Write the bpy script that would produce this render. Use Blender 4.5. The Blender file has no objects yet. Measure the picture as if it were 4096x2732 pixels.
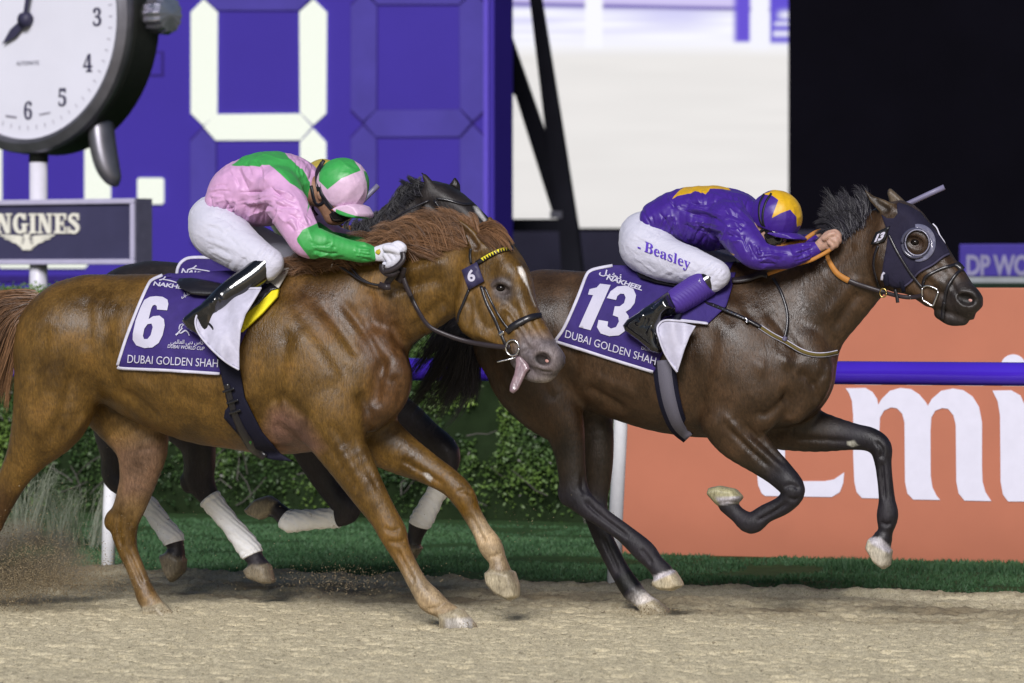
import bpy, bmesh, math, random
import numpy as np
from mathutils import Vector, Matrix
from mathutils.geometry import delaunay_2d_cdt

random.seed(7)
RNG = np.random.default_rng(11)
scene = bpy.context.scene
COL = scene.collection

# ------------------------------------------------------------------ camera
FPX, CX, CY, HC = 17248.0, 2048.0, 1115.0, 1.4545     # focal length in photo pixels, principal column, horizon row, eye height
cam_data = bpy.data.cameras.new('camera')
cam = bpy.data.objects.new('camera', cam_data)
COL.objects.link(cam)
cam.location = (0, 0, HC)
cam.rotation_euler = (math.pi / 2, 0, 0)
cam_data.sensor_width = 36.0
cam_data.lens = 36.0 * FPX / 4096.0
cam_data.shift_y = -(1366.0 - CY) / 4096.0
cam_data.clip_start = 0.5
cam_data.clip_end = 2000
cam_data.dof.use_dof = True
cam_data.dof.focus_distance = 18.2
cam_data.dof.aperture_fstop = 4.0
scene.camera = cam

# ------------------------------------------------------------------ light
SUN_EL, SUN_AZ = math.radians(31), math.radians(-12)      # high floodlight behind the camera, a little to its left
world = bpy.data.worlds.new('World')
scene.world = world
world.use_nodes = True
wn = world.node_tree
bg = wn.nodes['Background']
sky = wn.nodes.new('ShaderNodeTexSky')
sky.sky_type = 'NISHITA'
sky.sun_disc = False
sky.sun_elevation = SUN_EL
sky.sun_rotation = math.pi + SUN_AZ
wn.links.new(sky.outputs[0], bg.inputs[0])
bg.inputs[1].default_value = 0.052
sun_data = bpy.data.lights.new('sun', 'SUN')
sun_data.energy = 4.1
sun_data.angle = math.radians(22)
sun_data.color = (1.0, 0.965, 0.965)
sun = bpy.data.objects.new('sun', sun_data)
COL.objects.link(sun)
_d = Vector((-math.sin(SUN_AZ) * math.cos(SUN_EL), math.cos(SUN_AZ) * math.cos(SUN_EL), -math.sin(SUN_EL)))
sun.rotation_euler = _d.to_track_quat('-Z', 'Y').to_euler()
vs = scene.view_settings
vs.view_transform = 'Standard'
vs.look = 'None'
vs.exposure = 0.0
vs.gamma = 1.0
scene.display_settings.display_device = 'sRGB'

YAW = math.radians(20.5)                                  # the track runs at this angle to the picture plane


class Frame:
    """Upright plane through a point of the ground; x along the track, y towards the camera, z up."""
    def __init__(s, px0, d0, yaw=YAW):
        s.O = np.array([(px0 - CX) * d0 / FPX, d0, 0.0])
        s.u = np.array([math.cos(yaw), -math.sin(yaw), 0.0])
        s.n = np.array([-math.sin(yaw), -math.cos(yaw), 0.0])
        s.d0 = d0
        s.s = FPX / d0                                    # photo pixels per metre

    def P(s, px, py, off=0.0):
        px = np.asarray(px, float); py = np.asarray(py, float)
        dx = (px - CX) / FPX; dz = -(py - CY) / FPX
        num = off + (s.O[0]) * s.n[0] + (s.O[1]) * s.n[1]
        t = num / (dx * s.n[0] + s.n[1])
        X = t * dx; Y = t; Z = HC + t * dz
        x = (X - s.O[0]) * s.u[0] + (Y - s.O[1]) * s.u[1]
        return np.stack(np.broadcast_arrays(x, off + 0 * x, Z), -1)

    def W(s, L):
        L = np.asarray(L, float)
        return s.O + L[..., 0:1] * s.u + L[..., 1:2] * s.n + L[..., 2:3] * np.array([0, 0, 1.0])

    def rel(s, L):                                        # world offset from the frame origin
        return s.W(L) - s.O


def proj(W):
    W = np.asarray(W, float)
    return CX + W[..., 0] / W[..., 1] * FPX, CY - (W[..., 2] - HC) / W[..., 1] * FPX


# ------------------------------------------------------------------ object helpers
def tag(o, label=None, cat=None, group=None, kind=None):
    if label: o['label'] = label
    if cat: o['category'] = cat
    if group: o['group'] = group
    if kind: o['kind'] = kind
    return o


def empty(name, loc, label=None, cat=None, group=None):
    o = bpy.data.objects.new(name, None)
    o.empty_display_size = 0.1
    COL.objects.link(o)
    o.location = tuple(float(v) for v in loc)
    return tag(o, label, cat, group)


def mesh_np(name, V, F, mat=None, parent=None, smooth=True, attrs=None, loc=None):
    """V (n,3) float, F (m,k) int array or list of lists."""
    me = bpy.data.meshes.new(name)
    V = np.asarray(V, np.float32)
    if isinstance(F, np.ndarray):
        m, k = F.shape
        me.vertices.add(len(V)); me.vertices.foreach_set('co', V.ravel())
        me.loops.add(m * k); me.loops.foreach_set('vertex_index', F.astype(np.int32).ravel())
        me.polygons.add(m)
        me.polygons.foreach_set('loop_start', np.arange(0, m * k, k, dtype=np.int32))
        me.polygons.foreach_set('loop_total', np.full(m, k, np.int32))
    else:
        me.from_pydata([tuple(v) for v in V.tolist()], [], [list(map(int, f)) for f in F])
    me.update(calc_edges=True)
    if smooth:
        me.polygons.foreach_set('use_smooth', np.ones(len(me.polygons), bool))
    if attrs:
        for nm, arr in attrs.items():
            arr = np.asarray(arr, np.float32)
            if arr.ndim == 2:
                a = me.attributes.new(nm, 'FLOAT_COLOR', 'POINT')
                c4 = np.ones((len(arr), 4), np.float32); c4[:, :3] = arr
                a.data.foreach_set('color', c4.ravel())
            else:
                a = me.attributes.new(nm, 'FLOAT', 'POINT')
                a.data.foreach_set('value', arr)
    me.validate()
    o = bpy.data.objects.new(name, me)
    COL.objects.link(o)
    if mat: me.materials.append(mat)
    if parent: o.parent = parent
    if loc is not None: o.location = tuple(float(v) for v in loc)
    return o


class MB:
    """mesh builder collecting pieces of one part"""
    def __init__(s): s.V = []; s.F = []
    def add(s, V, F):
        b = len(s.V); s.V += [tuple(map(float, v)) for v in V]; s.F += [[b + i for i in f] for f in F]; return s
    def hexa(s, c):                                       # 8 corners: bottom 4 then top 4
        return s.add(c, [(0, 3, 2, 1), (4, 5, 6, 7), (0, 1, 5, 4), (1, 2, 6, 5), (2, 3, 7, 6), (3, 0, 4, 7)])
    def box(s, lo, hi):
        x0, y0, z0 = lo; x1, y1, z1 = hi
        return s.hexa([(x0, y0, z0), (x1, y0, z0), (x1, y1, z0), (x0, y1, z0), (x0, y0, z1), (x1, y0, z1), (x1, y1, z1), (x0, y1, z1)])
    def prism(s, poly, y0, y1):                           # polygon in x,z extruded along y (concave polygons are allowed)
        n = len(poly)
        V = [(p[0], y0, p[1]) for p in poly] + [(p[0], y1, p[1]) for p in poly]
        F = [list(range(n)), list(range(2 * n - 1, n - 1, -1))] + [[i, i + n, (i + 1) % n + n, (i + 1) % n] for i in range(n)]
        return s.add(V, F)
    def tube(s, pts, r, n=10, caps=True, flat=1.0, up=None):
        pts = [np.asarray(p, float) for p in pts]
        if np.isscalar(r): r = [r] * len(pts)
        V = []; F = []
        ref = np.array(up if up is not None else (0, 0, 1.0))
        for i, p in enumerate(pts):
            t = pts[min(i + 1, len(pts) - 1)] - pts[max(i - 1, 0)]
            t = t / (np.linalg.norm(t) + 1e-9)
            a = np.cross(t, ref)
            if np.linalg.norm(a) < 1e-3: a = np.cross(t, (1.0, 0.1, 0))
            a /= np.linalg.norm(a); b = np.cross(t, a)
            for k in range(n):
                th = 2 * math.pi * k / n
                V.append(p + r[i] * (math.cos(th) * a * flat + math.sin(th) * b))
        for i in range(len(pts) - 1):
            for k in range(n):
                k2 = (k + 1) % n
                F.append([i * n + k, i * n + k2, (i + 1) * n + k2, (i + 1) * n + k])
        if caps:
            F.append(list(range(n))[::-1]); F.append([(len(pts) - 1) * n + k for k in range(n)])
        return s.add(V, F)
    def build(s, name, mat, parent=None, smooth=False, frame=None, loc=None):
        V = np.array(s.V, float)
        F = s.F
        if frame is not None:
            V = frame.rel(V); F = [f[::-1] for f in F]
        return mesh_np(name, V, F, mat, parent, smooth, loc=loc)


def bevel(o, w=0.004, seg=2):
    m = o.modifiers.new('bevel', 'BEVEL'); m.width = w; m.segments = seg; m.limit_method = 'ANGLE'
    return o


def cr(pts, sub):
    """Catmull-Rom through rows of numbers"""
    P = np.asarray(pts, float)
    if len(P) < 3:
        t = np.linspace(0, 1, sub + 1)[:, None]
        return P[0] + (P[1] - P[0]) * t
    Q = np.vstack([2 * P[0] - P[1], P, 2 * P[-1] - P[-2]])
    out = []
    for i in range(1, len(Q) - 2):
        p0, p1, p2, p3 = Q[i - 1], Q[i], Q[i + 1], Q[i + 2]
        for k in range(sub):
            t = k / sub
            out.append(0.5 * ((2 * p1) + (-p0 + p2) * t + (2 * p0 - 5 * p1 + 4 * p2 - p3) * t * t + (-p0 + 3 * p1 - 3 * p2 + p3) * t ** 3))
    out.append(P[-1])
    return np.array(out)


# ------------------------------------------------------------------ noise for geometry
_perm = RNG.random(4096).astype(np.float32)
def vnoise(P):
    P = np.asarray(P, np.float64)
    i = np.floor(P).astype(np.int64); f = P - i
    f = f * f * (3 - 2 * f)
    def h(dx, dy, dz):
        return _perm[((i[..., 0] + dx) * 73856093 ^ (i[..., 1] + dy) * 19349663 ^ (i[..., 2] + dz) * 83492791) & 4095]
    x, y, z = f[..., 0], f[..., 1], f[..., 2]
    return ((h(0,0,0)*(1-x)+h(1,0,0)*x)*(1-y)+(h(0,1,0)*(1-x)+h(1,1,0)*x)*y)*(1-z) + ((h(0,0,1)*(1-x)+h(1,0,1)*x)*(1-y)+(h(0,1,1)*(1-x)+h(1,1,1)*x)*y)*z


# ------------------------------------------------------------------ materials
def rgb(r, g, b):
    f = lambda c: (c / 255.0 / 12.92) if c <= 10 else ((c / 255.0 + 0.055) / 1.055) ** 2.4
    return (f(r), f(g), f(b))


class NT:
    def __init__(s, name):
        s.m = bpy.data.materials.new(name); s.m.use_nodes = True
        s.t = s.m.node_tree; s.p = s.t.nodes['Principled BSDF']
    def n(s, kind, **kw):
        nd = s.t.nodes.new(kind)
        for k, v in kw.items():
            if k.startswith('i_'):
                key = k[2:]; key = int(key) if key.isdigit() else key
                nd.inputs[key].default_value = v
            else: setattr(nd, k, v)
        return nd
    def l(s, a, b): s.t.links.new(a, b)
    def coords(s, scale=(1, 1, 1), kind='Object'):
        tc = s.n('ShaderNodeTexCoord'); mp = s.n('ShaderNodeMapping'); mp.inputs['Scale'].default_value = scale
        s.l(tc.outputs[kind], mp.inputs[0]); return mp.outputs[0]
    def noise(s, scale, detail=4, rough=0.55, stretch=(1, 1, 1), distort=0.0):
        nd = s.n('ShaderNodeTexNoise'); nd.inputs['Scale'].default_value = scale
        nd.inputs['Detail'].default_value = detail; nd.inputs['Roughness'].default_value = rough
        nd.inputs['Distortion'].default_value = distort
        s.l(s.coords(stretch), nd.inputs['Vector']); return nd.outputs['Fac']
    def ramp(s, fac, stops, interp='LINEAR'):
        r = s.n('ShaderNodeValToRGB'); r.color_ramp.interpolation = interp
        e = r.color_ramp.elements
        while len(e) < len(stops): e.new(0.5)
        for i, (p, c) in enumerate(stops):
            e[i].position = p; e[i].color = (*c, 1) if len(c) == 3 else c
        s.l(fac, r.inputs[0]); return r.outputs[0]
    def mix(s, a, b, fac, mode='MIX'):
        m = s.n('ShaderNodeMix'); m.data_type = 'RGBA'; m.blend_type = mode
        for sock, v in ((m.inputs['A' if False else 6], a), (m.inputs[7], b), (m.inputs[0], fac)):
            if hasattr(v, 'default_value') or hasattr(v, 'links'): s.l(v, sock)
            elif isinstance(v, (int, float)): sock.default_value = v
            else: sock.default_value = (*v, 1)
        return m.outputs[2]
    def math(s, op, a, b=None, clamp=False):
        m = s.n('ShaderNodeMath', operation=op, use_clamp=clamp)
        for i, v in enumerate((a, b)):
            if v is None: continue
            if isinstance(v, (int, float)): m.inputs[i].default_value = v
            else: s.l(v, m.inputs[i])
        return m.outputs[0]
    def attr(s, name, out='Fac'):
        a = s.n('ShaderNodeAttribute', attribute_name=name); return a.outputs[out]
    def bump(s, h, strength=0.3, dist=0.01, prev=None):
        b = s.n('ShaderNodeBump'); b.inputs['Strength'].default_value = strength; b.inputs['Distance'].default_value = dist
        s.l(h, b.inputs['Height'])
        if prev is not None: s.l(prev, b.inputs['Normal'])
        s.l(b.outputs[0], s.p.inputs['Normal']); return b.outputs[0]
    def set(s, **kw):
        names = dict(base='Base Color', rough='Roughness', metal='Metallic', spec='Specular IOR Level', coat='Coat Weight', coatr='Coat Roughness',
                     sheen='Sheen Weight', em='Emission Color', ems='Emission Strength', sss='Subsurface Weight', alpha='Alpha', aniso='Anisotropic')
        for k, v in kw.items():
            sock = s.p.inputs[names[k]]
            if hasattr(v, 'links'): s.l(v, sock)
            elif isinstance(v, tuple): sock.default_value = (*v, 1) if len(v) == 3 else v
            else: sock.default_value = v
        return s


def simple(name, color, rough=0.5, spec=0.5, metal=0.0, coat=0.0, var=0.12, nscale=14, bump=0.0, bscale=60, bdist=0.004, sheen=0.0):
    t = NT(name)
    f = t.noise(nscale, 4)
    lo = tuple(c * (1 - var) for c in color); hi = tuple(min(1, c * (1 + var)) for c in color)
    t.set(base=t.ramp(f, [(0.3, lo), (0.7, hi)]), rough=rough, spec=spec, metal=metal, coat=coat, sheen=sheen)
    if bump: t.bump(t.noise(bscale, 3), bump, bdist)
    return t.m


def emis(name, color, strength):
    t = NT(name); t.set(base=(0.02, 0.02, 0.02), em=color, ems=strength, rough=0.6)
    return t.m


# ------------------------------------------------------------------ signed distance modelling
class Sdf:
    def __init__(s, frame, box, yr, h):
        """box: photo pixel rectangle x0,y0,x1,y1 covered; yr: lateral range in metres; h: voxel"""
        s.fr = frame; s.h = h
        c = np.array([frame.P(x, y, o) for x in (box[0], box[2]) for y in (box[1], box[3]) for o in yr])
        lo = c.min(0) - 2 * h; hi = c.max(0) + 2 * h
        lo[1] = yr[0]; hi[1] = yr[1]
        lo[2] = max(lo[2], -0.12)
        s.lo = lo
        s.N = np.ceil((hi - lo) / h).astype(int) + 1
        s.F = np.full(s.N, 0.25, np.float32)
        s.ax = [lo[i] + h * np.arange(s.N[i]) for i in range(3)]
        s.prims = []

    def _sl(s, lo, hi):
        a = np.clip(np.floor((lo - s.lo) / s.h).astype(int), 0, s.N)
        b = np.clip(np.ceil((hi - s.lo) / s.h).astype(int) + 1, 0, s.N)
        return tuple(slice(int(x), int(y)) for x, y in zip(a, b))

    def _merge(s, sl, d, k, mode):
        f = s.F[sl]
        if f.size == 0: return
        if mode == 'add':
            if k <= 0: s.F[sl] = np.minimum(f, d)
            else:
                hh = np.clip(0.5 + 0.5 * (f - d) / k, 0, 1)
                s.F[sl] = f + (d - f) * hh - k * hh * (1 - hh)
        else:
            d = -d
            hh = np.clip(0.5 - 0.5 * (f - d) / max(k, 1e-4), 0, 1)
            s.F[sl] = f + (d - f) * hh + k * hh * (1 - hh)

    def chain(s, st, k=0.03, col=None, sub=4, mode='add', grow=0.0):
        """st rows: px, py, r_px, off [, ys [, r, g, b]]"""
        rows = []
        for r in st:
            r = list(r)
            if len(r) == 4: r.append(1.0)
            if len(r) == 5: r += list(col if col is not None else (0.5, 0.5, 0.5))
            rows.append(r)
        R = cr(rows, sub)
        L = s.fr.P(R[:, 0], R[:, 1], R[:, 3])
        rad = R[:, 2] / s.fr.s + grow
        s.prims.append(('c', L, rad, R[:, 4], R[:, 5:8], mode))
        m = k + 3 * s.h
        ex = rad[:, None] * np.stack([np.ones(len(rad)), np.maximum(R[:, 4], 0.2), np.ones(len(rad))], 1) + m
        sl = s._sl((L - ex).min(0), (L + ex).max(0))
        X = s.ax[0][sl[0]]; Y = s.ax[1][sl[1]]; Z = s.ax[2][sl[2]]
        if len(X) * len(Y) * len(Z) == 0: return s
        D = np.full((len(X), len(Y), len(Z)), 0.25, np.float32)
        org = np.array([sl[i].start for i in range(3)])
        for i in range(len(L) - 1):
            sl2 = s._sl(np.minimum(L[i] - ex[i], L[i + 1] - ex[i + 1]), np.maximum(L[i] + ex[i], L[i + 1] + ex[i + 1]))
            q = tuple(slice(max(0, a.start - o), max(0, a.stop - o)) for a, o in zip(sl2, org))
            x = s.ax[0][sl2[0]].astype(np.float32)[:, None, None]; y = s.ax[1][sl2[1]].astype(np.float32)[None, :, None]; z = s.ax[2][sl2[2]].astype(np.float32)[None, None, :]
            if x.size * y.size * z.size == 0: continue
            D[q] = np.minimum(D[q], s._seg(x, y, z, L[i], L[i + 1], rad[i], rad[i + 1], R[i, 4], R[i + 1, 4]))
        s._merge(sl, D, k, mode)
        return s

    @staticmethod
    def _seg(x, y, z, a, b, ra, rb, ya, yb):
        ab = b - a; L2 = float(ab @ ab) + 1e-9
        t = np.clip(((x - a[0]) * ab[0] + (y - a[1]) * ab[1] + (z - a[2]) * ab[2]) / L2, 0, 1)
        dx = x - a[0] - t * ab[0]; dz = z - a[2] - t * ab[2]
        dy = (y - a[1] - t * ab[1]) / (ya + (yb - ya) * t)
        return np.sqrt(dx * dx + dy * dy + dz * dz) - (ra + (rb - ra) * t)

    def poly(s, pts, off, w, R=None, k=0.02, col=(0.5, 0.5, 0.5), mode='add', off2=None, w2=None, axis=None, grow=0.0):
        """side outline (photo pixels) inflated to half width w; off/w may run from off,w to off2,w2 along axis=((x,y),(x,y))"""
        pts = np.asarray(pts, float)
        c0 = pts.mean(0)
        if axis is None: axis = (pts[0], pts[-1])
        A = s.fr.P(axis[0][0], axis[0][1], off); B = s.fr.P(axis[1][0], axis[1][1], off2 if off2 is not None else off)
        w2 = w if w2 is None else w2
        def offat(p):
            a, b = np.array(axis[0], float), np.array(axis[1], float)
            t = np.clip((p - a) @ (b - a) / ((b - a) @ (b - a)), 0, 1)
            return A[1] + (B[1] - A[1]) * t
        L = np.array([s.fr.P(p[0], p[1], offat(p)) for p in pts])
        s.prims.append(('p', L, (A, B, w, w2), R, np.asarray(col, float)))
        m = k + 3 * s.h + max(grow, 0)
        wm = max(w, w2)
        lo = np.array([L[:, 0].min() - m, min(A[1], B[1]) - wm - m, L[:, 2].min() - m]); hi = np.array([L[:, 0].max() + m, max(A[1], B[1]) + wm + m, L[:, 2].max() + m])
        sl = s._sl(lo, hi)
        x = s.ax[0][sl[0]][:, None, None]; y = s.ax[1][sl[1]][None, :, None]; z = s.ax[2][sl[2]][None, None, :]
        if x.size * y.size * z.size == 0: return s
        d = s._poly(x, y, z, L, A, B, w + grow, w2 + grow, R, grow)
        s._merge(sl, d.astype(np.float32), k, mode)
        return s

    @staticmethod
    def _poly(x, y, z, L, A, B, w, w2, R, grow=0.0):
        P = L[:, [0, 2]]
        d2 = None; ins = None
        for i in range(len(P)):
            a, b = P[i], P[(i + 1) % len(P)]
            e = b - a
            wx, wz = x - a[0], z - a[1]
            t = np.clip((wx * e[0] + wz * e[1]) / (e @ e + 1e-12), 0, 1)
            dd = (wx - e[0] * t) ** 2 + (wz - e[1] * t) ** 2
            d2 = dd if d2 is None else np.minimum(d2, dd)
            c = ((z >= a[1]) != (z >= b[1]))
            xi = a[0] + (z - a[1]) * (b[0] - a[0]) / ((b[1] - a[1]) if abs(b[1] - a[1]) > 1e-9 else 1e-9)
            c = c & (x < xi)
            ins = c if ins is None else (ins ^ c)
        p2 = np.where(ins, -np.sqrt(d2), np.sqrt(d2)) - grow
        if R is None:
            R = float(max(0.004, -p2.min() if p2.size else 0.02))
        ab = (B - A)[[0, 2]]
        t = np.clip(((x - A[0]) * ab[0] + (z - A[2]) * ab[1]) / (ab @ ab + 1e-9), 0, 1)
        yc = A[1] + (B[1] - A[1]) * t; wl = w + (w2 - w) * t
        q = np.maximum(p2 + R, 0)
        return np.sqrt(q * q + ((y - yc) * R / wl) ** 2) - R

    def ell(s, px, py, off, rx, rz, ry, ang=0.0, k=0.02, col=(0.5, 0.5, 0.5), mode='add', grow=0.0):
        """ellipsoid, rx/rz in photo pixels (rotated by ang degrees, clockwise in the picture), ry in metres"""
        c = s.fr.P(px, py, off)
        rx = rx / s.fr.s + grow; rz = rz / s.fr.s + grow; ry = ry + grow
        s.prims.append(('e', c, (rx, ry, rz), math.radians(ang), np.asarray(col, float), mode))
        m = max(rx, rz) + k + 3 * s.h; my = ry + k + 3 * s.h
        sl = s._sl(c - np.array([m, my, m]), c + np.array([m, my, m]))
        x = s.ax[0][sl[0]][:, None, None]; y = s.ax[1][sl[1]][None, :, None]; z = s.ax[2][sl[2]][None, None, :]
        if x.size * y.size * z.size == 0: return s
        d = s._ell(x, y, z, c, (rx, ry, rz), math.radians(ang))
        s._merge(sl, d.astype(np.float32), k, mode)
        return s

    @staticmethod
    def _ell(x, y, z, c, r, ang):
        ca, sa = math.cos(ang), math.sin(ang)
        dx = x - c[0]; dz = z - c[2]; dy = y - c[1]
        ex = dx * ca - dz * sa; ez = dx * sa + dz * ca
        q = np.sqrt((ex / r[0]) ** 2 + (dy / r[1]) ** 2 + (ez / r[2]) ** 2)
        q2 = np.sqrt((ex / r[0] ** 2) ** 2 + (dy / r[1] ** 2) ** 2 + (ez / r[2] ** 2) ** 2)
        return q * (q - 1) / (q2 + 1e-6)

    def cut(s, p, nrm):
        """remove everything on the side nrm of point p (local coordinates)"""
        x = s.ax[0][:, None, None]; y = s.ax[1][None, :, None]; z = s.ax[2][None, None, :]
        s.F = np.maximum(s.F, ((x - p[0]) * nrm[0] + (y - p[1]) * nrm[1] + (z - p[2]) * nrm[2]).astype(np.float32))

    def sample(s, L):
        g = (np.asarray(L, float) - s.lo) / s.h
        i = np.floor(g).astype(int)
        ok = np.all((i >= 0) & (i < s.N - 1), -1)
        i = np.clip(i, 0, s.N - 2); f = g - i
        F = s.F; a, b, c = i[..., 0], i[..., 1], i[..., 2]; x, y, z = f[..., 0], f[..., 1], f[..., 2]
        v = ((F[a,b,c]*(1-x)+F[a+1,b,c]*x)*(1-y)+(F[a,b+1,c]*(1-x)+F[a+1,b+1,c]*x)*y)*(1-z) + ((F[a,b,c+1]*(1-x)+F[a+1,b,c+1]*x)*(1-y)+(F[a,b+1,c+1]*(1-x)+F[a+1,b+1,c+1]*x)*y)*z
        return np.where(ok, v, 0.25)

    def grad(s, L):
        e = s.h
        g = np.stack([s.sample(L + np.eye(3)[i] * e) - s.sample(L - np.eye(3)[i] * e) for i in range(3)], -1)
        return g / (np.linalg.norm(g, axis=-1, keepdims=True) + 1e-9)

    def mesh(s):
        F = s.F
        ins = F < 0
        cnt = np.zeros(np.array(F.shape) - 1, np.int8)
        for dx in (0, 1):
            for dy in (0, 1):
                for dz in (0, 1):
                    cnt += ins[dx:F.shape[0]-1+dx, dy:F.shape[1]-1+dy, dz:F.shape[2]-1+dz]
        act = (cnt > 0) & (cnt < 8)
        I = np.argwhere(act)
        idx = np.full(act.shape, -1, np.int32); idx[act] = np.arange(len(I))
        acc = np.zeros((len(I), 3)); num = np.zeros(len(I))
        cs = [(a, b, c) for a in (0, 1) for b in (0, 1) for c in (0, 1)]
        for a in cs:
            for ax in range(3):
                if a[ax]: continue
                b = list(a); b[ax] = 1
                fa = F[I[:, 0] + a[0], I[:, 1] + a[1], I[:, 2] + a[2]]; fb = F[I[:, 0] + b[0], I[:, 1] + b[1], I[:, 2] + b[2]]
                m = (fa < 0) != (fb < 0)
                t = np.where(m, fa / np.where(m, fa - fb, 1), 0)
                p = np.tile(np.array(a, float), (len(I), 1)); p[:, ax] += t
                acc[m] += p[m]; num[m] += 1
        V = s.lo + s.h * (I + acc / num[:, None])
        Q = []
        for ax in range(3):
            o1, o2 = [(1, 2), (2, 0), (0, 1)][ax]
            sl0 = [slice(None)] * 3; sl1 = [slice(None)] * 3
            sl0[ax] = slice(0, -1); sl1[ax] = slice(1, None)
            chg = ins[tuple(sl0)] != ins[tuple(sl1)]
            E = np.argwhere(chg)
            E = E[(E[:, o1] > 0) & (E[:, o2] > 0) & (E[:, o1] < F.shape[o1] - 1) & (E[:, o2] < F.shape[o2] - 1)]
            c = []
            for d1, d2 in ((-1, -1), (0, -1), (0, 0), (-1, 0)):
                e = E.copy(); e[:, o1] += d1; e[:, o2] += d2
                c.append(idx[e[:, 0], e[:, 1], e[:, 2]])
            q = np.stack(c, 1)
            out = ins[E[:, 0], E[:, 1], E[:, 2]]
            q = np.where(out[:, None], q, q[:, ::-1])
            Q.append(q)
        Q = np.vstack(Q)
        return V, Q[:, ::-1]                               # the local frame is left handed

    def colour(s, V, p=4, eps=0.006):
        W = np.zeros(len(V)); C = np.zeros((len(V), 3))
        for pr in s.prims:
            if pr[0] == 'c':
                _, L, rad, ys, cols, mode = pr
                lo = (L - rad[:, None] * 1.5 - 0.06).min(0); hi = (L + rad[:, None] * 1.5 + 0.06).max(0)
                m = np.where(np.all((V > lo) & (V < hi), 1))[0]
                if len(m) == 0: continue
                v = V[m]; best = np.full(len(m), 9.0); bc = np.zeros((len(m), 3))
                for i in range(len(L) - 1):
                    a, b = L[i], L[i + 1]; ab = b - a
                    t = np.clip((v - a) @ ab / (ab @ ab + 1e-9), 0, 1)
                    q = v - a - t[:, None] * ab; q[:, 1] /= ys[i]
                    d = np.linalg.norm(q, axis=1) - (rad[i] + (rad[i + 1] - rad[i]) * t)
                    u = d < best
                    best[u] = d[u]; bc[u] = (cols[i] + (cols[i + 1] - cols[i]) * t[:, None])[u]
                d = best
            elif pr[0] == 'p':
                _, L, (A, B, w, w2), R, col = pr; mode = 'add'
                lo = L.min(0) - max(w, w2) - 0.06; hi = L.max(0) + max(w, w2) + 0.06
                m = np.where(np.all((V > lo) & (V < hi), 1))[0]
                if len(m) == 0: continue
                v = V[m]
                d = s._poly(v[:, 0], v[:, 1], v[:, 2], L, A, B, w, w2, R if R else 0.02); bc = np.tile(col, (len(m), 1))
            else:
                _, c, r, ang, col, mode = pr
                m = np.where(np.linalg.norm(V - c, axis=1) < max(r) + 0.06)[0]
                if len(m) == 0: continue
                v = V[m]
                d = s._ell(v[:, 0], v[:, 1], v[:, 2], c, r, ang); bc = np.tile(col, (len(m), 1))
            w_ = (30.0 if mode == 'sub' else 1.0) / (np.maximum(d, 0) + eps) ** p
            W[m] += w_; C[m] += bc * w_[:, None]
        return C / (W[:, None] + 1e-12)

    def hit(s, px, py, n=None):
        """first surface point under photo pixels -> local lateral offset (nan when missed)"""
        px = np.atleast_1d(np.asarray(px, float)); py = np.atleast_1d(np.asarray(py, float))
        ys = np.arange(s.ax[1][-1], s.ax[1][0], -s.h * 0.75)
        res = np.full(px.shape, np.nan); prev = np.full(px.shape, 0.25); open_ = np.ones(px.shape, bool)
        for y in ys:
            ii = np.where(open_)[0]
            if len(ii) == 0: break
            v = s.sample(s.fr.P(px[ii], py[ii], y))
            hitm = v < 0
            t = prev[ii] / np.maximum(prev[ii] - v, 1e-6)
            res[ii[hitm]] = (y + s.h * 0.75 * (1 - t))[hitm]
            open_[ii[hitm]] = False
            prev[ii] = v
        return res


class DepthMap:
    """lateral offset of a body's near surface over the picture, holes filled, optionally smoothed"""
    def __init__(s, sdfs, box, step=10, blur=0):
        s.box = box; s.step = step
        s.xs = np.arange(box[0], box[2] + step, step); s.ys = np.arange(box[1], box[3] + step, step)
        GX, GY = np.meshgrid(s.xs, s.ys)
        D = np.full(GX.shape, np.nan)
        for sd in sdfs:
            d = sd.hit(GX.ravel(), GY.ravel()).reshape(GX.shape)
            D = np.fmax(D, d)
        s.valid = ~np.isnan(D)
        for _ in range(400):
            nan = np.isnan(D)
            if not nan.any(): break
            pad = np.pad(D, 1, constant_values=np.nan)
            nb = np.stack([pad[a:a + D.shape[0], b:b + D.shape[1]] for a in range(3) for b in range(3)])
            c = (~np.isnan(nb)).sum(0)
            fill = np.where(c > 0, np.nansum(nb, 0) / np.maximum(c, 1), np.nan)
            D = np.where(nan, fill, D)
        for _ in range(blur):
            pad = np.pad(D, 1, mode='edge')
            D = sum(pad[a:a + D.shape[0], b:b + D.shape[1]] for a in range(3) for b in range(3)) / 9
        s.D = D

    def __call__(s, px, py):
        px = np.asarray(px, float); py = np.asarray(py, float)
        gx = np.clip((px - s.xs[0]) / s.step, 0, len(s.xs) - 1.001); gy = np.clip((py - s.ys[0]) / s.step, 0, len(s.ys) - 1.001)
        i = gx.astype(int); j = gy.astype(int); x = gx - i; y = gy - j
        D = s.D
        return (D[j, i] * (1 - x) + D[j, i + 1] * x) * (1 - y) + (D[j + 1, i] * (1 - x) + D[j + 1, i + 1] * x) * y


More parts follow.
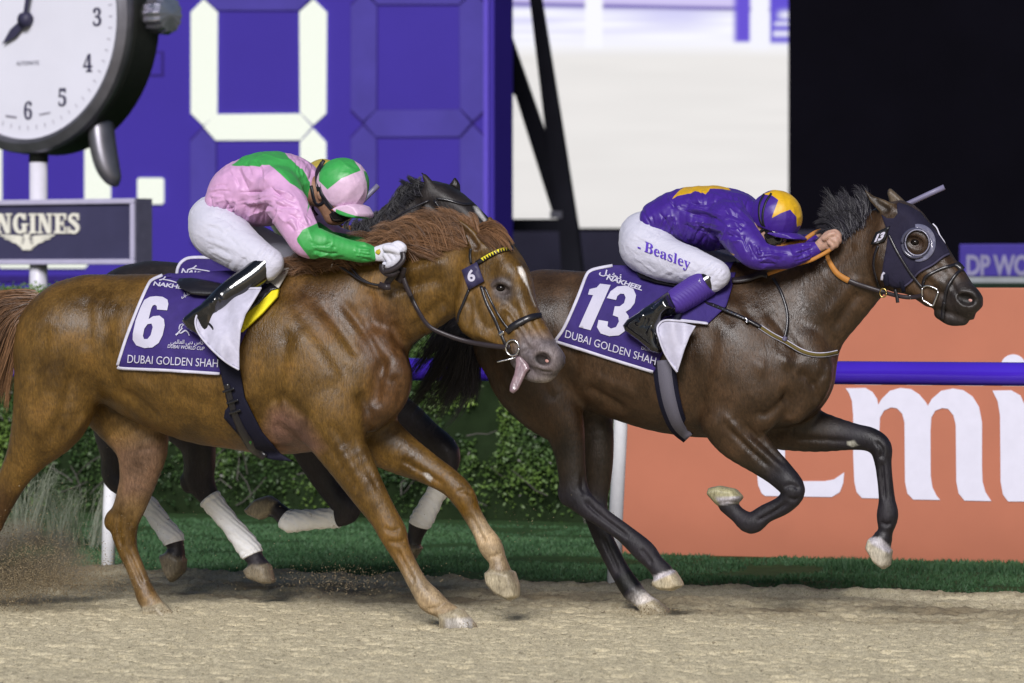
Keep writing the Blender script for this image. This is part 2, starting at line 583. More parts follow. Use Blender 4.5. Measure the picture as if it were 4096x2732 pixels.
def poly_sd(px, py, poly):
    """signed distance in pixels to a polygon, negative inside"""
    P = np.asarray(poly, float); d2 = np.full(np.shape(px), 1e12); ins = np.zeros(np.shape(px), bool)
    for i in range(len(P)):
        a, b = P[i], P[(i + 1) % len(P)]; e = b - a
        wx, wy = px - a[0], py - a[1]
        t = np.clip((wx * e[0] + wy * e[1]) / (e @ e + 1e-12), 0, 1)
        d2 = np.minimum(d2, (wx - e[0] * t) ** 2 + (wy - e[1] * t) ** 2)
        c = ((py >= a[1]) != (py >= b[1])); xi = a[0] + (py - a[1]) * (b[0] - a[0]) / ((b[1] - a[1]) if abs(b[1] - a[1]) > 1e-9 else 1e-9)
        ins ^= c & (px < xi)
    return np.where(ins, -np.sqrt(d2), np.sqrt(d2))


def fill2d(loops, step):
    """triangulate a polygon (outer loop and holes) with inner points every step -> verts2d, tris"""
    V = []; E = []
    for lp in loops:
        lp = np.asarray(lp, float); b = len(V); pts = []
        for i in range(len(lp)):
            a, c = lp[i], lp[(i + 1) % len(lp)]
            n = max(1, int(np.linalg.norm(c - a) / step))
            for q in range(n): pts.append(a + (c - a) * q / n)
        V += pts; m = len(pts)
        E += [(b + i, b + (i + 1) % m) for i in range(m)]
    A = np.array(V)
    x0, y0 = A.min(0); x1, y1 = A.max(0)
    gx, gy = np.meshgrid(np.arange(x0 + step / 2, x1, step), np.arange(y0 + step / 2, y1, step * 0.87))
    gx[1::2] += step / 2
    g = np.stack([gx.ravel(), gy.ravel()], 1)
    if len(g):
        sd = poly_sd(g[:, 0], g[:, 1], loops[0])
        for hl in loops[1:]: sd = np.maximum(sd, -poly_sd(g[:, 0], g[:, 1], hl))
        g = g[sd < -step * 0.4]
    allv = [Vector(p) for p in V] + [Vector(p) for p in g]
    vo, eo, fo, *_ = delaunay_2d_cdt(allv, E, [], 0, 1e-5)
    VO = np.array([(v.x, v.y) for v in vo]); FO = np.array([f for f in fo if len(f) == 3], int)
    c = VO[FO].mean(1)
    sd = poly_sd(c[:, 0], c[:, 1], loops[0])
    for hl in loops[1:]: sd = np.maximum(sd, -poly_sd(c[:, 0], c[:, 1], hl))
    return VO, FO[sd < 0]


def shell(L, T, th):
    """thicken an open triangle sheet given in local coordinates; th along the local lateral axis (a number) or per-vertex vectors"""
    n = len(L)
    B = L.copy()
    if np.ndim(th) == 0: B[:, 1] -= th
    else: B = B - th
    ed = {}
    for t in T:
        for a, b in ((t[0], t[1]), (t[1], t[2]), (t[2], t[0])):
            ed[(a, b)] = ed.get((a, b), 0) + 1
    F = [list(t) for t in T] + [[t[2] + n, t[1] + n, t[0] + n] for t in T]
    for (a, b) in ed:
        if (b, a) not in ed: F.append([b, a, a + n, b + n])
    return np.vstack([L, B]), F


def panel(name, frame, loops, depth, mat, parent, step=14, lift=0.008, th=0.004, ripple=None, root=None, attr=None):
    """cloth or leather panel: traced outline laid over depth(px,py)"""
    V2, T = fill2d(loops, step)
    off = depth(V2[:, 0], V2[:, 1]) + lift
    if ripple is not None: off = off + ripple(V2[:, 0], V2[:, 1])
    L = frame.P(V2[:, 0], V2[:, 1], off)
    # picture y runs downwards: make the front side face the camera
    LL, F = shell(L, T, th)
    W = frame.W(LL) - (root if root is not None else 0)
    a = W[T[0][0]] if len(T) else None
    o = mesh_np(name, W, F, mat, parent, True, attrs=attr(V2, LL) if attr else None)
    fix_normals(o)
    return o


def fix_normals(o):
    bm = bmesh.new(); bm.from_mesh(o.data)
    bmesh.ops.recalc_face_normals(bm, faces=bm.faces)
    bm.to_mesh(o.data); bm.free()


def strap(name, frame, pts, width, depth, mat, parent, root, lift=0.006, th=0.004, sub=6, off=None, closed=False, ends=None, build=True):
    """flat strap following photo points over a surface; rows px,py or px,py,off"""
    P = cr(pts, sub)
    if P.shape[1] == 2:
        o = depth(P[:, 0], P[:, 1]) + lift
    else: o = P[:, 2]
    k = np.array([1, 2, 3, 2, 1]) / 9
    if len(o) > 6 and P.shape[1] == 2:
        o = np.convolve(np.pad(o, 2, mode='edge'), k, 'valid')
    t = np.gradient(P[:, :2], axis=0); t /= np.linalg.norm(t, axis=1, keepdims=True) + 1e-9
    nn = np.stack([-t[:, 1], t[:, 0]], 1)
    w = np.full(len(P), width / 2.0) if np.isscalar(width) else np.interp(np.linspace(0, 1, len(P)), np.linspace(0, 1, len(width)), width) / 2
    a = P[:, :2] + nn * w[:, None]; b = P[:, :2] - nn * w[:, None]
    oa = o + (np.clip(depth(a[:, 0], a[:, 1]) + lift - o, -0.006, 0.012) if (depth is not None and P.shape[1] == 2) else 0)
    ob = o + (np.clip(depth(b[:, 0], b[:, 1]) + lift - o, -0.006, 0.012) if (depth is not None and P.shape[1] == 2) else 0)
    rows = []
    for off_, pp in ((oa, a), (o + th * 0.6, P[:, :2]), (ob, b)):
        rows.append(frame.P(pp[:, 0], pp[:, 1], off_))
    for off_, pp in ((ob - th, b), (oa - th, a)):
        rows.append(frame.P(pp[:, 0], pp[:, 1], off_))
    n = len(P); V = np.vstack(rows); F = []
    for r in range(5):
        r2 = (r + 1) % 5
        for i in range(n - 1): F.append([r * n + i, r * n + i + 1, r2 * n + i + 1, r2 * n + i])
    F.append([r * n for r in range(5)]); F.append([r * n + n - 1 for r in range(5)][::-1])
    W = frame.W(V) - root
    if not build: return W, F
    ob_ = mesh_np(name, W, F, mat, parent, True)
    fix_normals(ob_)
    return ob_


_font_cache = {}
def glyphs(text, bold=0.0, spacing=1.0, res=4):
    """flat triangles of a text set in Blender's own font: verts2d (cap height about 0.7), tris"""
    key = (text, bold, spacing, res)
    if key in _font_cache: return _font_cache[key]
    c = bpy.data.curves.new('lettering', 'FONT'); c.body = text; c.offset = bold; c.space_character = spacing
    c.resolution_u = res; c.fill_mode = 'FRONT' if hasattr(c, 'fill_mode') else c.fill_mode
    o = bpy.data.objects.new('lettering', c); COL.objects.link(o)
    dg = bpy.context.evaluated_depsgraph_get()
    me = bpy.data.meshes.new_from_object(o.evaluated_get(dg))
    bm = bmesh.new(); bm.from_mesh(me)
    bmesh.ops.triangulate(bm, faces=bm.faces)
    V = np.array([v.co[:2] for v in bm.verts]).reshape(-1, 2); T = np.array([[v.index for v in f.verts] for f in bm.faces], int).reshape(-1, 3)
    bm.free(); bpy.data.objects.remove(o); bpy.data.curves.remove(c); bpy.data.meshes.remove(me)
    _font_cache[key] = (V, T)
    return V, T


def refine(V, T, L):
    bm = bmesh.new()
    vs_ = [bm.verts.new((p[0], p[1], 0)) for p in V]
    for t in T:
        try: bm.faces.new([vs_[i] for i in t])
        except ValueError: pass
    bmesh.ops.remove_doubles(bm, verts=bm.verts, dist=1e-4 * L)
    for _ in range(6):
        le = [e for e in bm.edges if e.calc_length() > L]
        if not le: break
        bmesh.ops.subdivide_edges(bm, edges=le, cuts=1)
        bmesh.ops.triangulate(bm, faces=bm.faces)
    bm.verts.index_update()
    V2 = np.array([v.co[:2] for v in bm.verts]); T2 = np.array([[v.index for v in f.verts] for f in bm.faces], int)
    bm.free()
    return V2, T2


def print_on(name, frame, V, T, depth, mat, parent, root, lift=0.004, step=16, ripple=None):
    """flat print: 2d triangles in photo pixels laid over a surface"""
    V, T = refine(V, T, step)
    off = depth(V[:, 0], V[:, 1]) + lift
    if ripple is not None: off = off + ripple(V[:, 0], V[:, 1])
    L = frame.P(V[:, 0], V[:, 1], off)
    W = frame.W(L) - root
    # face the camera
    c = np.cross(W[T[:, 1]] - W[T[:, 0]], W[T[:, 2]] - W[T[:, 0]])
    T = np.where(((c @ frame.n) < 0)[:, None], T[:, ::-1], T)
    return mesh_np(name, W, T, mat, parent, False)


def text_px(text, o, ex, ey, h, bold=0.0, spacing=1.0, width=None, cap=0.73):
    """place a text in the picture: o = left end of the baseline, ex/ey picture directions right and up, h = capital height in pixels"""
    V, T = glyphs(text, bold, spacing)
    V = V.copy()
    x0 = V[:, 0].min(); V[:, 0] -= x0
    sx = h / cap if width is None else width / V[:, 0].max()
    ex = np.array(ex, float); ex /= np.linalg.norm(ex); ey = np.array(ey, float); ey /= np.linalg.norm(ey)
    return np.array(o, float) + V[:, :1] * sx * ex + V[:, 1:2] * (h / cap) * ey, T


def hair(name, roots, dirs, lens, widths, mat, parent, seg=5, droop=0.0, curl=0.02, seed=1, col=None, nrm=None, wave=0.0):
    """strands as tapered ribbons; roots, dirs (n,3) world; one mesh"""
    r = np.random.default_rng(seed)
    n = len(roots)
    V = np.zeros((n, seg + 1, 2, 3), np.float32)
    p = np.array(roots, float); d = np.array(dirs, float); d /= np.linalg.norm(d, axis=1, keepdims=True)
    bend = r.normal(0, 1, (n, 3)) * curl
    cam_side = np.array([0, -1.0, 0.15]) if nrm is None else nrm
    ph = r.random(n) * 6.28
    for s_ in range(seg + 1):
        side = np.cross(d, cam_side); side /= np.linalg.norm(side, axis=1, keepdims=True) + 1e-9
        w = widths * (1 - 0.85 * (s_ / seg) ** 1.5)
        V[:, s_, 0] = p - side * w[:, None] / 2; V[:, s_, 1] = p + side * w[:, None] / 2
        p = p + d * (lens / seg)[:, None] + (side * (np.sin(ph + s_ * 1.9) * wave * lens / seg)[:, None] if wave else 0)
        d = d + bend + np.array([0, 0, -droop]) / seg
        d /= np.linalg.norm(d, axis=1, keepdims=True)
    base = np.arange(n)[:, None] * (seg + 1) * 2
    F = []
    for s_ in range(seg):
        a = s_ * 2
        F.append(np.concatenate([base + a, base + a + 1, base + a + 3, base + a + 2], 1))
    F = np.vstack(F)
    at = None
    if col is not None:
        at = {'Col': np.repeat(col, (seg + 1) * 2, axis=0)}
    return mesh_np(name, V.reshape(-1, 3), F, mat, parent, True, attrs=at)

# ================================================================== setting
FR = Frame(2465, 20.58)                                    # running rail line

# ---- ground
def sheet(name, c, z, mat, kind='structure'):
    o = mesh_np(name, [(x, y, z) for x, y in c], [list(range(len(c)))], mat, None, False)
    return tag(o, kind=kind)

t = NT('soil'); t.set(base=t.ramp(t.noise(0.8, 5), [(0.3, (0.05, 0.06, 0.03)), (0.7, (0.08, 0.08, 0.045))]), rough=0.95)
sheet('ground', [(-400, -60), (400, -60), (400, 600), (-400, 600)], -0.03, t.m)

# sand of the track
t = NT('track_sand')
big = t.noise(1.3, 3); mid = t.noise(40, 6, 0.75, (1, 0.35, 1)); fine = t.noise(170, 4, 0.75, (1, 0.3, 1))
c1 = t.ramp(mid, [(0.28, (0.38, 0.325, 0.21)), (0.45, (0.65, 0.57, 0.385)), (0.7, (0.79, 0.705, 0.50))])
c2 = t.ramp(fine, [(0.30, (0.40, 0.37, 0.32)), (0.52, (1.0, 1.0, 1.0)), (0.7, (1.2, 1.2, 1.2))])
c3 = t.mix(c1, c2, 0.8, 'MULTIPLY')
spk = t.noise(52, 4, 0.65, (0.9, 0.3, 1)); c3 = t.mix(c3, (0.13, 0.095, 0.055), t.ramp(spk, [(0.61, (0, 0, 0)), (0.69, (0.75, 0.75, 0.75))]))
band_shade = t.attr('churn_shade')
c4 = t.mix(c3, (0.13, 0.095, 0.055), band_shade)  # darkens the churned band: the horses' shadow is painted into the sand
t.set(base=c4, rough=0.92, spec=0.2)
b = t.bump(fine, 0.8, 0.008)
t.bump(t.noise(70, 5, 0.75), 0.5, 0.012, b)
SAND = t.m

gx = np.arange(-3.5, 3.1, 0.0085); gy = np.arange(0.03, 5.9, 0.013)
GX, GY = np.meshgrid(gx, gy)
P3 = np.stack([GX, GY, np.zeros_like(GX)], -1)
z = 0.016 * (vnoise(P3 * [1.2, 2.0, 1]) - 0.5) + 0.007 * (vnoise(P3 * [9, 13, 1] + 7) - 0.5)
lump = vnoise(P3 * [22, 34, 1] + 3); lump2 = vnoise(P3 * [45, 60, 1] + 31)
lump3 = vnoise(P3 * [75, 52, 1] + 77); z += 0.010 * np.clip(lump - 0.45, 0, 1) + 0.008 * np.clip(lump2 - 0.4, 0, 1) + 0.007 * (lump3 - 0.5)
pit = vnoise(P3 * [13, 24, 1] + 51); z -= 0.030 * np.clip(pit - 0.64, 0, 1) * 2
band = np.exp(-((GY - 1.15 - 0.10 * GX) / 0.62) ** 2)       # line churned up by the field; its colour also carries the horses' shadow
z += band * (0.035 * (vnoise(P3 * [6, 9, 1] + 91) - 0.45) + 0.022 * (vnoise(P3 * [17, 24, 1] + 5) - 0.4))
edge = np.exp(-((GY - 0.33 - 0.06 * vnoise(P3 * [2, 0.1, 1])) / 0.10) ** 2)
z += edge * (0.02 + 0.05 * np.clip(vnoise(P3 * [7, 9, 1] + 13) - 0.35, 0, 1))
z -= 0.02 * np.exp(-((GY - 0.03) / 0.05) ** 2)
churn_shade = np.clip(band * 0.8 * (0.35 + 0.9 * vnoise(P3 * [3, 7, 1] + 2)) + np.clip(edge - 0.4, 0, 1) * 0.7, 0, 0.8)
n0, n1 = GX.shape
ii = (np.arange(n0 - 1)[:, None] * n1 + np.arange(n1 - 1)[None]).ravel()
F = np.stack([ii, ii + n1, ii + n1 + 1, ii + 1], 1)
L = np.stack([GX, GY, z], -1).reshape(-1, 3)
o = mesh_np('dirt_track', FR.W(L), F[:, ::-1] if False else F, SAND, None, True, attrs={'churn_shade': churn_shade.ravel()})
tag(o, kind='structure')
fl = FR.W(np.array([(-200, 0.0, -0.012), (200, 0.0, -0.012), (200, 60, -0.012), (-200, 60, -0.012)]))
tag(mesh_np('dirt_track_far', fl, [[0, 1, 2, 3]], SAND, None, False), kind='structure')

# ---- grass verge
t = NT('turf'); f = t.noise(9, 5)
t.set(base=t.ramp(f, [(0.3, (0.020, 0.050, 0.016)), (0.7, (0.045, 0.10, 0.028))]), rough=0.9, spec=0.2)
t.bump(t.noise(120, 3), 0.8, 0.02)
vg = FR.W(np.array([(-60, 0.03, 0.004), (60, 0.03, 0.004), (60, -40, 0.004), (-60, -40, 0.004)]))
tag(mesh_np('grass_verge', vg, [[0, 1, 2, 3]], t.m, None, False), kind='structure')

t = NT('grass_blade')
t.set(base=t.mix((0.020, 0.065, 0.024), (0.060, 0.135, 0.050), t.attr('tint')), rough=0.6, spec=0.3, sheen=0.1)
GRASS = t.m
n = 80000
bx_ = RNG.uniform(-4.6, 4.2, n); by_ = -RNG.random(n) ** 1.15 * 4.3 + 0.06 + RNG.normal(0, 0.03, n)
dens = vnoise(np.stack([bx_ * 2.2, by_ * 3, 0 * bx_], 1))
tuft = np.exp(-((by_ + 1.30 + 0.05 * bx_) / 0.16) ** 2) * (bx_ > 0.3) * vnoise(np.stack([bx_ * 4, by_, 0 * bx_], 1)) * 1.7
hgt = (0.011 + 0.010 * dens + 0.010 * RNG.random(n)) * (1 + tuft * 1.8) * np.where(by_ < -2.9, 0.7, 1) * np.where(by_ > -0.08, 0.6, 1)
keep = (dens > 0.22) & ~((by_ > -0.15) & (RNG.random(n) < 0.55))
bx_, by_, hgt, dens = bx_[keep], by_[keep], hgt[keep], dens[keep]; n = len(bx_)
ang = RNG.uniform(0, math.pi, n); lx = RNG.normal(0, 0.35, n) * hgt; ly = RNG.normal(0, 0.35, n) * hgt; wd = 0.004 + 0.003 * RNG.random(n)
a = np.stack([bx_ - np.cos(ang) * wd, by_ - np.sin(ang) * wd * .4, 0 * bx_ + 0.004], 1); c = np.stack([bx_ + np.cos(ang) * wd, by_ + np.sin(ang) * wd * .4, 0 * bx_ + 0.004], 1)
tip = np.stack([bx_ + lx, by_ + ly, hgt], 1)
V = np.stack([a, c, tip], 1).reshape(-1, 3)
F = np.arange(3 * n).reshape(-1, 3)
tint = np.repeat(np.clip(0.15 + 0.55 * RNG.random(n) + 0.5 * (dens - 0.5), 0, 1), 3)
o = mesh_np('grass', FR.W(V), F, GRASS, None, True, attrs={'tint': tint})
tag(o, 'short green grass between the running rail and the board', 'grass', kind='stuff')

# ---- running rail
WHITE_PLASTIC = simple('white_plastic', (0.78, 0.79, 0.84), 0.35, 0.5, var=0.06)
PURPLE_RAIL = simple('purple_plastic', (0.050, 0.018, 0.44), 0.10, 0.5, coat=0.6, var=0.06, nscale=3)
rail_root = empty('running_rail', FR.O, 'purple running rail on white leaning posts behind the horses', 'rail')
zc = float(FR.P(3300, 1489)[2])
mb = MB(); mb.tube([(x, 0.10, zc) for x in np.linspace(-9, 9, 13)], 0.055, 20)
mb.build('rail_tube', PURPLE_RAIL, rail_root, True, FR)
for px_b, in ((2455,), (430,), (-1700,), (4650,)):
    x0 = float(FR.P(px_b, 2330)[0])
    mb = MB(); mb.tube([(x0, 0, -0.05), (x0 + 0.010, 0, 0.3), (x0 + 0.034, 0.0, 0.75), (x0 + 0.040, 0.02, 0.88), (x0 + 0.040, 0.10, zc - 0.03)], [0.034, 0.034, 0.034, 0.034, 0.03], 16)
    mb.build('post', WHITE_PLASTIC, rail_root, True, FR)
mbj = None

# ---- hedge
HG = Frame(1200, 26.2)
hedge = empty('hedge', HG.O, 'dense clipped green hedge behind the running rail', 'hedge')
t = NT('hedge_leaf')
tint = t.attr('tint')
t.set(base=t.ramp(tint, [(0.0, (0.016, 0.040, 0.012)), (0.45, (0.055, 0.105, 0.024)), (0.8, (0.12, 0.20, 0.036)), (0.93, (0.18, 0.27, 0.05)), (1.0, (0.22, 0.21, 0.20))]), rough=0.5, spec=0.35)
LEAF = t.m
x0h, x1h, zt = float(HG.P(-900, 1500)[0]), float(HG.P(2900, 1500)[0]), 1.33
gx = np.linspace(x0h, x1h, 140); gz = np.linspace(0.0, zt, 26)
V = []; F = []
sec = [(0.0, z_) for z_ in gz] + [(-0.3, zt), (-0.7, zt), (-1.1, zt)] + [(-1.3, z_) for z_ in gz[::-1]]
for x in gx:
    for (y_, z_) in sec:
        q = np.array([x, y_, z_]); nn = vnoise(q * 3.0) - 0.5; n2 = vnoise(q * 8.0 + 9) - 0.5
        V.append((x, y_ + (0.16 * nn + 0.07 * n2) * (1 if y_ > -0.2 else 0.3) - 0.10, z_ + (0.10 * nn if z_ > zt - 0.01 else 0)))
m = len(sec)
for i in range(len(gx) - 1):
    for j in range(m - 1): F.append([i * m + j, i * m + j + 1, (i + 1) * m + j + 1, (i + 1) * m + j])
mesh_np('hedge_core', HG.rel(np.array(V)), F, simple('hedge_inside', (0.012, 0.022, 0.008), 0.9, 0.1), hedge, True)
n = 120000
lx = RNG.uniform(x0h, x1h, n); lz = RNG.random(n) ** 0.9 * (zt + 0.02) + 0.05; top = RNG.random(n) < 0.12
ly = np.where(top, -RNG.random(n) * 1.2, 0.0); lz = np.where(top, zt, lz)
q = np.stack([lx, ly, lz], 1)
nn = vnoise(q * 3.0) - 0.5; n2 = vnoise(q * 8.0 + 9) - 0.5
ly = ly + np.where(top, 0, 0.17 * nn + 0.09 * n2) - 0.09 + RNG.normal(0, 0.035, n); lz = lz + np.where(top, 0.1 * nn, 0) + RNG.normal(0, 0.02, n)
low = np.clip((0.42 - lz) / 0.3, 0, 1)
keep = ~((RNG.random(n) < low * 0.75)) & (vnoise(q * 5 + 40) > 0.24)
lx, ly, lz, q = lx[keep], ly[keep], lz[keep], q[keep]; n = len(lx)
sz = RNG.uniform(0.007, 0.019, n)
d1 = RNG.normal(0, 1, (n, 3)); d1 /= np.linalg.norm(d1, axis=1, keepdims=True)
nr = RNG.normal(0, 0.6, (n, 3)) + np.array([0, 0.9, 0.5]); d2 = np.cross(nr, d1); d2 /= np.linalg.norm(d2, axis=1, keepdims=True) + 1e-9
c = np.stack([lx, ly, lz], 1)
V = np.stack([c - d1 * sz[:, None], c + d2 * sz[:, None] * 0.5 + 0.15 * sz[:, None] * nr, c + d1 * sz[:, None], c - d2 * sz[:, None] * 0.5 + 0.15 * sz[:, None] * nr], 1).reshape(-1, 3)
F = np.arange(4 * n).reshape(-1, 4)
clump = vnoise(q * [3.2, 3.2, 4.0] + 17)
tint = np.clip(0.30 * RNG.random(n) + 1.15 * (clump - 0.25) * 0.75 + 0.05, 0, 0.92)
tint = np.where(RNG.random(n) < 0.008, 1.0, tint)
o = mesh_np('foliage', HG.rel(V), F, LEAF, hedge, False, attrs={'tint': np.repeat(tint, 4)}); tag(o, kind='stuff')
# bare twigs low in the hedge
mb = MB()
for i in range(60):
    x = random.uniform(x0h, x1h); z0 = random.uniform(0.05, 0.6); y = random.uniform(-0.02, 0.1)
    p = [np.array([x, y, z0])]; d = np.array([random.gauss(0, 1), random.gauss(0, .2), random.gauss(0.5, .6)]); d /= np.linalg.norm(d)
    for s_ in range(3): p.append(p[-1] + d * random.uniform(0.05, 0.12)); d = d + np.array([random.gauss(0, .4), random.gauss(0, .1), random.gauss(0, .4)]); d /= np.linalg.norm(d)
    mb.tube(p, [0.004, 0.0035, 0.003, 0.002], 4)
tag(mb.build('twigs', simple('twig_bark', (0.10, 0.09, 0.085), 0.8, 0.2), hedge, False, HG), kind='stuff')

# ---- orange advertising board
AB = Frame(4096, 21.99)
ORANGE = simple('orange_board', (0.42, 0.145, 0.085), 0.5, 0.35, var=0.05, nscale=2.0, bump=0.05, bscale=5, bdist=0.02)
WHITE_INK = simple('white_ink', (0.64, 0.63, 0.74), 0.5, 0.3, var=0.03)
ab = empty('advertising_board', AB.O, 'long salmon orange board with large white lettering behind the rail', 'board')
xa, xb = float(AB.P(2488, 1800)[0]), float(AB.P(6600, 1800)[0]); ztop = float(AB.P(4096, 1151)[2])
mb = MB(); mb.box((xa, -0.06, 0.0), (xb, 0.0, ztop)); bevel(mb.build('panel', ORANGE, ab, False, AB), 0.006)
def zf(pts, sc, ox, oy): return [(ox + x / sc, oy + y / sc) for x, y in pts]
L_m = zf([(820,328),(990,325),(1050,360),(1090,420),(1100,470),(1130,420),(1200,350),(1290,325),(1380,335),(1450,380),(1510,450),(1525,480),(1560,420),(1640,350),(1740,330),(1830,345),(1910,400),(1965,490),(1990,620),(1990,1000),(1995,1130),(2020,1220),(2070,1297),(1840,1292),(1790,1230),(1770,1130),(1765,640),(1745,560),(1700,505),(1650,498),(1590,520),(1555,580),(1548,700),(1550,1080),(1565,1180),(1600,1250),(1630,1287),(1400,1283),(1350,1230),(1330,1130),(1325,620),(1305,545),(1260,500),(1210,492),(1150,520),(1115,580),(1110,700),(1100,1080),(1110,1180),(1140,1250),(1170,1275),(960,1270),(915,1220),(895,1130),(885,900),(885,560),(875,440),(850,370)], 2.145, 3000, 1400)
L_E = zf([(60,-60),(60,1050),(70,1160),(100,1230),(130,1252),(700,1262),(770,1220),(800,1140),(808,1050),(780,1070),(720,1110),(640,1125),(300,1125),(300,660),(560,660),(560,540),(300,540),(300,60),(640,60),(700,-60)], 2.145, 3000, 1400)
L_i = zf([(2080,348),(2240,345),(2320,390),(2360,480),(2375,620),(2375,1130),(2400,1220),(2450,1300),(2215,1300),(2170,1240),(2150,1130),(2145,560),(2125,440)], 2.145, 3000, 1400)
L_dot = zf([(2258 + 108 * math.cos(a_), 145 + 108 * math.sin(a_)) for a_ in np.linspace(0, 2 * math.pi, 28, endpoint=False)], 2.145, 3000, 1400)
def flat_letter(name, frame, poly, mat, parent, th=0.004, off=0.001):
    V2, T = fill2d([poly], 60)
    L = frame.P(V2[:, 0], V2[:, 1], off + th)
    LL, F = shell(L, T, th)
    o = mesh_np(name, frame.rel(LL), F, mat, parent, False); fix_normals(o); return o
for nm, pl in (('letter_capital_e', L_E), ('letter_m', L_m), ('letter_i', L_i), ('letter_i_dot', L_dot)):
    flat_letter(nm, AB, pl, WHITE_INK, ab)

# ---- purple scoreboard
SB = Frame(1978, 40.0)
BOARD = simple('board_purple', (0.036, 0.019, 0.265), 0.55, 0.25, var=0.05, nscale=0.9)
BOARD_EDGE = simple('board_edge_purple', (0.095, 0.06, 0.46), 0.45, 0.3, var=0.04)
SEG_OFF = simple('segment_unlit', (0.054, 0.040, 0.265), 0.6, 0.2, var=0.08, nscale=3)
SEG_GAP = simple('segment_gap', (0.022, 0.010, 0.125), 0.7, 0.2)
t = NT('segment_lit')
wv = t.n('ShaderNodeTexWave', wave_type='BANDS', bands_direction='Z'); wv.inputs['Scale'].default_value = 19; wv.inputs['Distortion'].default_value = 0.3
t.l(t.coords(), wv.inputs['Vector'])
t.set(base=(0.02, 0.02, 0.02), em=t.mix((0.78, 0.86, 0.70), (1.0, 1.0, 0.95), wv.outputs['Fac']), ems=1.0, rough=0.6)
SEG_ON = t.m
sb = empty('scoreboard', SB.O, 'tall purple scoreboard with white seven segment digits', 'scoreboard')
xs0, xs1 = float(SB.P(-1400, 600)[0]), float(SB.P(1976, 600)[0]); zs0, zs1 = float(SB.P(1976, 1245)[2]), float(SB.P(1976, -900)[2])
mb = MB(); mb.box((xs0, -0.5, zs0), (xs1, 0, zs1)); mb.build('panel', BOARD, sb, False, SB)
mb = MB(); mb.prism([(float(SB.P(1942, 0)[0]), zs0), (float(SB.P(1960, 0)[0]), zs0), (float(SB.P(1960, 0)[0]), zs1), (float(SB.P(1942, 0)[0]), zs1)], 0.002, 0.05); mb.build('side_trim', BOARD_EDGE, sb, False, SB)
mb = MB(); zz = float(SB.P(300, 1115)[2]); mb.box((xs0, 0.002, zz - 0.035), (xs1 - 0.3, 0.02, zz + 0.03)); mb.build('lower_groove', SEG_GAP, sb, False, SB)
segs = dict(top=[(813,-10),(865,-62),(1200,-62),(1250,-10),(1198,43),(868,43)], ul=[(762,45),(813,-6),(867,45),(865,456),(811,504),(762,456)], ur=[(1196,45),(1252,-6),(1304,45),(1301,456),(1250,503),(1199,453)],
            mid=[(811,507),(860,456),(1199,453),(1247,506),(1199,561),(860,562)], ll=[(762,565),(811,512),(865,565),(865,965),(811,1016),(762,965)], lr=[(1199,565),(1250,511),(1301,565),(1301,965),(1250,1016),(1199,965)],
            bot=[(811,1020),(862,970),(1199,970),(1247,1020),(1199,1074),(862,1074)])
def seg(frame, poly, lit, parent):
    c = np.mean(poly, 0)
    sh = [tuple(c + (np.array(p) - c) * 0.985) for p in poly]
    if not lit:
        big_ = [tuple(np.array(p) + (np.array(p) - c) / (np.linalg.norm(np.array(p) - c) + 1) * 7) for p in poly]
        o = flat_letter('segment_joint', frame, big_, SEG_GAP, parent, 0.006, 0.001)
        o = flat_letter('segment_unlit', frame, [(p[0] - 1.5, p[1] - 1.5) for p in sh], SEG_OFF, parent, 0.012, 0.004)
    else:
        flat_letter('segment_lit', frame, sh, SEG_ON, parent, 0.03, 0.001)
for dx, lit in ((0, ('ul', 'ur', 'mid', 'lr')), (642, ()), (-862, ('ul', 'ur', 'll', 'lr', 'bot', 'top'))):
    for k_, pl in segs.items():
        sc_ = 1 + 0.022 * dx / 642.0 if dx > 0 else 1.0
        q = [(p[0] + dx, 1115 + (p[1] - 1115) * sc_) for p in pl]
        seg(SB, q, k_ in lit, sb)
flat_letter('decimal_point', SB, [(556,711),(644,711),(651,718),(651,810),(644,817),(556,817),(549,810),(549,718)], SEG_ON, sb, 0.03)
flat_letter('hatch_outline', SB, [(600,205),(655,205),(655,305),(600,305)], SEG_GAP, sb, 0.006)
flat_letter('hatch', SB, [(600,212),(645,212),(645,298),(600,298)], BOARD, sb, 0.012)
for px in (1500, -600):                                    # legs that carry the board
    x = float(SB.P(px, 600)[0]); mb = MB(); mb.box((x - .15, -0.4, 0), (x + .15, -0.1, zs0)); mb.build('leg', SEG_GAP, sb, False, SB)

# ---- clock on its pole, with the sign box below
CK = Frame(113, 30.0, math.radians(35))
CKX = 113
STEEL = simple('brushed_steel', (0.17, 0.165, 0.19), 0.38, 0.5, metal=0.75, var=0.2, nscale=6)
STEEL_DARK = simple('dark_steel', (0.022, 0.024, 0.022), 0.5, 0.4, metal=0.3)
STEEL_PALE = simple('polished_steel', (0.50, 0.48, 0.58), 0.22, 0.6, metal=0.9)
DIAL = simple('dial_white', (0.66, 0.66, 0.76), 0.18, 0.6, coat=0.6, var=0.03, nscale=2)
DIAL_INK = simple('dial_ink', (0.035, 0.033, 0.07), 0.5, 0.3)
ck = empty('public_clock', CK.O, 'giant watch shaped clock with white dial and steel case on a pole', 'clock')
C0 = CK.P(113, 80)
cxk, czk = float(C0[0]), float(C0[2])
ppm = CK.s
Rf = 478 / ppm; Rc = 535 / ppm
def ring(mb, r0, y0, r1, y1, n=72):
    a = np.linspace(0, 2 * math.pi, n, endpoint=False)
    V = [(cxk + r0 * math.cos(t_), y0, czk + r0 * math.sin(t_)) for t_ in a] + [(cxk + r1 * math.cos(t_), y1, czk + r1 * math.sin(t_)) for t_ in a]
    return mb.add(V, [[i, (i + 1) % n, n + (i + 1) % n, n + i] for i in range(n)])
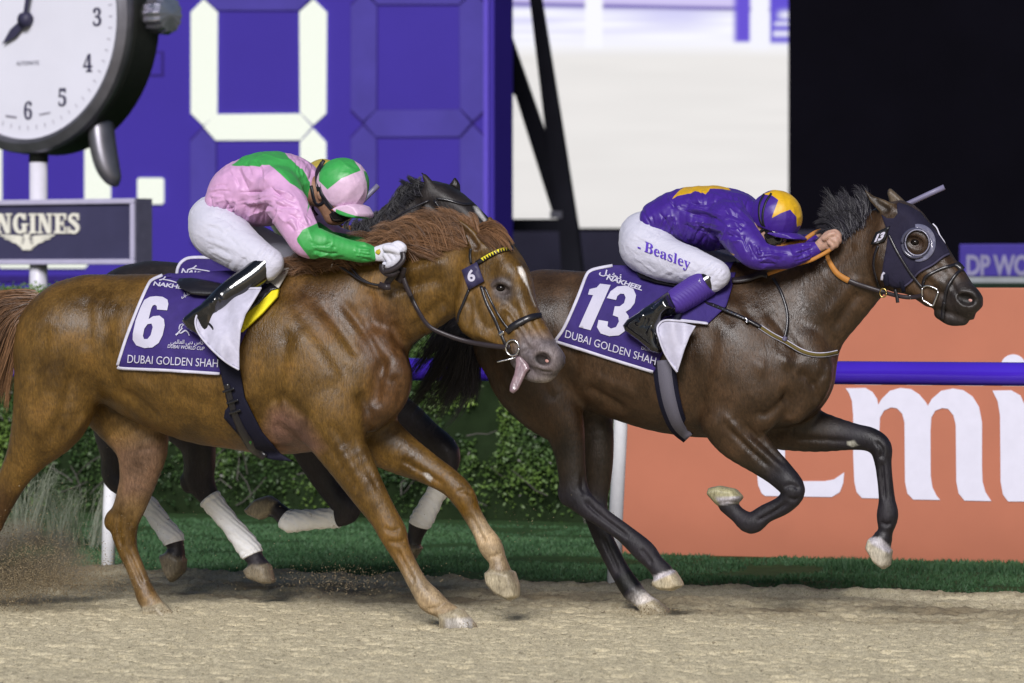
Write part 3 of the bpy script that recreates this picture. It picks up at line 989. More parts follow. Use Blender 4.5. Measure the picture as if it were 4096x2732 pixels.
mb = MB(); prof = [(0.01, 0.0), (Rf, 0.0)]; ring(mb, 0.001, 0.0, Rf, 0.0); mb.build('dial', DIAL, ck, True, CK)
mb = MB()
pr = [(Rf - .005, -0.01), (Rf, 0.035), (Rf + .03, 0.055), (Rc - .01, 0.03), (Rc, 0.0), (Rc, -0.03)]
for a_, b_ in zip(pr, pr[1:]): ring(mb, a_[0], a_[1], b_[0], b_[1])
fix_normals(mb.build('bezel', STEEL, ck, True, CK))
mb = MB()
pr = [(Rc - .004, -0.025), (Rc + .005, -0.06), (Rc + .006, -0.30), (Rc - .05, -0.36), (0.01, -0.37)]
for a_, b_ in zip(pr, pr[1:]): ring(mb, a_[0], a_[1], b_[0], b_[1])
fix_normals(mb.build('case_body', STEEL_DARK, ck, True, CK))
mb = MB(); xc = cxk + Rc
for i in range(5): pass
mb.tube([(xc - .02, -0.18, czk + 0.01), (xc + .06, -0.18, czk + 0.01)], 0.09, 24, up=(0, 1, 0))
mb.build('crown_stem', STEEL_DARK, ck, True, CK)
mb = MB(); n = 56
for (xa_, ra), (xb_, rb) in zip([(.05, .09), (.06, .125), (.16, .135), (.20, .12), (.21, .02)], [(.06, .125), (.16, .135), (.20, .12), (.21, .02), (.211, .001)]):
    V = []
    for (xx, rr) in ((xa_, ra), (xb_, rb)):
        for k_ in range(n):
            w_ = rr * (1 + (0.05 if k_ % 4 < 2 else -0.03) * (rr > .1)); th_ = 2 * math.pi * k_ / n
            V.append((xc + xx, -0.18 + w_ * math.cos(th_), czk + 0.01 + w_ * math.sin(th_)))
    mb.add(V, [[i, (i + 1) % n, n + (i + 1) % n, n + i] for i in range(n)])
fix_normals(mb.build('crown', STEEL_PALE, ck, True, CK))
for sgn in (1, -1):                                        # lower strap lugs
    L_ = cr([(0.50, -0.17, -0.62, .10), (0.535, -0.15, -0.76, .105), (0.565, -0.14, -0.90, .105), (0.605, -0.14, -1.03, .095), (0.650, -0.15, -1.12, .065), (0.67, -0.16, -1.16, .02)], 4)
    mb = MB(); mb.tube([(cxk + sgn * q[0], q[1], czk + q[2]) for q in L_], [q[3] for q in L_], 18, flat=0.80, up=(0, 1, 0))
    mb.build('lug', STEEL, ck, True, CK)
def flat_text(name, frame, text, o, ex, ey, h, mat, parent, off, bold=0.0, spacing=1.0, width=None):
    V, T = text_px(text, o, ex, ey, h, bold, spacing, width)
    L = frame.P(V[:, 0], V[:, 1], off)
    W = frame.rel(L)
    c = np.cross(W[T[:, 1]] - W[T[:, 0]], W[T[:, 2]] - W[T[:, 0]])
    T = np.where(((c @ frame.n) < 0)[:, None], T[:, ::-1], T)
    return mesh_np(name, W, T, mat, parent, False)
# numerals stand on the dial in the dial's own plane
def clock_text(name, text, ang, r, h, bold=0.0):
    V, T = glyphs(text, bold); V = V.copy(); V -= (V.max(0) + V.min(0)) / 2; V *= h / 0.73
    V[:, 0] *= 0.9
    L = np.stack([cxk + r * math.sin(ang) + V[:, 0], np.full(len(V), 0.004), czk + r * math.cos(ang) + V[:, 1]], 1)
    W = CK.rel(L); c = np.cross(W[T[:, 1]] - W[T[:, 0]], W[T[:, 2]] - W[T[:, 0]])
    T = np.where(((c @ CK.n) < 0)[:, None], T[:, ::-1], T)
    mesh_np(name, W, T, DIAL_INK, ck, False)
for hr in (1, 2, 3, 4, 5, 6, 7, 8, 9, 10, 11, 12):
    clock_text('numeral', ''.join(chr(0x1D7CE + int(c_)) for c_ in str(hr)), hr * math.pi / 6, 362 / ppm, 0.125, 0.008)
clock_text('dial_lettering', 'AUTOMATIC', 0, -0.30, 0.03)
for dx in (-1, 1):
    mb = MB(); x_ = cxk + dx * 0.155; z_ = czk - 0.665
    mb.hexa([(x_ - .05, .003, z_ - dx * -.006), (x_ + .05, .003, z_ + dx * .012 - dx * -.006), (x_ + .05, .006, z_ + dx * .012), (x_ - .05, .006, z_), (x_ - .05, .003, z_ + .01), (x_ + .05, .003, z_ + .01 + dx * .012), (x_ + .05, .006, z_ + .01 + dx * .012), (x_ - .05, .006, z_ + .01)])
    mb.build('small_mark', simple('dial_grey', (0.25, 0.24, 0.3), 0.5), ck, False, CK)
mb = MB()
for mn in range(60):
    a_ = mn * math.pi / 30; w_ = 0.004; 
    for rr0, rr1 in ((0.735, 0.765),):
        d_ = np.array([math.sin(a_), math.cos(a_)]); e_ = np.array([d_[1], -d_[0]])
        q = [d_ * rr0 - e_ * w_, d_ * rr0 + e_ * w_, d_ * rr1 + e_ * w_, d_ * rr1 - e_ * w_]
        mb.add([(cxk + p[0], 0.003, czk + p[1]) for p in q], [(0, 1, 2, 3)])
tag(mb.build('minute_track', simple('dial_track', (0.30, 0.29, 0.36), 0.5), ck, False, CK), kind='stuff')
def hand(name, ang, ln, w, y):
    d_ = np.array([math.sin(ang), math.cos(ang)]); e_ = np.array([d_[1], -d_[0]])
    q = [d_ * -0.06 - e_ * w * .6, d_ * -0.06 + e_ * w * .6, d_ * ln * .55 + e_ * w, d_ * ln, d_ * ln * .55 - e_ * w]
    mb = MB(); mb.prism([(cxk + p[0], czk + p[1]) for p in q], y, y + 0.012); fix_normals(mb.build(name, DIAL_INK, ck, False, CK))
hand('hour_hand', math.radians(233), 0.27, 0.034, 0.02); hand('minute_hand', math.radians(12), 0.58, 0.02, 0.036)
mb = MB(); mb.tube([(cxk, 0.0, czk), (cxk, 0.06, czk)], 0.05, 20); mb.build('hub', DIAL_INK, ck, True, CK)
POLE = simple('pole_paint', (0.60, 0.59, 0.68), 0.4, 0.4, var=0.04)
xp = float(CK.P(196, 700, -0.2)[0])
mb = MB(); mb.tube([(xp, -0.09, 0), (xp, -0.09, float(CK.P(196, 640)[2]))], 0.063, 20); mb.build('pole', POLE, ck, True, CK)
mb = MB(); mb.tube([(xp, -0.09, float(CK.P(196, 645)[2])), (xp, -0.09, float(CK.P(196, 560)[2]))], 0.068, 20); mb.build('pole_collar', STEEL_DARK, ck, True, CK)
# sign box
SG = CK
sg = empty('sign_box', SG.O, 'dark grey sign box with cream lettering and winged emblem below the clock', 'sign')
SIGN = simple('sign_slate', (0.040, 0.038, 0.088), 0.5, 0.3, var=0.12, nscale=3)
FRAME_P = simple('sign_frame', (0.42, 0.40, 0.55), 0.4, 0.4, var=0.05)
SIDE_P = simple('sign_side', (0.085, 0.082, 0.13), 0.6, 0.3)
bx0, bx1 = float(SG.P(-640, 900)[0]), float(SG.P(545, 900)[0]); bz0, bz1 = float(SG.P(270, 1058)[2]), float(SG.P(270, 797)[2])
mb = MB(); mb.box((bx0, -0.17, bz0), (bx1, -0.002, bz1)); mb.build('cabinet', SIDE_P, sg, False, SG)
mb = MB(); mb.box((bx0 + .03, -0.001, bz0 + .03), (bx1 - .035, 0.004, bz1 - .03)); mb.build('face', SIGN, sg, False, SG)
fw = 0.036
for lo, hi in (((bx0, 0, bz0), (bx1, .03, bz0 + fw)), ((bx0, 0, bz1 - fw), (bx1, .03, bz1)), ((bx1 - fw, 0.001, bz0 + fw), (bx1, .029, bz1 - fw)), ((bx0, 0.001, bz0 + fw), (bx0 + fw, .029, bz1 - fw))):
    mb = MB(); mb.box(lo, hi); bevel(mb.build('frame_bar', FRAME_P, sg, False, SG), 0.006)
CREAM = simple('cream_letters', (0.72, 0.70, 0.62), 0.5, 0.3, var=0.03)
# slab serif capitals, drawn as strokes on a unit cell
SER = 0.2
def stroke_letter(ch):
    B, T_ = 0.27, 0.12                                     # bold and thin strokes
    R_ = []
    def r(x0, y0, x1, y1): R_.append([(x0, y0), (x1, y0), (x1, y1), (x0, y1)])
    def arc(cx_, cy_, rx, ry, a0, a1, w0, w1):
        a = np.radians(np.linspace(a0, a1, 15)); o_ = [(cx_ + rx * math.cos(q), cy_ + ry * math.sin(q)) for q in a]
        w = w0 + (w1 - w0) * np.abs(np.cos(a))
        R_.append(o_ + [(cx_ + (rx - ww) * math.cos(q), cy_ + (ry - ww) * math.sin(q)) for q, ww in list(zip(a, w))[::-1]])
    if ch == 'L': r(.10, 0, .36, 1); r(0, 0, .46, .1); r(0, .9, .46, 1); r(.36, 0, .8, .12); r(.70, .12, .8, .34); W_ = .84
    elif ch == 'O': arc(.45, .5, .45, .52, 0, 360, .13, .25); W_ = .92
    elif ch == 'N': r(.10, .0, .20, 1); r(.0, 0, .32, .1); r(0, .9, .34, 1); R_.append([(.06, 1), (.36, 1), (.86, 0), (.62, 0)]); r(.74, 0, .86, 1); r(.62, .9, .98, 1); W_ = 1.0
    elif ch == 'G': arc(.45, .5, .45, .52, 40, 330, .13, .26); r(.56, .40, .98, .50); r(.62, .04, .86, .46); r(.72, .66, .82, 1.0); W_ = .98
    elif ch == 'I': r(.10, 0, .36, 1); r(0, 0, .46, .1); r(0, .9, .46, 1); W_ = .5
    elif ch == 'E': r(.10, 0, .36, 1); r(0, 0, .80, .11); r(0, .89, .78, 1); r(.36, .45, .58, .55); r(.54, .36, .62, .64); r(.68, .89, .78, .68); r(.70, .11, .80, .34); W_ = .84
    elif ch == 'S':
        arc(.38, .74, .36, .28, 40, 230, .12, .20); arc(.38, .26, .36, .28, 220, 410, .12, .22)
        R_.append([(.10, .60), (.30, .72), (.72, .42), (.52, .28)]); r(.60, .66, .70, 1.0); r(.03, 0, .13, .34); W_ = .78
    return R_, W_
xcur = -124.0
for ch in 'LONGINES':
    R_, W_ = stroke_letter(ch); s_ = 72.0
    loops = R_
    mb = MB(); lay = 0
    for pl in loops:
        q = [SG.P(xcur + p[0] * s_ * 0.86, 934 - p[1] * 80) for p in pl]
        lay += 1
        V2 = [(float(a[0]), float(a[2])) for a in q]
        mb.prism(V2, 0.006, 0.014 + 0.0015 * lay)
    o = mb.build('letter', CREAM, sg, False, SG); fix_normals(o)
    xcur += W_ * s_ * 0.86 + 3.5
mb = MB()
def emb(poly, y):
    mb.prism([(float(SG.P(x, yy)[0]), float(SG.P(x, yy)[2])) for x, yy in poly], 0.006, y)
for sgn in (1, -1):
    for k_, (w0, y0, w1) in enumerate(((112, 938, 30), (96, 950, 26), (70, 962, 20), (44, 974, 14))):
        emb([(114 + sgn * 12, y0 + 14 + k_ * 2), (114 + sgn * 30, y0 + 4), (114 + sgn * w0, y0), (114 + sgn * (w0 - 8), y0 + 7), (114 + sgn * 22, y0 + 18)], 0.012 + .001 * k_)
emb([(100, 936), (128, 936), (122, 958), (128, 978), (135, 980), (132, 1000), (96, 1000), (93, 980), (100, 978), (106, 958)], 0.02)
fix_normals(mb.build('winged_emblem', CREAM, sg, False, SG))

# ---- video screen with its support frame and added night backdrop
VS = Frame(3178, 48.0)
vs_ = empty('video_screen', VS.O, 'huge bright video screen showing the pale sand track', 'screen')
gx = np.linspace(1960, 3178, 160); gy = np.linspace(-500, 912, 170)
GX, GY = np.meshgrid(gx, gy)
colr = np.zeros(GX.shape + (3,)); colr[:] = rgb(229, 226, 224)
def soft(v, a, b): return np.clip((v - a) / (b - a), 0, 1)
def over(c, col, m): return c * (1 - m[..., None]) + np.array(rgb(*col)) * m[..., None]
nz = vnoise(np.stack([GX / 260, GY / 30, 0 * GX], -1))
colr *= (0.97 + 0.05 * nz)[..., None]
colr = over(colr, (244, 244, 252), 1 - soft(GY, 170, 230))
colr = over(colr, (206, 204, 243), (1 - soft(GY, 60, 190)) * np.clip(vnoise(np.stack([GX / 300, GY / 16, 0 * GX + 3], -1)) * 1.7 - .45, 0, 1))
ln = 16 + (GX - 2030) * 0.022
colr = over(colr, (205, 195, 240), 1 - soft(GY, ln - 6, ln + 2))
colr = over(colr, (72, 48, 160), np.exp(-((GY - ln) / 9.0) ** 2))
colr = over(colr, (245, 245, 252), soft(GX, 2335, 2345) * (1 - soft(GX, 2405, 2415)) * (1 - soft(GY, 180, 200)))
m = soft(GX, 2925, 2950) * (1 - soft(GX, 2995, 3005)) * (1 - soft(GY, 160, 176)); colr = over(colr, (82, 52, 205), m)
m = soft(GX, 3075, 3085) * (1 - soft(GY, 164, 180)); colr = over(colr, (76, 50, 205), m)
m = soft(GX, 3085, 3100) * np.maximum(np.exp(-((GY - 60) / 17.) ** 2) * (0.5 + 0.5 * np.sin(GX / 16)), np.maximum(np.exp(-((GY - 95) / 8.) ** 2) * soft(GX, 3080, 3110), np.exp(-((GY - 135) / 12.) ** 2))); colr = over(colr, (235, 235, 250), np.clip(m, 0, 1))
colr = over(colr, (240, 240, 250), soft(GX, 3000, 3010) * (1 - soft(GX, 3070, 3082)) * (1 - soft(GY, 180, 210)))
t = NT('screen_picture'); t.set(base=(0.02, 0.02, 0.02), em=t.attr('Col', 'Color'), ems=1.0, rough=0.5)
n0, n1 = GX.shape
ii = (np.arange(n0 - 1)[:, None] * n1 + np.arange(n1 - 1)[None]).ravel()
F = np.stack([ii, ii + 1, ii + n1 + 1, ii + n1], 1)
L = VS.P(GX.ravel(), GY.ravel(), 0.0)
o = mesh_np('picture', VS.rel(L), F[:, ::-1], t.m, vs_, True, attrs={'Col': colr.reshape(-1, 3)})
BLACK = simple('matt_black', (0.0022, 0.0019, 0.0042), 0.9, 0.05, var=0.2, nscale=1)
SLATE = simple('dark_slate', (0.024, 0.023, 0.042), 0.8, 0.1, var=0.15, nscale=2)
SLATE2 = simple('dark_steelwork', (0.010, 0.010, 0.016), 0.75, 0.12, var=0.2, nscale=3)
x0, x1 = float(VS.P(1940, 0)[0]), float(VS.P(3178, 0)[0]); za, zb = float(VS.P(3178, 912)[2]), float(VS.P(3178, -500)[2])
mb = MB(); mb.box((x0, -0.6, za - 0.02), (x1, -0.03, zb)); mb.build('cabinet', BLACK, vs_, False, VS)
mb = MB(); xe = float(VS.P(9500, 600)[0]); mb.box((x1 + 0.004, -2.0, 0), (xe, 0.25, 9)); o = mb.build('night_backdrop', BLACK, None, False, VS, VS.O)  # added wall that hides the bright sky so the night stays black
tag(o, 'tall black backdrop added for the dark of night behind the leading horse', 'backdrop')
mb = MB(); x0b, x1b = float(VS.P(1900, 1000)[0]), float(VS.P(3300, 1000)[0]); mb.box((x0b, -0.5, 0), (x1b, 0.3, za - 0.03)); o = mb.build('screen_plinth', SLATE, None, False, VS, VS.O)
tag(o, 'dark slate plinth wall under the video screen', 'wall')
TR = Frame(2022, 43.0)
tr = empty('support_frame', TR.O, 'black steel frame of slanting beams between scoreboard and screen', 'frame')
def beam(name, poly, y0=-0.15, y1=0.15, mat=SLATE2):
    mb = MB(); mb.prism([(float(TR.P(x, y)[0]), float(TR.P(x, y)[2])) for x, y in poly], y0, y1); o = mb.build(name, mat, tr, False, TR); fix_normals(o)
beam('upright', [(1974, -700), (2024, -700), (2024, 1330), (1974, 1330)], -0.12, -0.065)
beam('brace', [(2020, 105), (2032, 118), (2215, 640), (2300, 872), (2214, 868), (2062, 385), (2020, 340)], -0.06, 0.0)
beam('slanting_post', [(2070, -400), (2115, -400), (2166, 0), (2249, 510), (2313, 918), (2350, 1240), (2262, 1240), (2240, 905), (2192, 561), (2125, 0)], -0.04, 0.05)
beam('cross_bar', [(2026, 876), (2250, 876), (2250, 925), (2026, 925)], -0.05, 0.03)
beam('end_plate', [(2210, 845), (2256, 845), (2256, 873), (2210, 873)], 0.051, 0.07, simple('grey_plate', (0.10, 0.10, 0.13), 0.6))

# ---- small purple sign far right, with a pale kerb wall below it
DP = Frame(3838, 34.0)
dp = empty('sponsor_sign', DP.O, 'low purple sign with pale lettering above the orange board', 'sign')
xa, xb = float(DP.P(3836, 1040)[0]), float(DP.P(5200, 1040)[0]); z0, z1 = float(DP.P(3838, 1106)[2]), float(DP.P(3838, 976)[2])
mb = MB(); mb.box((xa, -0.08, z0), (xb, 0, z1)); bevel(mb.build('panel', simple('sign_purple', (0.036, 0.022, 0.22), 0.5, 0.3, var=0.05), dp, False, DP), 0.01)
flat_text('lettering', DP, 'DP WORLD', (3866, 1098), (1, 0.004), (0, -1), 80, simple('sign_pale', (0.20, 0.19, 0.31), 0.5, 0.3), dp, 0.004, 0.035, 0.95, 390)
mb = MB(); z0b = float(DP.P(3838, 1131)[2]); mb.box((xa - 0.1, -0.12, z0b), (xb, 0.03, z0 - 0.004)); o = mb.build('kerb_wall', simple('pale_kerb', (0.24, 0.26, 0.28), 0.7, 0.2), None, False, DP, DP.O)
tag(o, 'pale grey kerb wall under the purple sign', 'wall')
DK = Frame(3838, 33.0)
mb = MB(); mb.box((float(DK.P(3300, 1040)[0]), -0.3, 0), (float(DK.P(5600, 1040)[0]), 0, float(DK.P(3838, 1131)[2]))); o = mb.build('low_wall', simple('dark_green_wall', (0.012, 0.022, 0.015), 0.9, 0.1), None, False, DK, DK.O)
tag(o, 'low dark green wall just above the orange board', 'wall')

# ================================================================== horses
F1 = Frame(1830, 18.10)
F2 = Frame(2620, 18.56)
F3 = Frame(1000, 19.42)
HOOF = (0.40, 0.35, 0.245)
BAND = (0.72, 0.70, 0.68)


def coat_material(name, rough, spec, mottle, sheen=0.0):
    t = NT(name)
    c = t.attr('Col', 'Color')
    big_ = t.noise(7, 4, 0.55); med = t.noise(60, 4, 0.6, (1, 1, 0.38)); hairn = t.noise(150, 4, 0.7, (1.0, 1.0, 0.30))
    c1 = t.mix(c, t.ramp(big_, [(0.32, (0.42, 0.40, 0.38)), (0.52, (1, 1, 1)), (0.72, (1.55, 1.48, 1.40))]), mottle, 'MULTIPLY')
    c2 = t.mix(c1, t.ramp(med, [(0.3, (0.72, 0.70, 0.68)), (0.65, (1.12, 1.12, 1.12))]), 0.8, 'MULTIPLY')
    c3 = t.mix(c2, t.ramp(hairn, [(0.30, (0.50, 0.48, 0.46)), (0.68, (1.35, 1.35, 1.35))]), 0.85, 'MULTIPLY')
    lum = t.n('ShaderNodeRGBToBW'); t.l(c, lum.inputs[0])
    rr = t.math('ADD', t.ramp(big_, [(0.35, (rough - .10,) * 3), (0.65, (rough + .14,) * 3)]), t.ramp(lum.outputs[0], [(0.010, (0.16,) * 3), (0.025, (0.0,) * 3)]))
    t.set(base=c3, rough=rr, spec=spec, sheen=sheen)
    t.p.inputs['Sheen Roughness'].default_value = 0.4
    b = t.bump(hairn, 0.45, 0.005)
    b = t.bump(med, 0.20, 0.009, b)
    t.bump(t.noise(10, 2, 0.45, (1, 1, 0.45)), 0.18, 0.030, b)
    return t.m


def disp(sd, V, lines, gain=1.35, sharp=False):
    """grooves (positive depth in mm) and ridges (negative) drawn over the near side as photo polylines: (pts, depth_mm, width_px)"""
    W = sd.fr.W(V); px, py = proj(W)
    N = sd.grad(V)
    amt = np.zeros(len(V))
    hitoff = None
    for pts, dep, wid, *side in lines:
        P = cr(pts, 5)
        x0, y0 = P.min(0) - 3 * wid; x1, y1 = P.max(0) + 3 * wid
        m = np.where((px > x0) & (px < x1) & (py > y0) & (py < y1) & (N[:, 1] > -0.25))[0]
        if side: m = m[(V[m, 1] > side[0][0]) & (V[m, 1] < side[0][1])]
        if len(m) == 0: continue
        d2 = np.full(len(m), 1e12); tt = np.zeros(len(m))
        for i in range(len(P) - 1):
            a, b = P[i], P[i + 1]; e = b - a
            wx, wy = px[m] - a[0], py[m] - a[1]
            t = np.clip((wx * e[0] + wy * e[1]) / (e @ e + 1e-9), 0, 1)
            q = (wx - e[0] * t) ** 2 + (wy - e[1] * t) ** 2
            u = q < d2; d2[u] = q[u]; tt[u] = (i + t[u]) / (len(P) - 1)
        fade = np.clip(np.minimum(tt, 1 - tt) / 0.2, 0, 1); fade = fade * fade * (3 - 2 * fade)
        amt[m] -= gain * dep * 0.001 * (np.exp(-np.sqrt(d2) / wid * 1.3) if sharp else np.exp(-d2 / wid ** 2)) * fade * np.clip(N[m, 1] + 0.5, 0, 1)
    return V + N * amt[:, None]


def paint(sd, V, C, jobs):
    px, py = proj(sd.fr.W(V))
    for poly, col, soft_, *rng in jobs:
        s_ = poly_sd(px, py, poly)
        m = np.clip(0.5 - s_ / (2 * soft_), 0, 1)
        if rng: m = m * ((V[:, 1] > rng[0][0]) & (V[:, 1] < rng[0][1]))
        C = C * (1 - m[:, None]) + np.array(col) * m[:, None]
    return C


def horse_body(sd, mat, root, lines=(), jobs=(), post=None):
    V, Q = sd.mesh()
    C = sd.colour(V)
    C = paint(sd, V, C, jobs)
    V = disp(sd, V, lines)
    return mesh_np('body', sd.fr.rel(V), Q, mat, root, True, attrs={'Col': C})


def eye(sd, px, py, r, root, mat, lift=-0.009, squash=0.75):
    off = float(sd.hit(px, py)[0]) + lift
    c = sd.fr.rel(sd.fr.P(px, py, off))
    bm = bmesh.new(); bmesh.ops.create_uvsphere(bm, u_segments=20, v_segments=12, radius=r)
    V = np.array([v.co for v in bm.verts]); V[:, 2] *= squash; F = [[v.index for v in f.verts] for f in bm.faces]; bm.free()
    return mesh_np('eye', V + c, F, mat, root, True)


t = NT('eye_dark'); t.set(base=(0.006, 0.004, 0.004), rough=0.10, spec=0.35); EYE = t.m

# ------------------------------------------------------------------ horse 1: chestnut, number 6
CH = (0.112, 0.060, 0.011); CHD = (0.060, 0.028, 0.007); CHL = (0.180, 0.108, 0.040); GREYM = (0.095, 0.082, 0.092); SANDY = (0.33, 0.245, 0.145)
HR1 = empty('race_horse', F1.O, 'chestnut racehorse number 6 with a white face stripe and tongue hanging out', 'horse', 'galloping racehorses')
S1 = Sdf(F1, (-520, 760, 2300, 2540), (-0.40, 0.42), 0.0076)
S1.chain([(235, 1400, 170, 0, 1.3, *CH), (320, 1345, 243, 0, 1.0, *CH), (480, 1352, 262, 0, .92, *CH), (640, 1400, 312, 0, .82, *CH), (816, 1442, 340, 0, .78, *CH), (957, 1458, 347, 0, .76, *CH), (1100, 1452, 372, 0, .70, *CH), (1230, 1455, 355, 0, .66, *CH), (1330, 1480, 300, 0, .72, *CH), (1405, 1500, 240, 0, .88, *CH)], 0.03, sub=3)
S1.chain([(1190, 1330, 270, 0, .48, *CH), (1330, 1310, 265, 0, .5, *CH), (1480, 1228, 218, .0, .50, *CH), (1640, 1170, 184, .01, .50, *CH), (1780, 1105, 158, .03, .52, *CH), (1885, 1055, 128, .045, .6, *CH)], 0.10, sub=3)
S1.ell(1230, 1500, 0.17, 190, 300, 0.115, -24, 0.06, CH)                     # shoulder
S1.ell(1230, 1500, -0.17, 190, 300, 0.115, -24, 0.06, CH)
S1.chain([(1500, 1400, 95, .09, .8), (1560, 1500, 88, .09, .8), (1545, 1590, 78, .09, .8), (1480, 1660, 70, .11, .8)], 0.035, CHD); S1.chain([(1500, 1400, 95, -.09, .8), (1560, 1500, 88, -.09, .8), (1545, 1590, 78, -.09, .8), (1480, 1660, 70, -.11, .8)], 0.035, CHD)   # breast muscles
S1.ell(1330, 1640, 0.16, 110, 150, 0.10, -35, 0.05, CH)
# hind quarters
S1.chain([(265, 1360, 205, .115, .75, *CH), (232, 1520, 188, .125, .75, *CH), (205, 1650, 166, .13, .72, *CH), (120, 1800, 95, .135, .8, *CH), (60, 1900, 66, .135, .85, *CH), (10, 2000, 54, .135, .8, *CHD), (-55, 2115, 54, .13, .8, *CHD), (-130, 2185, 40, .13, .85, *CHD), (-225, 2250, 33, .13, .9, *SANDY), (-305, 2300, 38, .13, .9, *SANDY), (-350, 2350, 32, .13, .9, *SANDY)], 0.05)
S1.poly([(-372, 2342), (-320, 2368), (-345, 2430), (-420, 2425)], .13, .055, 0.020, 0.010, HOOF)
S1.ell(-30, 2090, .135, 45, 22, .028, 40, 0.02, CHD)
S1.chain([(300, 1400, 190, -.11, .75, *CH), (470, 1600, 165, -.12, .70, *CH), (562, 1760, 122, -.125, .70, *CHL), (556, 1900, 84, -.125, .78, *CHL), (524, 2010, 70, -.125, .75, *CHL), (496, 2090, 64, -.125, .72, *CH), (508, 2190, 44, -.125, .85, *CH), (540, 2270, 38, -.125, .9, *CHL), (568, 2340, 39, -.125, .9, *CHL), (590, 2392, 44, -.125, .95, *CHL), (620, 2430, 40, -.125, .95, *SANDY)], 0.04)
S1.ell(446, 2080, -.125, 30, 44, .03, 15, 0.02, CH)
S1.poly([(580, 2425), (650, 2412), (700, 2468), (705, 2490), (580, 2490)], -.125, .058, 0.020, 0.010, HOOF)
# fore legs
S1.chain([(1310, 1700, 118, .15, .85, *CH), (1390, 1830, 96, .15, .82, *CH), (1470, 1965, 74, .145, .8, *CH), (1530, 2060, 60, .14, .85, *CH), (1570, 2130, 57, .14, .95, *CH), (1592, 2185, 46, .14, .95, *CH), (1628, 2255, 38, .14, .95, *CHL), (1675, 2340, 40, .14, .95, *SANDY), (1722, 2400, 50, .14, .95, *SANDY), (1768, 2434, 40, .14, 1.0, *SANDY), (1800, 2458, 42, .14, 1.05, *SANDY)], 0.035)
S1.poly([(1765, 2455), (1842, 2432), (1898, 2498), (1905, 2525), (1765, 2525)], .14, .058, 0.020, 0.010, HOOF)
S1.ell(1700, 2420, .14, 24, 16, .03, 30, 0.015, (0.10, 0.06, 0.035))
S1.chain([(1470, 1720, 118, -.10, .85, *CH), (1580, 1800, 92, -.11, .8, *CH), (1700, 1868, 66, -.12, .8, *CH), (1800, 1930, 53, -.12, .9, *CH), (1852, 1985, 50, -.12, .95, *CH), (1885, 2050, 40, -.12, .95, *CH), (1925, 2120, 38, -.12, .95, *SANDY), (1962, 2185, 48, -.12, .95, *SANDY), (1990, 2240, 36, -.12, 1.0, *SANDY), (2000, 2285, 44, -.12, 1.05, *SANDY)], 0.035)
S1.poly([(1943, 2290), (1970, 2270), (2055, 2285), (2072, 2340), (2074, 2388), (2038, 2403), (1985, 2375), (1950, 2335)], -.12, .056, 0.020, 0.010, HOOF)
# head
S1.poly([(1880, 1000), (1925, 955), (1985, 945), (2040, 972), (2085, 1030), (2122, 1100), (2140, 1205), (2163, 1262), (2195, 1322), (2226, 1378), (2256, 1425), (2256, 1456), (2228, 1486), (2180, 1490), (2125, 1470), (2085, 1445), (2040, 1412), (1990, 1388), (1950, 1378), (1900, 1362), (1855, 1332), (1832, 1285), (1830, 1220), (1842, 1140), (1855, 1070)], .05, .098, .050, 0.03, CH, 'add', .14, .052, ((1960, 1050), (2200, 1430)))
S1.ell(1925, 1235, .10, 92, 118, .052, -20, 0.03, CH)                        # cheek
S1.ell(2040, 1095, .115, 60, 52, .045, 40, 0.03, CH)                         # brow
S1.chain([(2010, 1250, 30, .15, .8, *CH), (2090, 1330, 28, .16, .8, *CH)], 0.03)  # facial ridge
S1.ell(2188, 1432, .165, 68, 62, .048, 40, 0.03, GREYM)                      # nostril wing
S1.chain([(2070, 1442, 30, .12, .9, *GREYM), (2120, 1490, 33, .13, .95, *GREYM), (2175, 1502, 30, .14, 1.0, *(0.26, .23, .20)), (2205, 1492, 24, .14, 1.0, *(0.26, .23, .20))], 0.015)
S1.poly([(1830, 872), (1851, 915), (1870, 968), (1884, 1003), (1905, 1020), (1940, 1010), (1935, 975), (1905, 928), (1872, 898)], .13, .016, .012, 0.016, CH)
S1.poly([(1957, 862), (1983, 888), (2014, 930), (2036, 968), (1995, 975), (1962, 930), (1947, 890)], -.03, .016, .012, 0.016, CH)
S1.chain([(1845, 905, 5, .146, 1), (1880, 950, 9, .146, 1), (1905, 985, 10, .150, 1)], 0.012, col=CHD, mode='sub')
S1.ell(2170, 1438, float(S1.hit(2172, 1438)[0]), 36, 27, .030, 25, 0.008, (0.010, 0.006, 0.007), 'sub')
S1.chain([(2085, 1462, 6, .185, 1), (2140, 1478, 5, .19, 1), (2200, 1486, 5, .185, 1)], 0.010, col=(0.06, 0.05, 0.05), mode='sub')
S1.ell(2005, 1152, .162, 34, 22, .014, 18, 0.012, (0.05, 0.042, 0.045), 'sub')
S1.chain([(1972, 1140, 7, .155, 1.2), (2004, 1126, 9, .163, 1.2), (2040, 1146, 7, .160, 1.2)], 0.012, col=(0.07, 0.055, 0.055))
COAT1 = coat_material('chestnut_coat', 0.40, 0.40, 0.85)
D1 = DepthMap([S1], (-60, 820, 2300, 1900), 10, 0)
D1s = DepthMap([S1], (-60, 820, 2300, 1900), 14, 9)
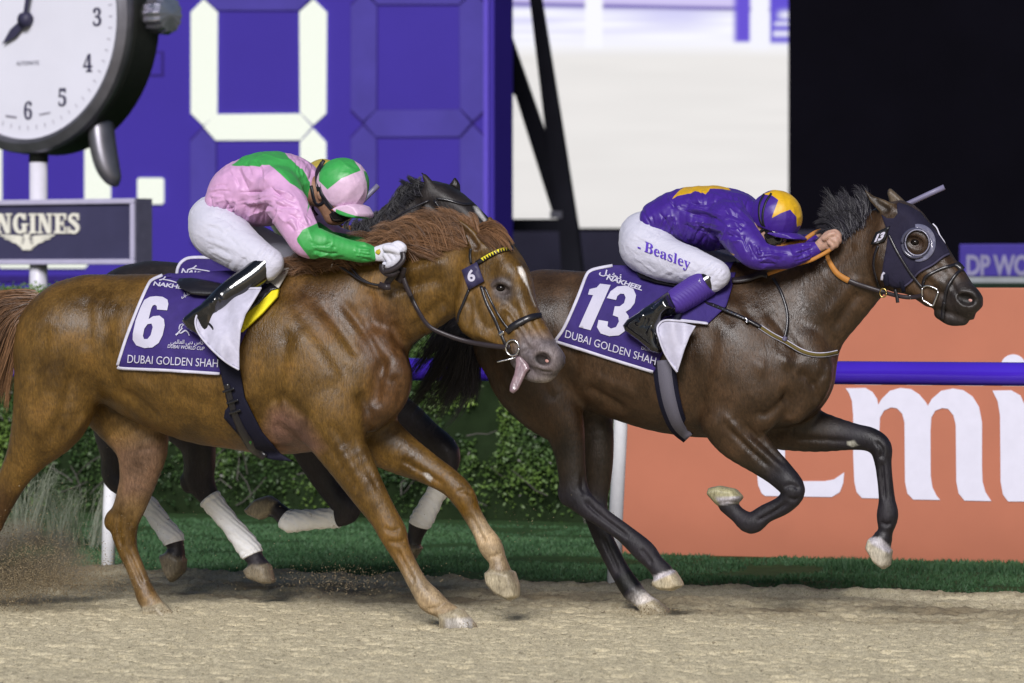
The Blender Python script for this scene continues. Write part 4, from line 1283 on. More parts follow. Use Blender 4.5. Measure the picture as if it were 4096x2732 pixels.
lines1 = [
    ([(1010, 1700), (1090, 1560), (1130, 1420), (1150, 1280)], 9, 34), ([(1080, 1640), (1120, 1590), (1180, 1640), (1240, 1700)], 12, 26),
    ([(1150, 1180), (1230, 1290), (1330, 1420), (1420, 1560)], 8, 30), ([(1270, 1200), (1370, 1330), (1450, 1440)], 7, 22), ([(1350, 1180), (1440, 1300), (1510, 1420), (1548, 1540)], 11, 20),
    ([(1420, 1200), (1500, 1300), (1560, 1400)], 5, 30), ([(1190, 1300), (1270, 1420), (1330, 1560)], -5, 60),
    ([(1500, 1640), (1505, 1560), (1520, 1480), (1560, 1420)], 11, 22), ([(1430, 1560), (1470, 1650), (1470, 1740)], 9, 22), ([(1560, 1500), (1600, 1560), (1600, 1640)], 8, 18),
    ([(1310, 1680), (1400, 1800), (1480, 1920)], 6, 18), ([(1280, 1740), (1370, 1870), (1460, 2000)], 5, 16), ([(1390, 1740), (1460, 1850), (1530, 1990)], 5, 14),
    ([(1585, 2190), (1620, 2260), (1665, 2345)], 9, 8), ([(1530, 2110), (1570, 2125), (1605, 2110)], 6, 10), ([(1545, 2165), (1590, 2170), (1625, 2160)], 6, 9), ([(1700, 2440), (1750, 2430), (1790, 2405)], 6, 9), ([(1590, 1830), (1690, 1890), (1790, 1950)], 8, 12, (-.3, 0)), ([(1875, 2050), (1912, 2120), (1945, 2180)], 9, 8, (-.3, 0)), ([(1825, 1970), (1860, 1960), (1890, 1975)], 6, 9, (-.3, 0)), ([(1950, 2230), (1985, 2225), (2010, 2210)], 6, 8, (-.3, 0)),
    ([(430, 1230), (420, 1380), (440, 1500), (480, 1620)], 10, 34), ([(200, 1280), (160, 1420), (130, 1560), (110, 1680)], 9, 30), ([(290, 1450), (270, 1580), (230, 1700), (160, 1800)], 9, 26), ([(330, 1170), (350, 1300), (340, 1420)], 6, 30),
    ([(360, 1640), (300, 1720), (230, 1790)], -7, 18), ([(470, 1560), (560, 1610), (650, 1690)], 8, 20), ([(510, 1520), (600, 1560), (720, 1640)], -6, 26),
    ([(700, 1560), (800, 1610), (900, 1640)], 5, 30), ([(900, 1180), (880, 1300), (900, 1450)], 3, 30),
    ([(1560, 1090), (1660, 1080), (1800, 1040)], -7, 26), ([(1540, 1160), (1660, 1140), (1790, 1110)], 9, 22), ([(1690, 1340), (1740, 1290), (1800, 1230)], -8, 18), ([(1640, 1330), (1720, 1250), (1790, 1190)], 9, 22),
    ([(1560, 1280), (1590, 1350), (1600, 1430)], 7, 20), ([(1480, 1150), (1490, 1240), (1520, 1330)], 6, 24),
    ([(1860, 1330), (1880, 1260), (1870, 1180)], 6, 12), ([(1940, 1330), (2000, 1290), (2020, 1240)], 5, 14), ([(2060, 1200), (2080, 1290), (2130, 1370)], 5, 12), ([(2090, 1360), (2120, 1400), (2130, 1440)], 5, 10),
    ([(480, 2030), (470, 2120), (490, 2200)], 8, 11, (-.3, 0)), ([(505, 2190), (545, 2280), (575, 2350)], 8, 8, (-.3, 0)), ([(540, 1950), (520, 2050), (530, 2120)], 7, 12, (-.3, 0)), ([(2010, 1210), (2050, 1270), (2100, 1340), (2130, 1400)], -5, 8), ([(1900, 1330), (1960, 1360), (2020, 1390)], -4, 8), ([(2030, 1240), (2060, 1300), (2110, 1380)], 6, 9), ([(1890, 1150), (1905, 1240), (1940, 1320)], 6, 16), ([(2120, 1240), (2150, 1310), (2190, 1370)], 5, 10), ([(2080, 1420), (2110, 1400), (2150, 1390)], 5, 8),
    ([(960, 1760), (1050, 1790), (1200, 1790)], 6, 14), ([(1090, 1690), (1150, 1730), (1230, 1760)], 5, 18)]
jobs1 = [([(2072, 1068), (2086, 1066), (2100, 1090), (2110, 1130), (2128, 1190), (2140, 1222), (2130, 1200), (2112, 1150), (2090, 1115), (2076, 1092)], (0.70, 0.68, 0.66), 3, (0, .5)),
         ([(1970, 1120), (2045, 1115), (2055, 1180), (2020, 1215), (1975, 1190)], (0.062, 0.048, 0.045), 16, (0, .5)),
         ([(2080, 1330), (2190, 1340), (2290, 1420), (2260, 1520), (2060, 1530), (2040, 1430)], (0.125, 0.105, 0.112), 26, (0, .5)),
         ([(1690, 1895), (1712, 1893), (1726, 1915), (1720, 1927), (1705, 1915)], (0.42, 0.40, 0.37), 3, (-.5, -0.02)),
         ([(600, 1800), (1250, 1760), (1260, 1860), (1000, 1880), (700, 1850)], (0.19, 0.095, 0.030), 40),
         ([(2168 + 33 * math.cos(a) - 6 * math.sin(a), 1438 + 22 * math.sin(a) + 10 * math.cos(a)) for a in np.linspace(0, 6.28, 14)], (0.010, 0.006, 0.006), 6, (0, .5)),
         ([(1780, 2475), (1890, 2470), (1890, 2520), (1780, 2520)], (0.52, 0.50, 0.47), 6, (0, .5)),
         ([(440, 1780), (690, 1740), (640, 2000), (470, 2000)], (0.13, 0.075, 0.045), 40, (-.5, -.02)),
         ([(1080, 1650), (1130, 1630), (1230, 1700), (1290, 1790), (1230, 1830), (1110, 1800), (1060, 1720)], (0.16, 0.085, 0.062), 30, (0, .5)),
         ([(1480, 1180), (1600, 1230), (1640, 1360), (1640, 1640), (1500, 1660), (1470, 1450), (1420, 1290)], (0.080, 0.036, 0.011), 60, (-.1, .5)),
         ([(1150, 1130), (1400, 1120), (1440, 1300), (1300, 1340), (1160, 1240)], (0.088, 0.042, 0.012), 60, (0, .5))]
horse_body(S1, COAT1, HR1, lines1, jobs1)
eye(S1, 2005, 1152, 0.023, HR1, EYE, -0.009)

# ------------------------------------------------------------------ horse 2: bay, number 13
BY = (0.048, 0.026, 0.012); BYD = (0.025, 0.016, 0.010); BK = (0.012, 0.010, 0.015)
HR2 = empty('race_horse', F2.O, 'dark bay racehorse number 13 in a black blinker hood, leading the race', 'horse', 'galloping racehorses')
S2 = Sdf(F2, (1800, 720, 3960, 2500), (-0.40, 0.42), 0.0076)
S2.chain([(2060, 1370, 165, 0, 1.3, *BY), (2140, 1320, 236, 0, 1.0, *BY), (2300, 1332, 250, 0, .92, *BY), (2450, 1374, 284, 0, .84, *BY), (2578, 1402, 302, 0, .80, *BY), (2700, 1416, 320, 0, .78, *BY), (2850, 1420, 330, 0, .74, *BY), (2980, 1418, 315, 0, .70, *BY), (3060, 1450, 262, 0, .78, *BY), (3112, 1478, 230, 0, .9, *BY)], 0.03, sub=3)
S2.chain([(2960, 1290, 230, 0, .48, *BY), (3080, 1300, 245, 0, .48, *BY), (3210, 1235, 210, 0, .48, *BY), (3307, 1172, 180, 0, .50, *BY), (3405, 1088, 157, .005, .52, *BY), (3500, 1000, 138, .01, .56, *BY), (3570, 930, 118, .01, .62, *BY)], 0.10, sub=3)
S2.ell(2950, 1480, 0.17, 175, 270, 0.11, -24, 0.06, BY); S2.ell(2950, 1480, -0.17, 175, 270, 0.11, -24, 0.06, BY)
S2.chain([(3200, 1390, 90, .085, .8), (3248, 1480, 84, .085, .8), (3230, 1565, 72, .085, .8), (3170, 1630, 64, .1, .8)], 0.035, BY); S2.chain([(3200, 1390, 90, -.085, .8), (3248, 1480, 84, -.085, .8), (3230, 1565, 72, -.085, .8), (3170, 1630, 64, -.1, .8)], 0.035, BY)
S2.chain([(2120, 1340, 195, .11, .75, *BY), (2120, 1480, 175, .12, .75, *BY), (2185, 1600, 138, .12, .74, *BY), (2250, 1697, 88, .125, .8, *BY), (2276, 1793, 66, .125, .85, *BYD), (2288, 1890, 57, .125, .8, *BYD), (2302, 1972, 58, .125, .75, *BK), (2358, 2035, 44, .125, .85, *BK), (2425, 2082, 38, .125, .9, *BK), (2500, 2136, 38, .125, .9, *BK), (2576, 2204, 45, .125, .95, *BK), (2618, 2252, 37, .125, 1, *BK), (2650, 2290, 42, .125, 1.05, *BK)], 0.045)
S2.ell(2256, 1985, .125, 22, 40, .026, -20, 0.02, BK)
S2.poly([(2613, 2322), (2640, 2296), (2697, 2280), (2724, 2322), (2733, 2345), (2690, 2364), (2640, 2360), (2612, 2342)], .125, .054, 0.020, 0.010, HOOF)
S2.chain([(2170, 1380, 185, -.11, .75, *BY), (2290, 1560, 140, -.12, .74, *BY), (2375, 1700, 80, -.12, .8, *BYD), (2392, 1820, 64, -.12, .85, *BYD), (2388, 1920, 58, -.12, .8, *BYD), (2376, 2010, 55, -.12, .75, *BK), (2405, 2130, 42, -.12, .85, *BK), (2438, 2205, 40, -.12, .9, *BK), (2480, 2285, 40, -.12, .9, *BK), (2530, 2362, 44, -.12, .95, *BK), (2572, 2402, 36, -.12, 1, *(0.55, .52, .5)), (2600, 2430, 42, -.12, 1.05, *(0.55, .52, .5))], 0.045)
S2.poly([(2560, 2415), (2622, 2398), (2668, 2432), (2690, 2475), (2570, 2475)], -.12, .054, 0.020, 0.010, HOOF)
S2.chain([(2920, 1680, 118, .15, .85, *BY), (2960, 1750, 96, .15, .82, *BY), (3055, 1838, 68, .145, .82, *BYD), (3120, 1895, 56, .14, .85, *BK), (3172, 1960, 48, .14, .95, *BK), (3138, 2016, 39, .14, .95, *BK), (3062, 2055, 37, .14, .95, *BK), (3005, 2092, 43, .14, .95, *BK), (2950, 2058, 32, .14, 1, *BK), (2912, 2018, 38, .14, 1.05, *BK)], 0.03)
S2.poly([(2831, 1976), (2838, 1950), (2880, 1942), (2942, 1955), (2972, 1988), (2958, 2008), (2912, 2014), (2872, 2022)], .14, .054, 0.020, 0.010, (0.34, 0.32, 0.19))
S2.chain([(3100, 1680, 118, -.10, .85, *BY), (3260, 1724, 84, -.12, .8, *BYD), (3410, 1746, 54, -.12, .85, *BK), (3480, 1758, 48, -.12, .9, *BK), (3522, 1790, 45, -.12, .95, *BK), (3532, 1850, 34, -.12, .95, *BK), (3540, 1920, 31, -.12, .95, *BK), (3548, 2000, 33, -.12, .95, *BK), (3550, 2062, 43, -.12, .95, *BK), (3542, 2125, 30, -.12, 1, *BK), (3526, 2165, 42, -.12, 1.05, *BK)], 0.03)
S2.poly([(3476, 2152), (3520, 2150), (3568, 2202), (3560, 2262), (3535, 2279), (3497, 2250), (3464, 2192)], -.12, .054, 0.020, 0.010, (0.40, 0.37, 0.30))
S2.poly([(3520, 862), (3560, 822), (3600, 802), (3650, 818), (3688, 850), (3732, 908), (3785, 982), (3822, 1040), (3858, 1085), (3896, 1146), (3928, 1190), (3930, 1222), (3904, 1246), (3895, 1280), (3850, 1272), (3790, 1248), (3745, 1236), (3705, 1226), (3650, 1188), (3600, 1164), (3550, 1148), (3515, 1120), (3498, 1060), (3490, 960)], .02, .096, .050, 0.03, BY, 'add', .06, .050, ((3590, 940), (3870, 1220)))
S2.ell(3575, 1060, .07, 88, 108, .052, -25, 0.03, BY)
S2.ell(3672, 950, .085, 56, 48, .042, 40, 0.03, BY)
S2.chain([(3690, 1080, 26, .11, .8, *BY), (3770, 1140, 24, .105, .8, *BY)], 0.03)
S2.ell(3868, 1195, .095, 62, 54, .046, 40, 0.03, BYD)
S2.chain([(3762, 1252, 26, .05, .95, *BYD), (3805, 1272, 30, .055, 1, *BK), (3850, 1276, 26, .06, 1, *BK)], 0.014)
S2.poly(zf([(635, 138), (720, 205), (830, 243), (930, 292), (958, 375), (900, 424), (850, 424), (770, 350), (690, 262), (650, 190)], 2.45, 3200, 700), .085, .018, .014, 0.016, (0.11, 0.075, 0.04))
S2.poly(zf([(885, 125), (940, 172), (1045, 272), (1000, 320), (890, 300), (858, 190), (862, 145)], 2.45, 3200, 700), -.075, .018, .014, 0.016, (0.10, 0.075, 0.05))
S2.chain([(3475, 775, 5, .100, 1), (3510, 810, 10, .104, 1), (3545, 838, 11, .106, 1)], 0.012, col=BYD, mode='sub')
S2.ell(3866, 1198, float(S2.hit(3868, 1198)[0]), 40, 25, .030, 15, 0.008, (0.005, 0.003, 0.004), 'sub')
S2.chain([(3772, 1256, 5, .11, 1), (3820, 1262, 5, .115, 1), (3885, 1262, 5, .11, 1)], 0.010, col=BK, mode='sub')
S2.ell(3661, 969, .122, 34, 22, .014, 20, 0.012, BK, 'sub')
COAT2 = coat_material('bay_coat', 0.38, 0.42, 0.8)
D2 = DepthMap([S2], (1860, 720, 3960, 1800), 10, 0)
D2s = DepthMap([S2], (1860, 720, 3960, 1800), 14, 9)
lines2 = [([(2760, 1690), (2810, 1560), (2840, 1420), (2860, 1280)], 8, 30), ([(2870, 1200), (2960, 1330), (3050, 1460)], 8, 24), ([(2960, 1210), (3060, 1330), (3150, 1440)], 7, 22), ([(3060, 1230), (3140, 1330), (3220, 1450)], 8, 22),
          ([(2910, 1260), (3000, 1390), (3070, 1520)], -7, 26), ([(3010, 1260), (3100, 1380), (3170, 1490)], -7, 24), ([(3010, 1640), (3060, 1660), (3120, 1620), (3180, 1560)], 11, 20), ([(3190, 1480), (3250, 1540), (3270, 1620)], 9, 18), ([(3130, 1540), (3160, 1620), (3150, 1680)], 7, 18),
          ([(3230, 1560), (3290, 1500), (3310, 1420)], 7, 18), ([(3330, 1330), (3390, 1230), (3450, 1160)], 9, 20), ([(3290, 1290), (3370, 1180), (3440, 1100)], -7, 20),
          ([(2880, 1640), (2970, 1740), (3070, 1830), (3150, 1900)], -7, 13), ([(2900, 1700), (2990, 1790), (3090, 1880)], 8, 11), ([(2960, 1680), (3060, 1780), (3150, 1870)], 6, 10), ([(3160, 1760), (3280, 1760), (3420, 1770)], 7, 12, (-.3, 0)),
          ([(3528, 1840), (3532, 1920), (3540, 2010)], 10, 7, (-.3, 0)), ([(3500, 1760), (3530, 1800), (3520, 1840)], 8, 8, (-.3, 0)), ([(3520, 2085), (3545, 2100), (3570, 2090)], 7, 8, (-.3, 0)), ([(3130, 1950), (3170, 1940), (3200, 1960)], 7, 8), ([(3150, 1990), (3180, 2000), (3200, 1990)], 7, 8), ([(2480, 2300), (2440, 2210), (2410, 2140)], 9, 7, (-.3, 0)), ([(2560, 2190), (2590, 2230), (2610, 2260)], 7, 8), ([(3160, 2005), (3080, 2058), (3020, 2088)], 9, 7), ([(2300, 1130), (2270, 1250), (2290, 1400), (2320, 1520)], 8, 30), ([(2000, 1340), (2010, 1450), (2070, 1560)], 8, 24), ([(2160, 1420), (2170, 1520), (2220, 1620)], 8, 22),
          ([(2330, 1540), (2420, 1590), (2520, 1650)], 8, 18), ([(2360, 1500), (2460, 1540), (2580, 1600)], -6, 22), ([(2310, 1960), (2370, 2000), (2440, 2060)], -6, 10), ([(2330, 1995), (2400, 2062), (2530, 2160)], 11, 8), ([(2340, 1880), (2330, 1950), (2350, 2000)], 7, 12),
          ([(3690, 1100), (3740, 1150), (3790, 1190)], 5, 10), ([(3790, 1110), (3820, 1160), (3840, 1200)], 5, 9), ([(3540, 1120), (3560, 1060), (3550, 1000)], 5, 12), ([(3290, 1100), (3360, 1040), (3430, 970)], 5, 20)]
jobs2 = [([(3780, 1120), (3880, 1100), (3960, 1190), (3900, 1310), (3760, 1290), (3740, 1220)], (0.026, 0.020, 0.019), 26, (0, .5)),
         ([(3866 + 36 * math.cos(a) - 4 * math.sin(a), 1198 + 21 * math.sin(a) + 8 * math.cos(a)) for a in np.linspace(0, 6.28, 14)], (0.005, 0.003, 0.003), 6, (0, .5)),
         ([(3388, 1768), (3415, 1762), (3432, 1780), (3412, 1789), (3390, 1780)], (0.34, 0.34, 0.30), 3, (-.5, -.02)),
         ([(3625, 935), (3705, 935), (3715, 1000), (3640, 1010)], (0.05, 0.028, 0.018), 10, (0, .5)),
         ([(2610, 2305), (2700, 2275), (2702, 2290), (2615, 2326)], (0.40, 0.38, 0.42), 4, (0, .5)),
         ([(3474, 2150), (3520, 2148), (3566, 2192), (3560, 2216), (3484, 2176)], (0.45, 0.43, 0.47), 4, (-.5, 0)),
         ([(2860, 1990), (2960, 1985), (2970, 2005), (2880, 2020)], (0.40, 0.38, 0.42), 4, (0, .5))]
horse_body(S2, COAT2, HR2, lines2, jobs2)
eye(S2, 3661, 969, 0.021, HR2, EYE, -0.008)

# ------------------------------------------------------------------ horse 3: nearly black, behind the chestnut
DKB = (0.017, 0.013, 0.013); DKV = (0.017, 0.014, 0.021)
HR3 = empty('race_horse', F3.O, 'almost black racehorse with white leg bandages, hidden behind the chestnut', 'horse', 'galloping racehorses')
S3 = Sdf(F3, (230, 660, 2140, 2400), (-0.38, 0.40), 0.010)
S3.chain([(470, 1330, 160, 0, 1.3), (560, 1278, 228, 0, 1.0), (720, 1290, 240, 0, .95), (900, 1335, 275, 0, .85), (1080, 1350, 295, 0, .78), (1230, 1345, 295, 0, .72), (1330, 1380, 250, 0, .8), (1390, 1420, 215, 0, .9)], 0.03, DKB, sub=3)
S3.chain([(1260, 1230, 210, 0, .48), (1400, 1150, 195, 0, .48), (1520, 1050, 165, 0, .5), (1620, 940, 145, 0, .52), (1715, 845, 112, 0, .6)], 0.10, DKB, sub=3)
S3.ell(1230, 1440, .16, 165, 250, .11, -24, .06, DKB)
S3.chain([(540, 1320, 190, .11, .75), (590, 1480, 165, .12, .75), (690, 1620, 125, .12, .74), (780, 1750, 80, .125, .8), (798, 1840, 66, .125, .85), (798, 1915, 62, .125, .75), (845, 2000, 40, .125, .9), (920, 2095, 34, .125, .95), (998, 2200, 41, .125, .95), (1022, 2238, 34, .125, 1), (1035, 2265, 42, .125, 1.05)], .045, DKV)
S3.ell(745, 1935, .125, 24, 40, .026, -20, .02, DKV)
S3.poly([(978, 2276), (1022, 2250), (1078, 2256), (1096, 2332), (1060, 2337), (995, 2314)], .125, .054, .020, .010, (0.20, 0.17, 0.12))
S3.chain([(500, 1380, 170, -.11, .75), (470, 1550, 130, -.12, .74), (452, 1710, 84, -.12, .8), (452, 1820, 54, -.12, .85), (458, 1910, 50, -.12, .75), (520, 1965, 38, -.12, .9), (600, 2030, 33, -.12, .95), (685, 2148, 40, -.12, .95), (705, 2190, 33, -.12, 1), (700, 2225, 42, -.12, 1.05)], .045, DKV)
S3.poly([(642, 2220), (690, 2204), (741, 2236), (736, 2290), (689, 2333), (662, 2290)], -.12, .054, .020, .010, (0.20, 0.17, 0.12))
S3.chain([(1230, 1700, 110, .14, .85), (1270, 1840, 74, .14, .82), (1330, 1950, 58, .14, .85), (1390, 2030, 56, .14, .95), (1340, 2072, 38, .14, .95), (1260, 2078, 34, .14, .95), (1165, 2080, 40, .14, .95), (1110, 2042, 33, .14, 1), (1075, 2025, 40, .14, 1.05)], .03, DKV)
S3.poly([(981, 2040), (1030, 1994), (1078, 1983), (1112, 2006), (1096, 2052), (1046, 2081), (1000, 2062)], .14, .054, .020, .010, (0.28, 0.24, 0.17))
S3.chain([(1430, 1620, 115, -.10, .85), (1580, 1660, 88, -.12, .8), (1700, 1740, 64, -.12, .85), (1788, 1812, 52, -.12, .95), (1778, 1900, 40, -.12, .95), (1738, 1985, 34, -.12, .95), (1682, 2085, 42, -.12, .95), (1662, 2140, 32, -.12, 1), (1640, 2190, 38, -.12, 1)], .03, DKV)
S3.poly([(1628, 2160), (1690, 2190), (1650, 2250), (1600, 2260), (1572, 2226)], -.12, .05, .020, .010, (0.2, 0.17, 0.12))
S3.poly([(1690, 760), (1728, 724), (1790, 735), (1850, 775), (1895, 814), (1960, 880), (2040, 950), (2085, 1020), (2114, 1075), (2106, 1120), (2050, 1140), (1985, 1105), (1900, 1050), (1820, 1010), (1760, 970), (1700, 880)], .02, .094, .05, .03, DKB, 'add', .02, .05, ((1750, 850), (2080, 1080)))
S3.poly([(1683, 684), (1708, 700), (1748, 745), (1768, 795), (1735, 806), (1705, 755)], .085, .018, .014, .016, DKB)
S3.poly([(1821, 706), (1839, 735), (1842, 768), (1812, 775), (1796, 742)], -.06, .018, .014, .016, DKB)
COAT3 = coat_material('black_coat', 0.36, 0.45, 0.6)
D3 = DepthMap([S3], (380, 660, 2140, 2200), 12, 0)
D3s = DepthMap([S3], (380, 660, 2140, 1500), 14, 9)
horse_body(S3, COAT3, HR3, [([(1690, 800), (1740, 840), (1770, 900)], 6, 14), ([(1780, 1830), (1770, 1900), (1740, 1970)], 5, 9)],
           [([(1895, 825), (1912, 828), (1945, 880), (1940, 890), (1905, 850)], (0.6, 0.6, 0.6), 4)])

# leg bandages of the black horse
t = NT('bandage'); wv = t.n('ShaderNodeTexWave', wave_type='BANDS', bands_direction='DIAGONAL'); wv.inputs['Scale'].default_value = 16; wv.inputs['Distortion'].default_value = 2.5
t.l(t.coords(), wv.inputs['Vector'])
dirt = t.noise(22, 5, 0.65)
t.set(base=t.ramp(dirt, [(0.26, (0.35, 0.30, 0.22)), (0.34, (0.88, 0.88, 0.90)), (0.6, (0.95, 0.95, 0.96))]), rough=0.85, spec=0.2)
t.bump(wv.outputs['Fac'], 0.5, 0.006); BANDAGE = t.m
for st, off in (([(838, 1992, 47), (862, 2024, 44), (920, 2095, 40), (975, 2165, 46), (1004, 2206, 47), (1012, 2222, 42)], .125), ([(560, 1996, 42), (600, 2030, 40), (650, 2100, 41), (690, 2152, 46), (698, 2172, 42)], -.12),
                ([(1352, 2068, 43), (1330, 2071, 42), (1260, 2077, 40), (1195, 2082, 44), (1160, 2084, 46), (1138, 2070, 42)], .14), ([(1776, 1928, 47), (1762, 1950, 45), (1738, 1985, 40), (1700, 2056, 46), (1682, 2088, 46), (1676, 2104, 40)], -.12)):
    R = cr(st, 4); L = F3.P(R[:, 0], R[:, 1], off)
    mb = MB(); mb.tube([F3.rel(p) for p in L], [r / F3.s * (1 + 0.05 * math.sin(i * 2.1)) for i, r in enumerate(R[:, 2])], 20)
    mb.build('leg_bandage', BANDAGE, HR3, True)

# tongue of the chestnut
cHt = lambda pts: zf(pts, 1.568, 1600, 640)
TG = Sdf(F1, (2010, 1400, 2130, 1590), (0.05, 0.30), 0.004)
TG.poly(cHt([(722, 1225), (765, 1225), (803, 1275), (817, 1310), (792, 1335), (770, 1385), (742, 1440), (712, 1466), (688, 1454), (690, 1415), (718, 1340), (728, 1285)]), .165, .013, .012, .004, (0.3, 0.18, 0.2), 'add', .20, .013, ((2075, 1430), (2050, 1560)))
TG.chain([(2090, 1470, 5, .196, 1), (2075, 1510, 5, .206, 1), (2058, 1550, 4, .213, 1)], .006, mode='sub')
V, Q = TG.mesh(); 
t = NT('tongue_flesh'); t.set(base=t.ramp(t.noise(40, 3), [(0.3, (0.15, 0.10, 0.12)), (0.7, (0.27, 0.18, 0.20))]), rough=0.3, spec=0.6, coat=0.3); t.bump(t.noise(90, 3), .3, .004)
mesh_np('tongue', F1.rel(V), Q, t.m, HR1, True)
for (sd_, px, py, fr, rt, ang, sz) in ((S1, 2192, 1446, F1, HR1, 25, 10), (S2, 3886, 1203, F2, HR2, 20, 10)):
    NS = Sdf(fr, (px - 60, py - 60, px + 60, py + 60), (-0.05, 0.35), 0.003)
    o_ = float(np.nan_to_num(sd_.hit(px, py)[0], nan=0.15))
    NS.ell(px, py, o_ - 0.003, 14, sz * .8, .005, ang, .002)
    V, Q = NS.mesh()
    mesh_np('nostril_lining', fr.rel(V), Q, simple('pink_flesh', (0.42, 0.22, 0.19), 0.45, 0.4), rt, True)

# ------------------------------------------------------------------ manes and tails
def hair_mat(name, lo, hi, rough=0.45):
    t = NT(name); t.set(base=t.mix(lo, hi, t.attr('Col', 'Fac')), rough=rough, spec=0.45, sheen=0.1); return t.m

def strands(name, fr, guides, n, width, mat, root, jit_px, jit_off, seed, seg=7, length_jit=0.35, lo=0.0, spread=1.0, wav=0.30):
    """guides: list of polylines (px,py,off) of equal point count, root to tip; strands are blends of two neighbouring guides"""
    r = np.random.default_rng(seed)
    G = np.array([cr(g, 4) for g in guides])                # (g, k, 3)
    k = G.shape[1]
    u = r.random(n) * (len(G) - 1); i = np.minimum(u.astype(int), len(G) - 2); f = (u - i)[:, None, None]
    P = G[i] * (1 - f) + G[i + 1] * f                       # (n,k,3)
    tpar = np.linspace(0, 1, k)[None, :, None]
    clump = (u * max(2, n // 70) / (len(G) - 1)).astype(int)
    lenc = r.random(clump.max() + 1)[clump]; cj = r.normal(0, 1, (clump.max() + 1, 2))[clump]; sj = r.normal(0, 1, (n, 2)) * 0.45
    J = cj; SJ = sj
    fr_ = r.normal(0, 1, (n, 2)); ph = r.random((n, 1)) * 6.28
    wob = np.stack([np.sin(tpar[..., 0] * 7 + ph), np.cos(tpar[..., 0] * 6 + ph * 1.3)], -1)
    P = P.copy()
    P[..., 0:2] += (J[:, None, :] * (0.35 + 0.75 * tpar * spread) + SJ[:, None, :] * (1.0 - 0.75 * tpar) + wav * wob * tpar) * jit_px
    P[..., 2] += (r.normal(0, 1, n)[:, None] * jit_off)
    cut = 1 - length_jit * (0.35 * r.random(n) + 0.65 * lenc)
    idx = np.linspace(0, 1, seg + 1)[None, :] * cut[:, None] * (k - 1)
    a = np.minimum(idx.astype(int), k - 2); w = (idx - a)[..., None]
    ar = np.arange(n)[:, None]
    P = P[ar, a] * (1 - w) + P[ar, a + 1] * w
    W = fr.rel(fr.P(P[..., 0], P[..., 1], P[..., 2]))
    T = np.gradient(W, axis=1); side = np.cross(T, -fr.n + r.normal(0, .5, (n, 1, 3))); side /= np.linalg.norm(side, axis=-1, keepdims=True) + 1e-9
    wd = width * (1 - 0.8 * np.linspace(0, 1, seg + 1) ** 1.6)[None, :, None] * (0.6 + 0.8 * r.random((n, 1, 1)))
    V = np.stack([W - side * wd / 2, W + side * wd / 2], 2).reshape(-1, 3)
    base = np.arange(n)[:, None] * (seg + 1) * 2
    Fc = np.vstack([np.concatenate([base + s_ * 2, base + s_ * 2 + 1, base + s_ * 2 + 3, base + s_ * 2 + 2], 1) for s_ in range(seg)])
    shade = np.repeat(np.clip(0.5 + 0.28 * cj[:, 0] + 0.25 * r.normal(0, 1, n), 0, 1), (seg + 1) * 2)
    return mesh_np(name, V, Fc, mat, root, True, attrs={'Col': np.stack([shade] * 3, 1)})

MANE1 = hair_mat('auburn_hair', (0.075, 0.034, 0.014), (0.21, 0.10, 0.040), 0.6)
MANE2 = hair_mat('black_hair', (0.005, 0.004, 0.007), (0.020, 0.017, 0.030), 0.5)
TAIL1 = hair_mat('brown_hair', (0.045, 0.022, 0.012), (0.20, 0.10, 0.045))
strands('mane', F1, [[(1180, 1085, .06), (1150, 1066, .07), (1110, 1070, .09), (1080, 1085, .10)], [(1300, 1082, .05), (1270, 1052, .06), (1210, 1052, .08), (1150, 1075, .10)], [(1430, 1055, .05), (1390, 1026, .07), (1330, 1026, .10), (1270, 1050, .12)], [(1530, 1030, .06), (1500, 995, .08), (1440, 990, .12), (1370, 1008, .14)],
                      [(1640, 1010, .07), (1600, 940, .08), (1560, 912, .10), (1490, 950, .12)], [(1730, 995, .08), (1700, 920, .08), (1650, 885, .09), (1570, 900, .10)], [(1820, 975, .08), (1800, 905, .08), (1760, 865, .08), (1690, 865, .08)], [(1900, 955, .07), (1880, 895, .06), (1850, 868, .06), (1800, 862, .06)]], 11000, 0.0019, MANE1, HR1, 24, 0.022, 3, length_jit=0.55)
strands('mane', F1, [[(1590, 985, .10), (1640, 985, .115), (1690, 1000, .115), (1730, 1010, .11)], [(1700, 950, .10), (1750, 960, .11), (1800, 975, .11), (1840, 985, .11)], [(1800, 900, .09), (1840, 905, .09), (1880, 930, .10), (1910, 960, .11)]], 2200, 0.0018, MANE1, HR1, 18, 0.012, 5)
strands('forelock', F1, [[(1900, 930, .03), (1960, 900, .05), (2010, 930, .08), (2050, 985, .10)], [(1910, 950, .06), (1960, 930, .10), (2000, 960, .13), (2030, 1010, .14)], [(1890, 960, .09), (1920, 950, .12), (1960, 985, .145), (1985, 1020, .15)]], 1800, 0.0018, MANE1, HR1, 12, 0.012, 7)
strands('tail', F1, [[(140, 1200, .03), (60, 1190, .05), (-60, 1210, .06), (-200, 1330, .05), (-330, 1500, .05)], [(120, 1215, .05), (20, 1230, .08), (-80, 1310, .09), (-180, 1460, .08), (-260, 1640, .06)], [(110, 1235, .06), (40, 1290, .09), (-10, 1400, .09), (-60, 1540, .08), (-90, 1700, .06)], [(105, 1250, .05), (60, 1320, .08), (35, 1420, .08), (10, 1520, .06), (-10, 1620, .05)]], 9000, 0.0022, TAIL1, HR1, 22, 0.025, 9)
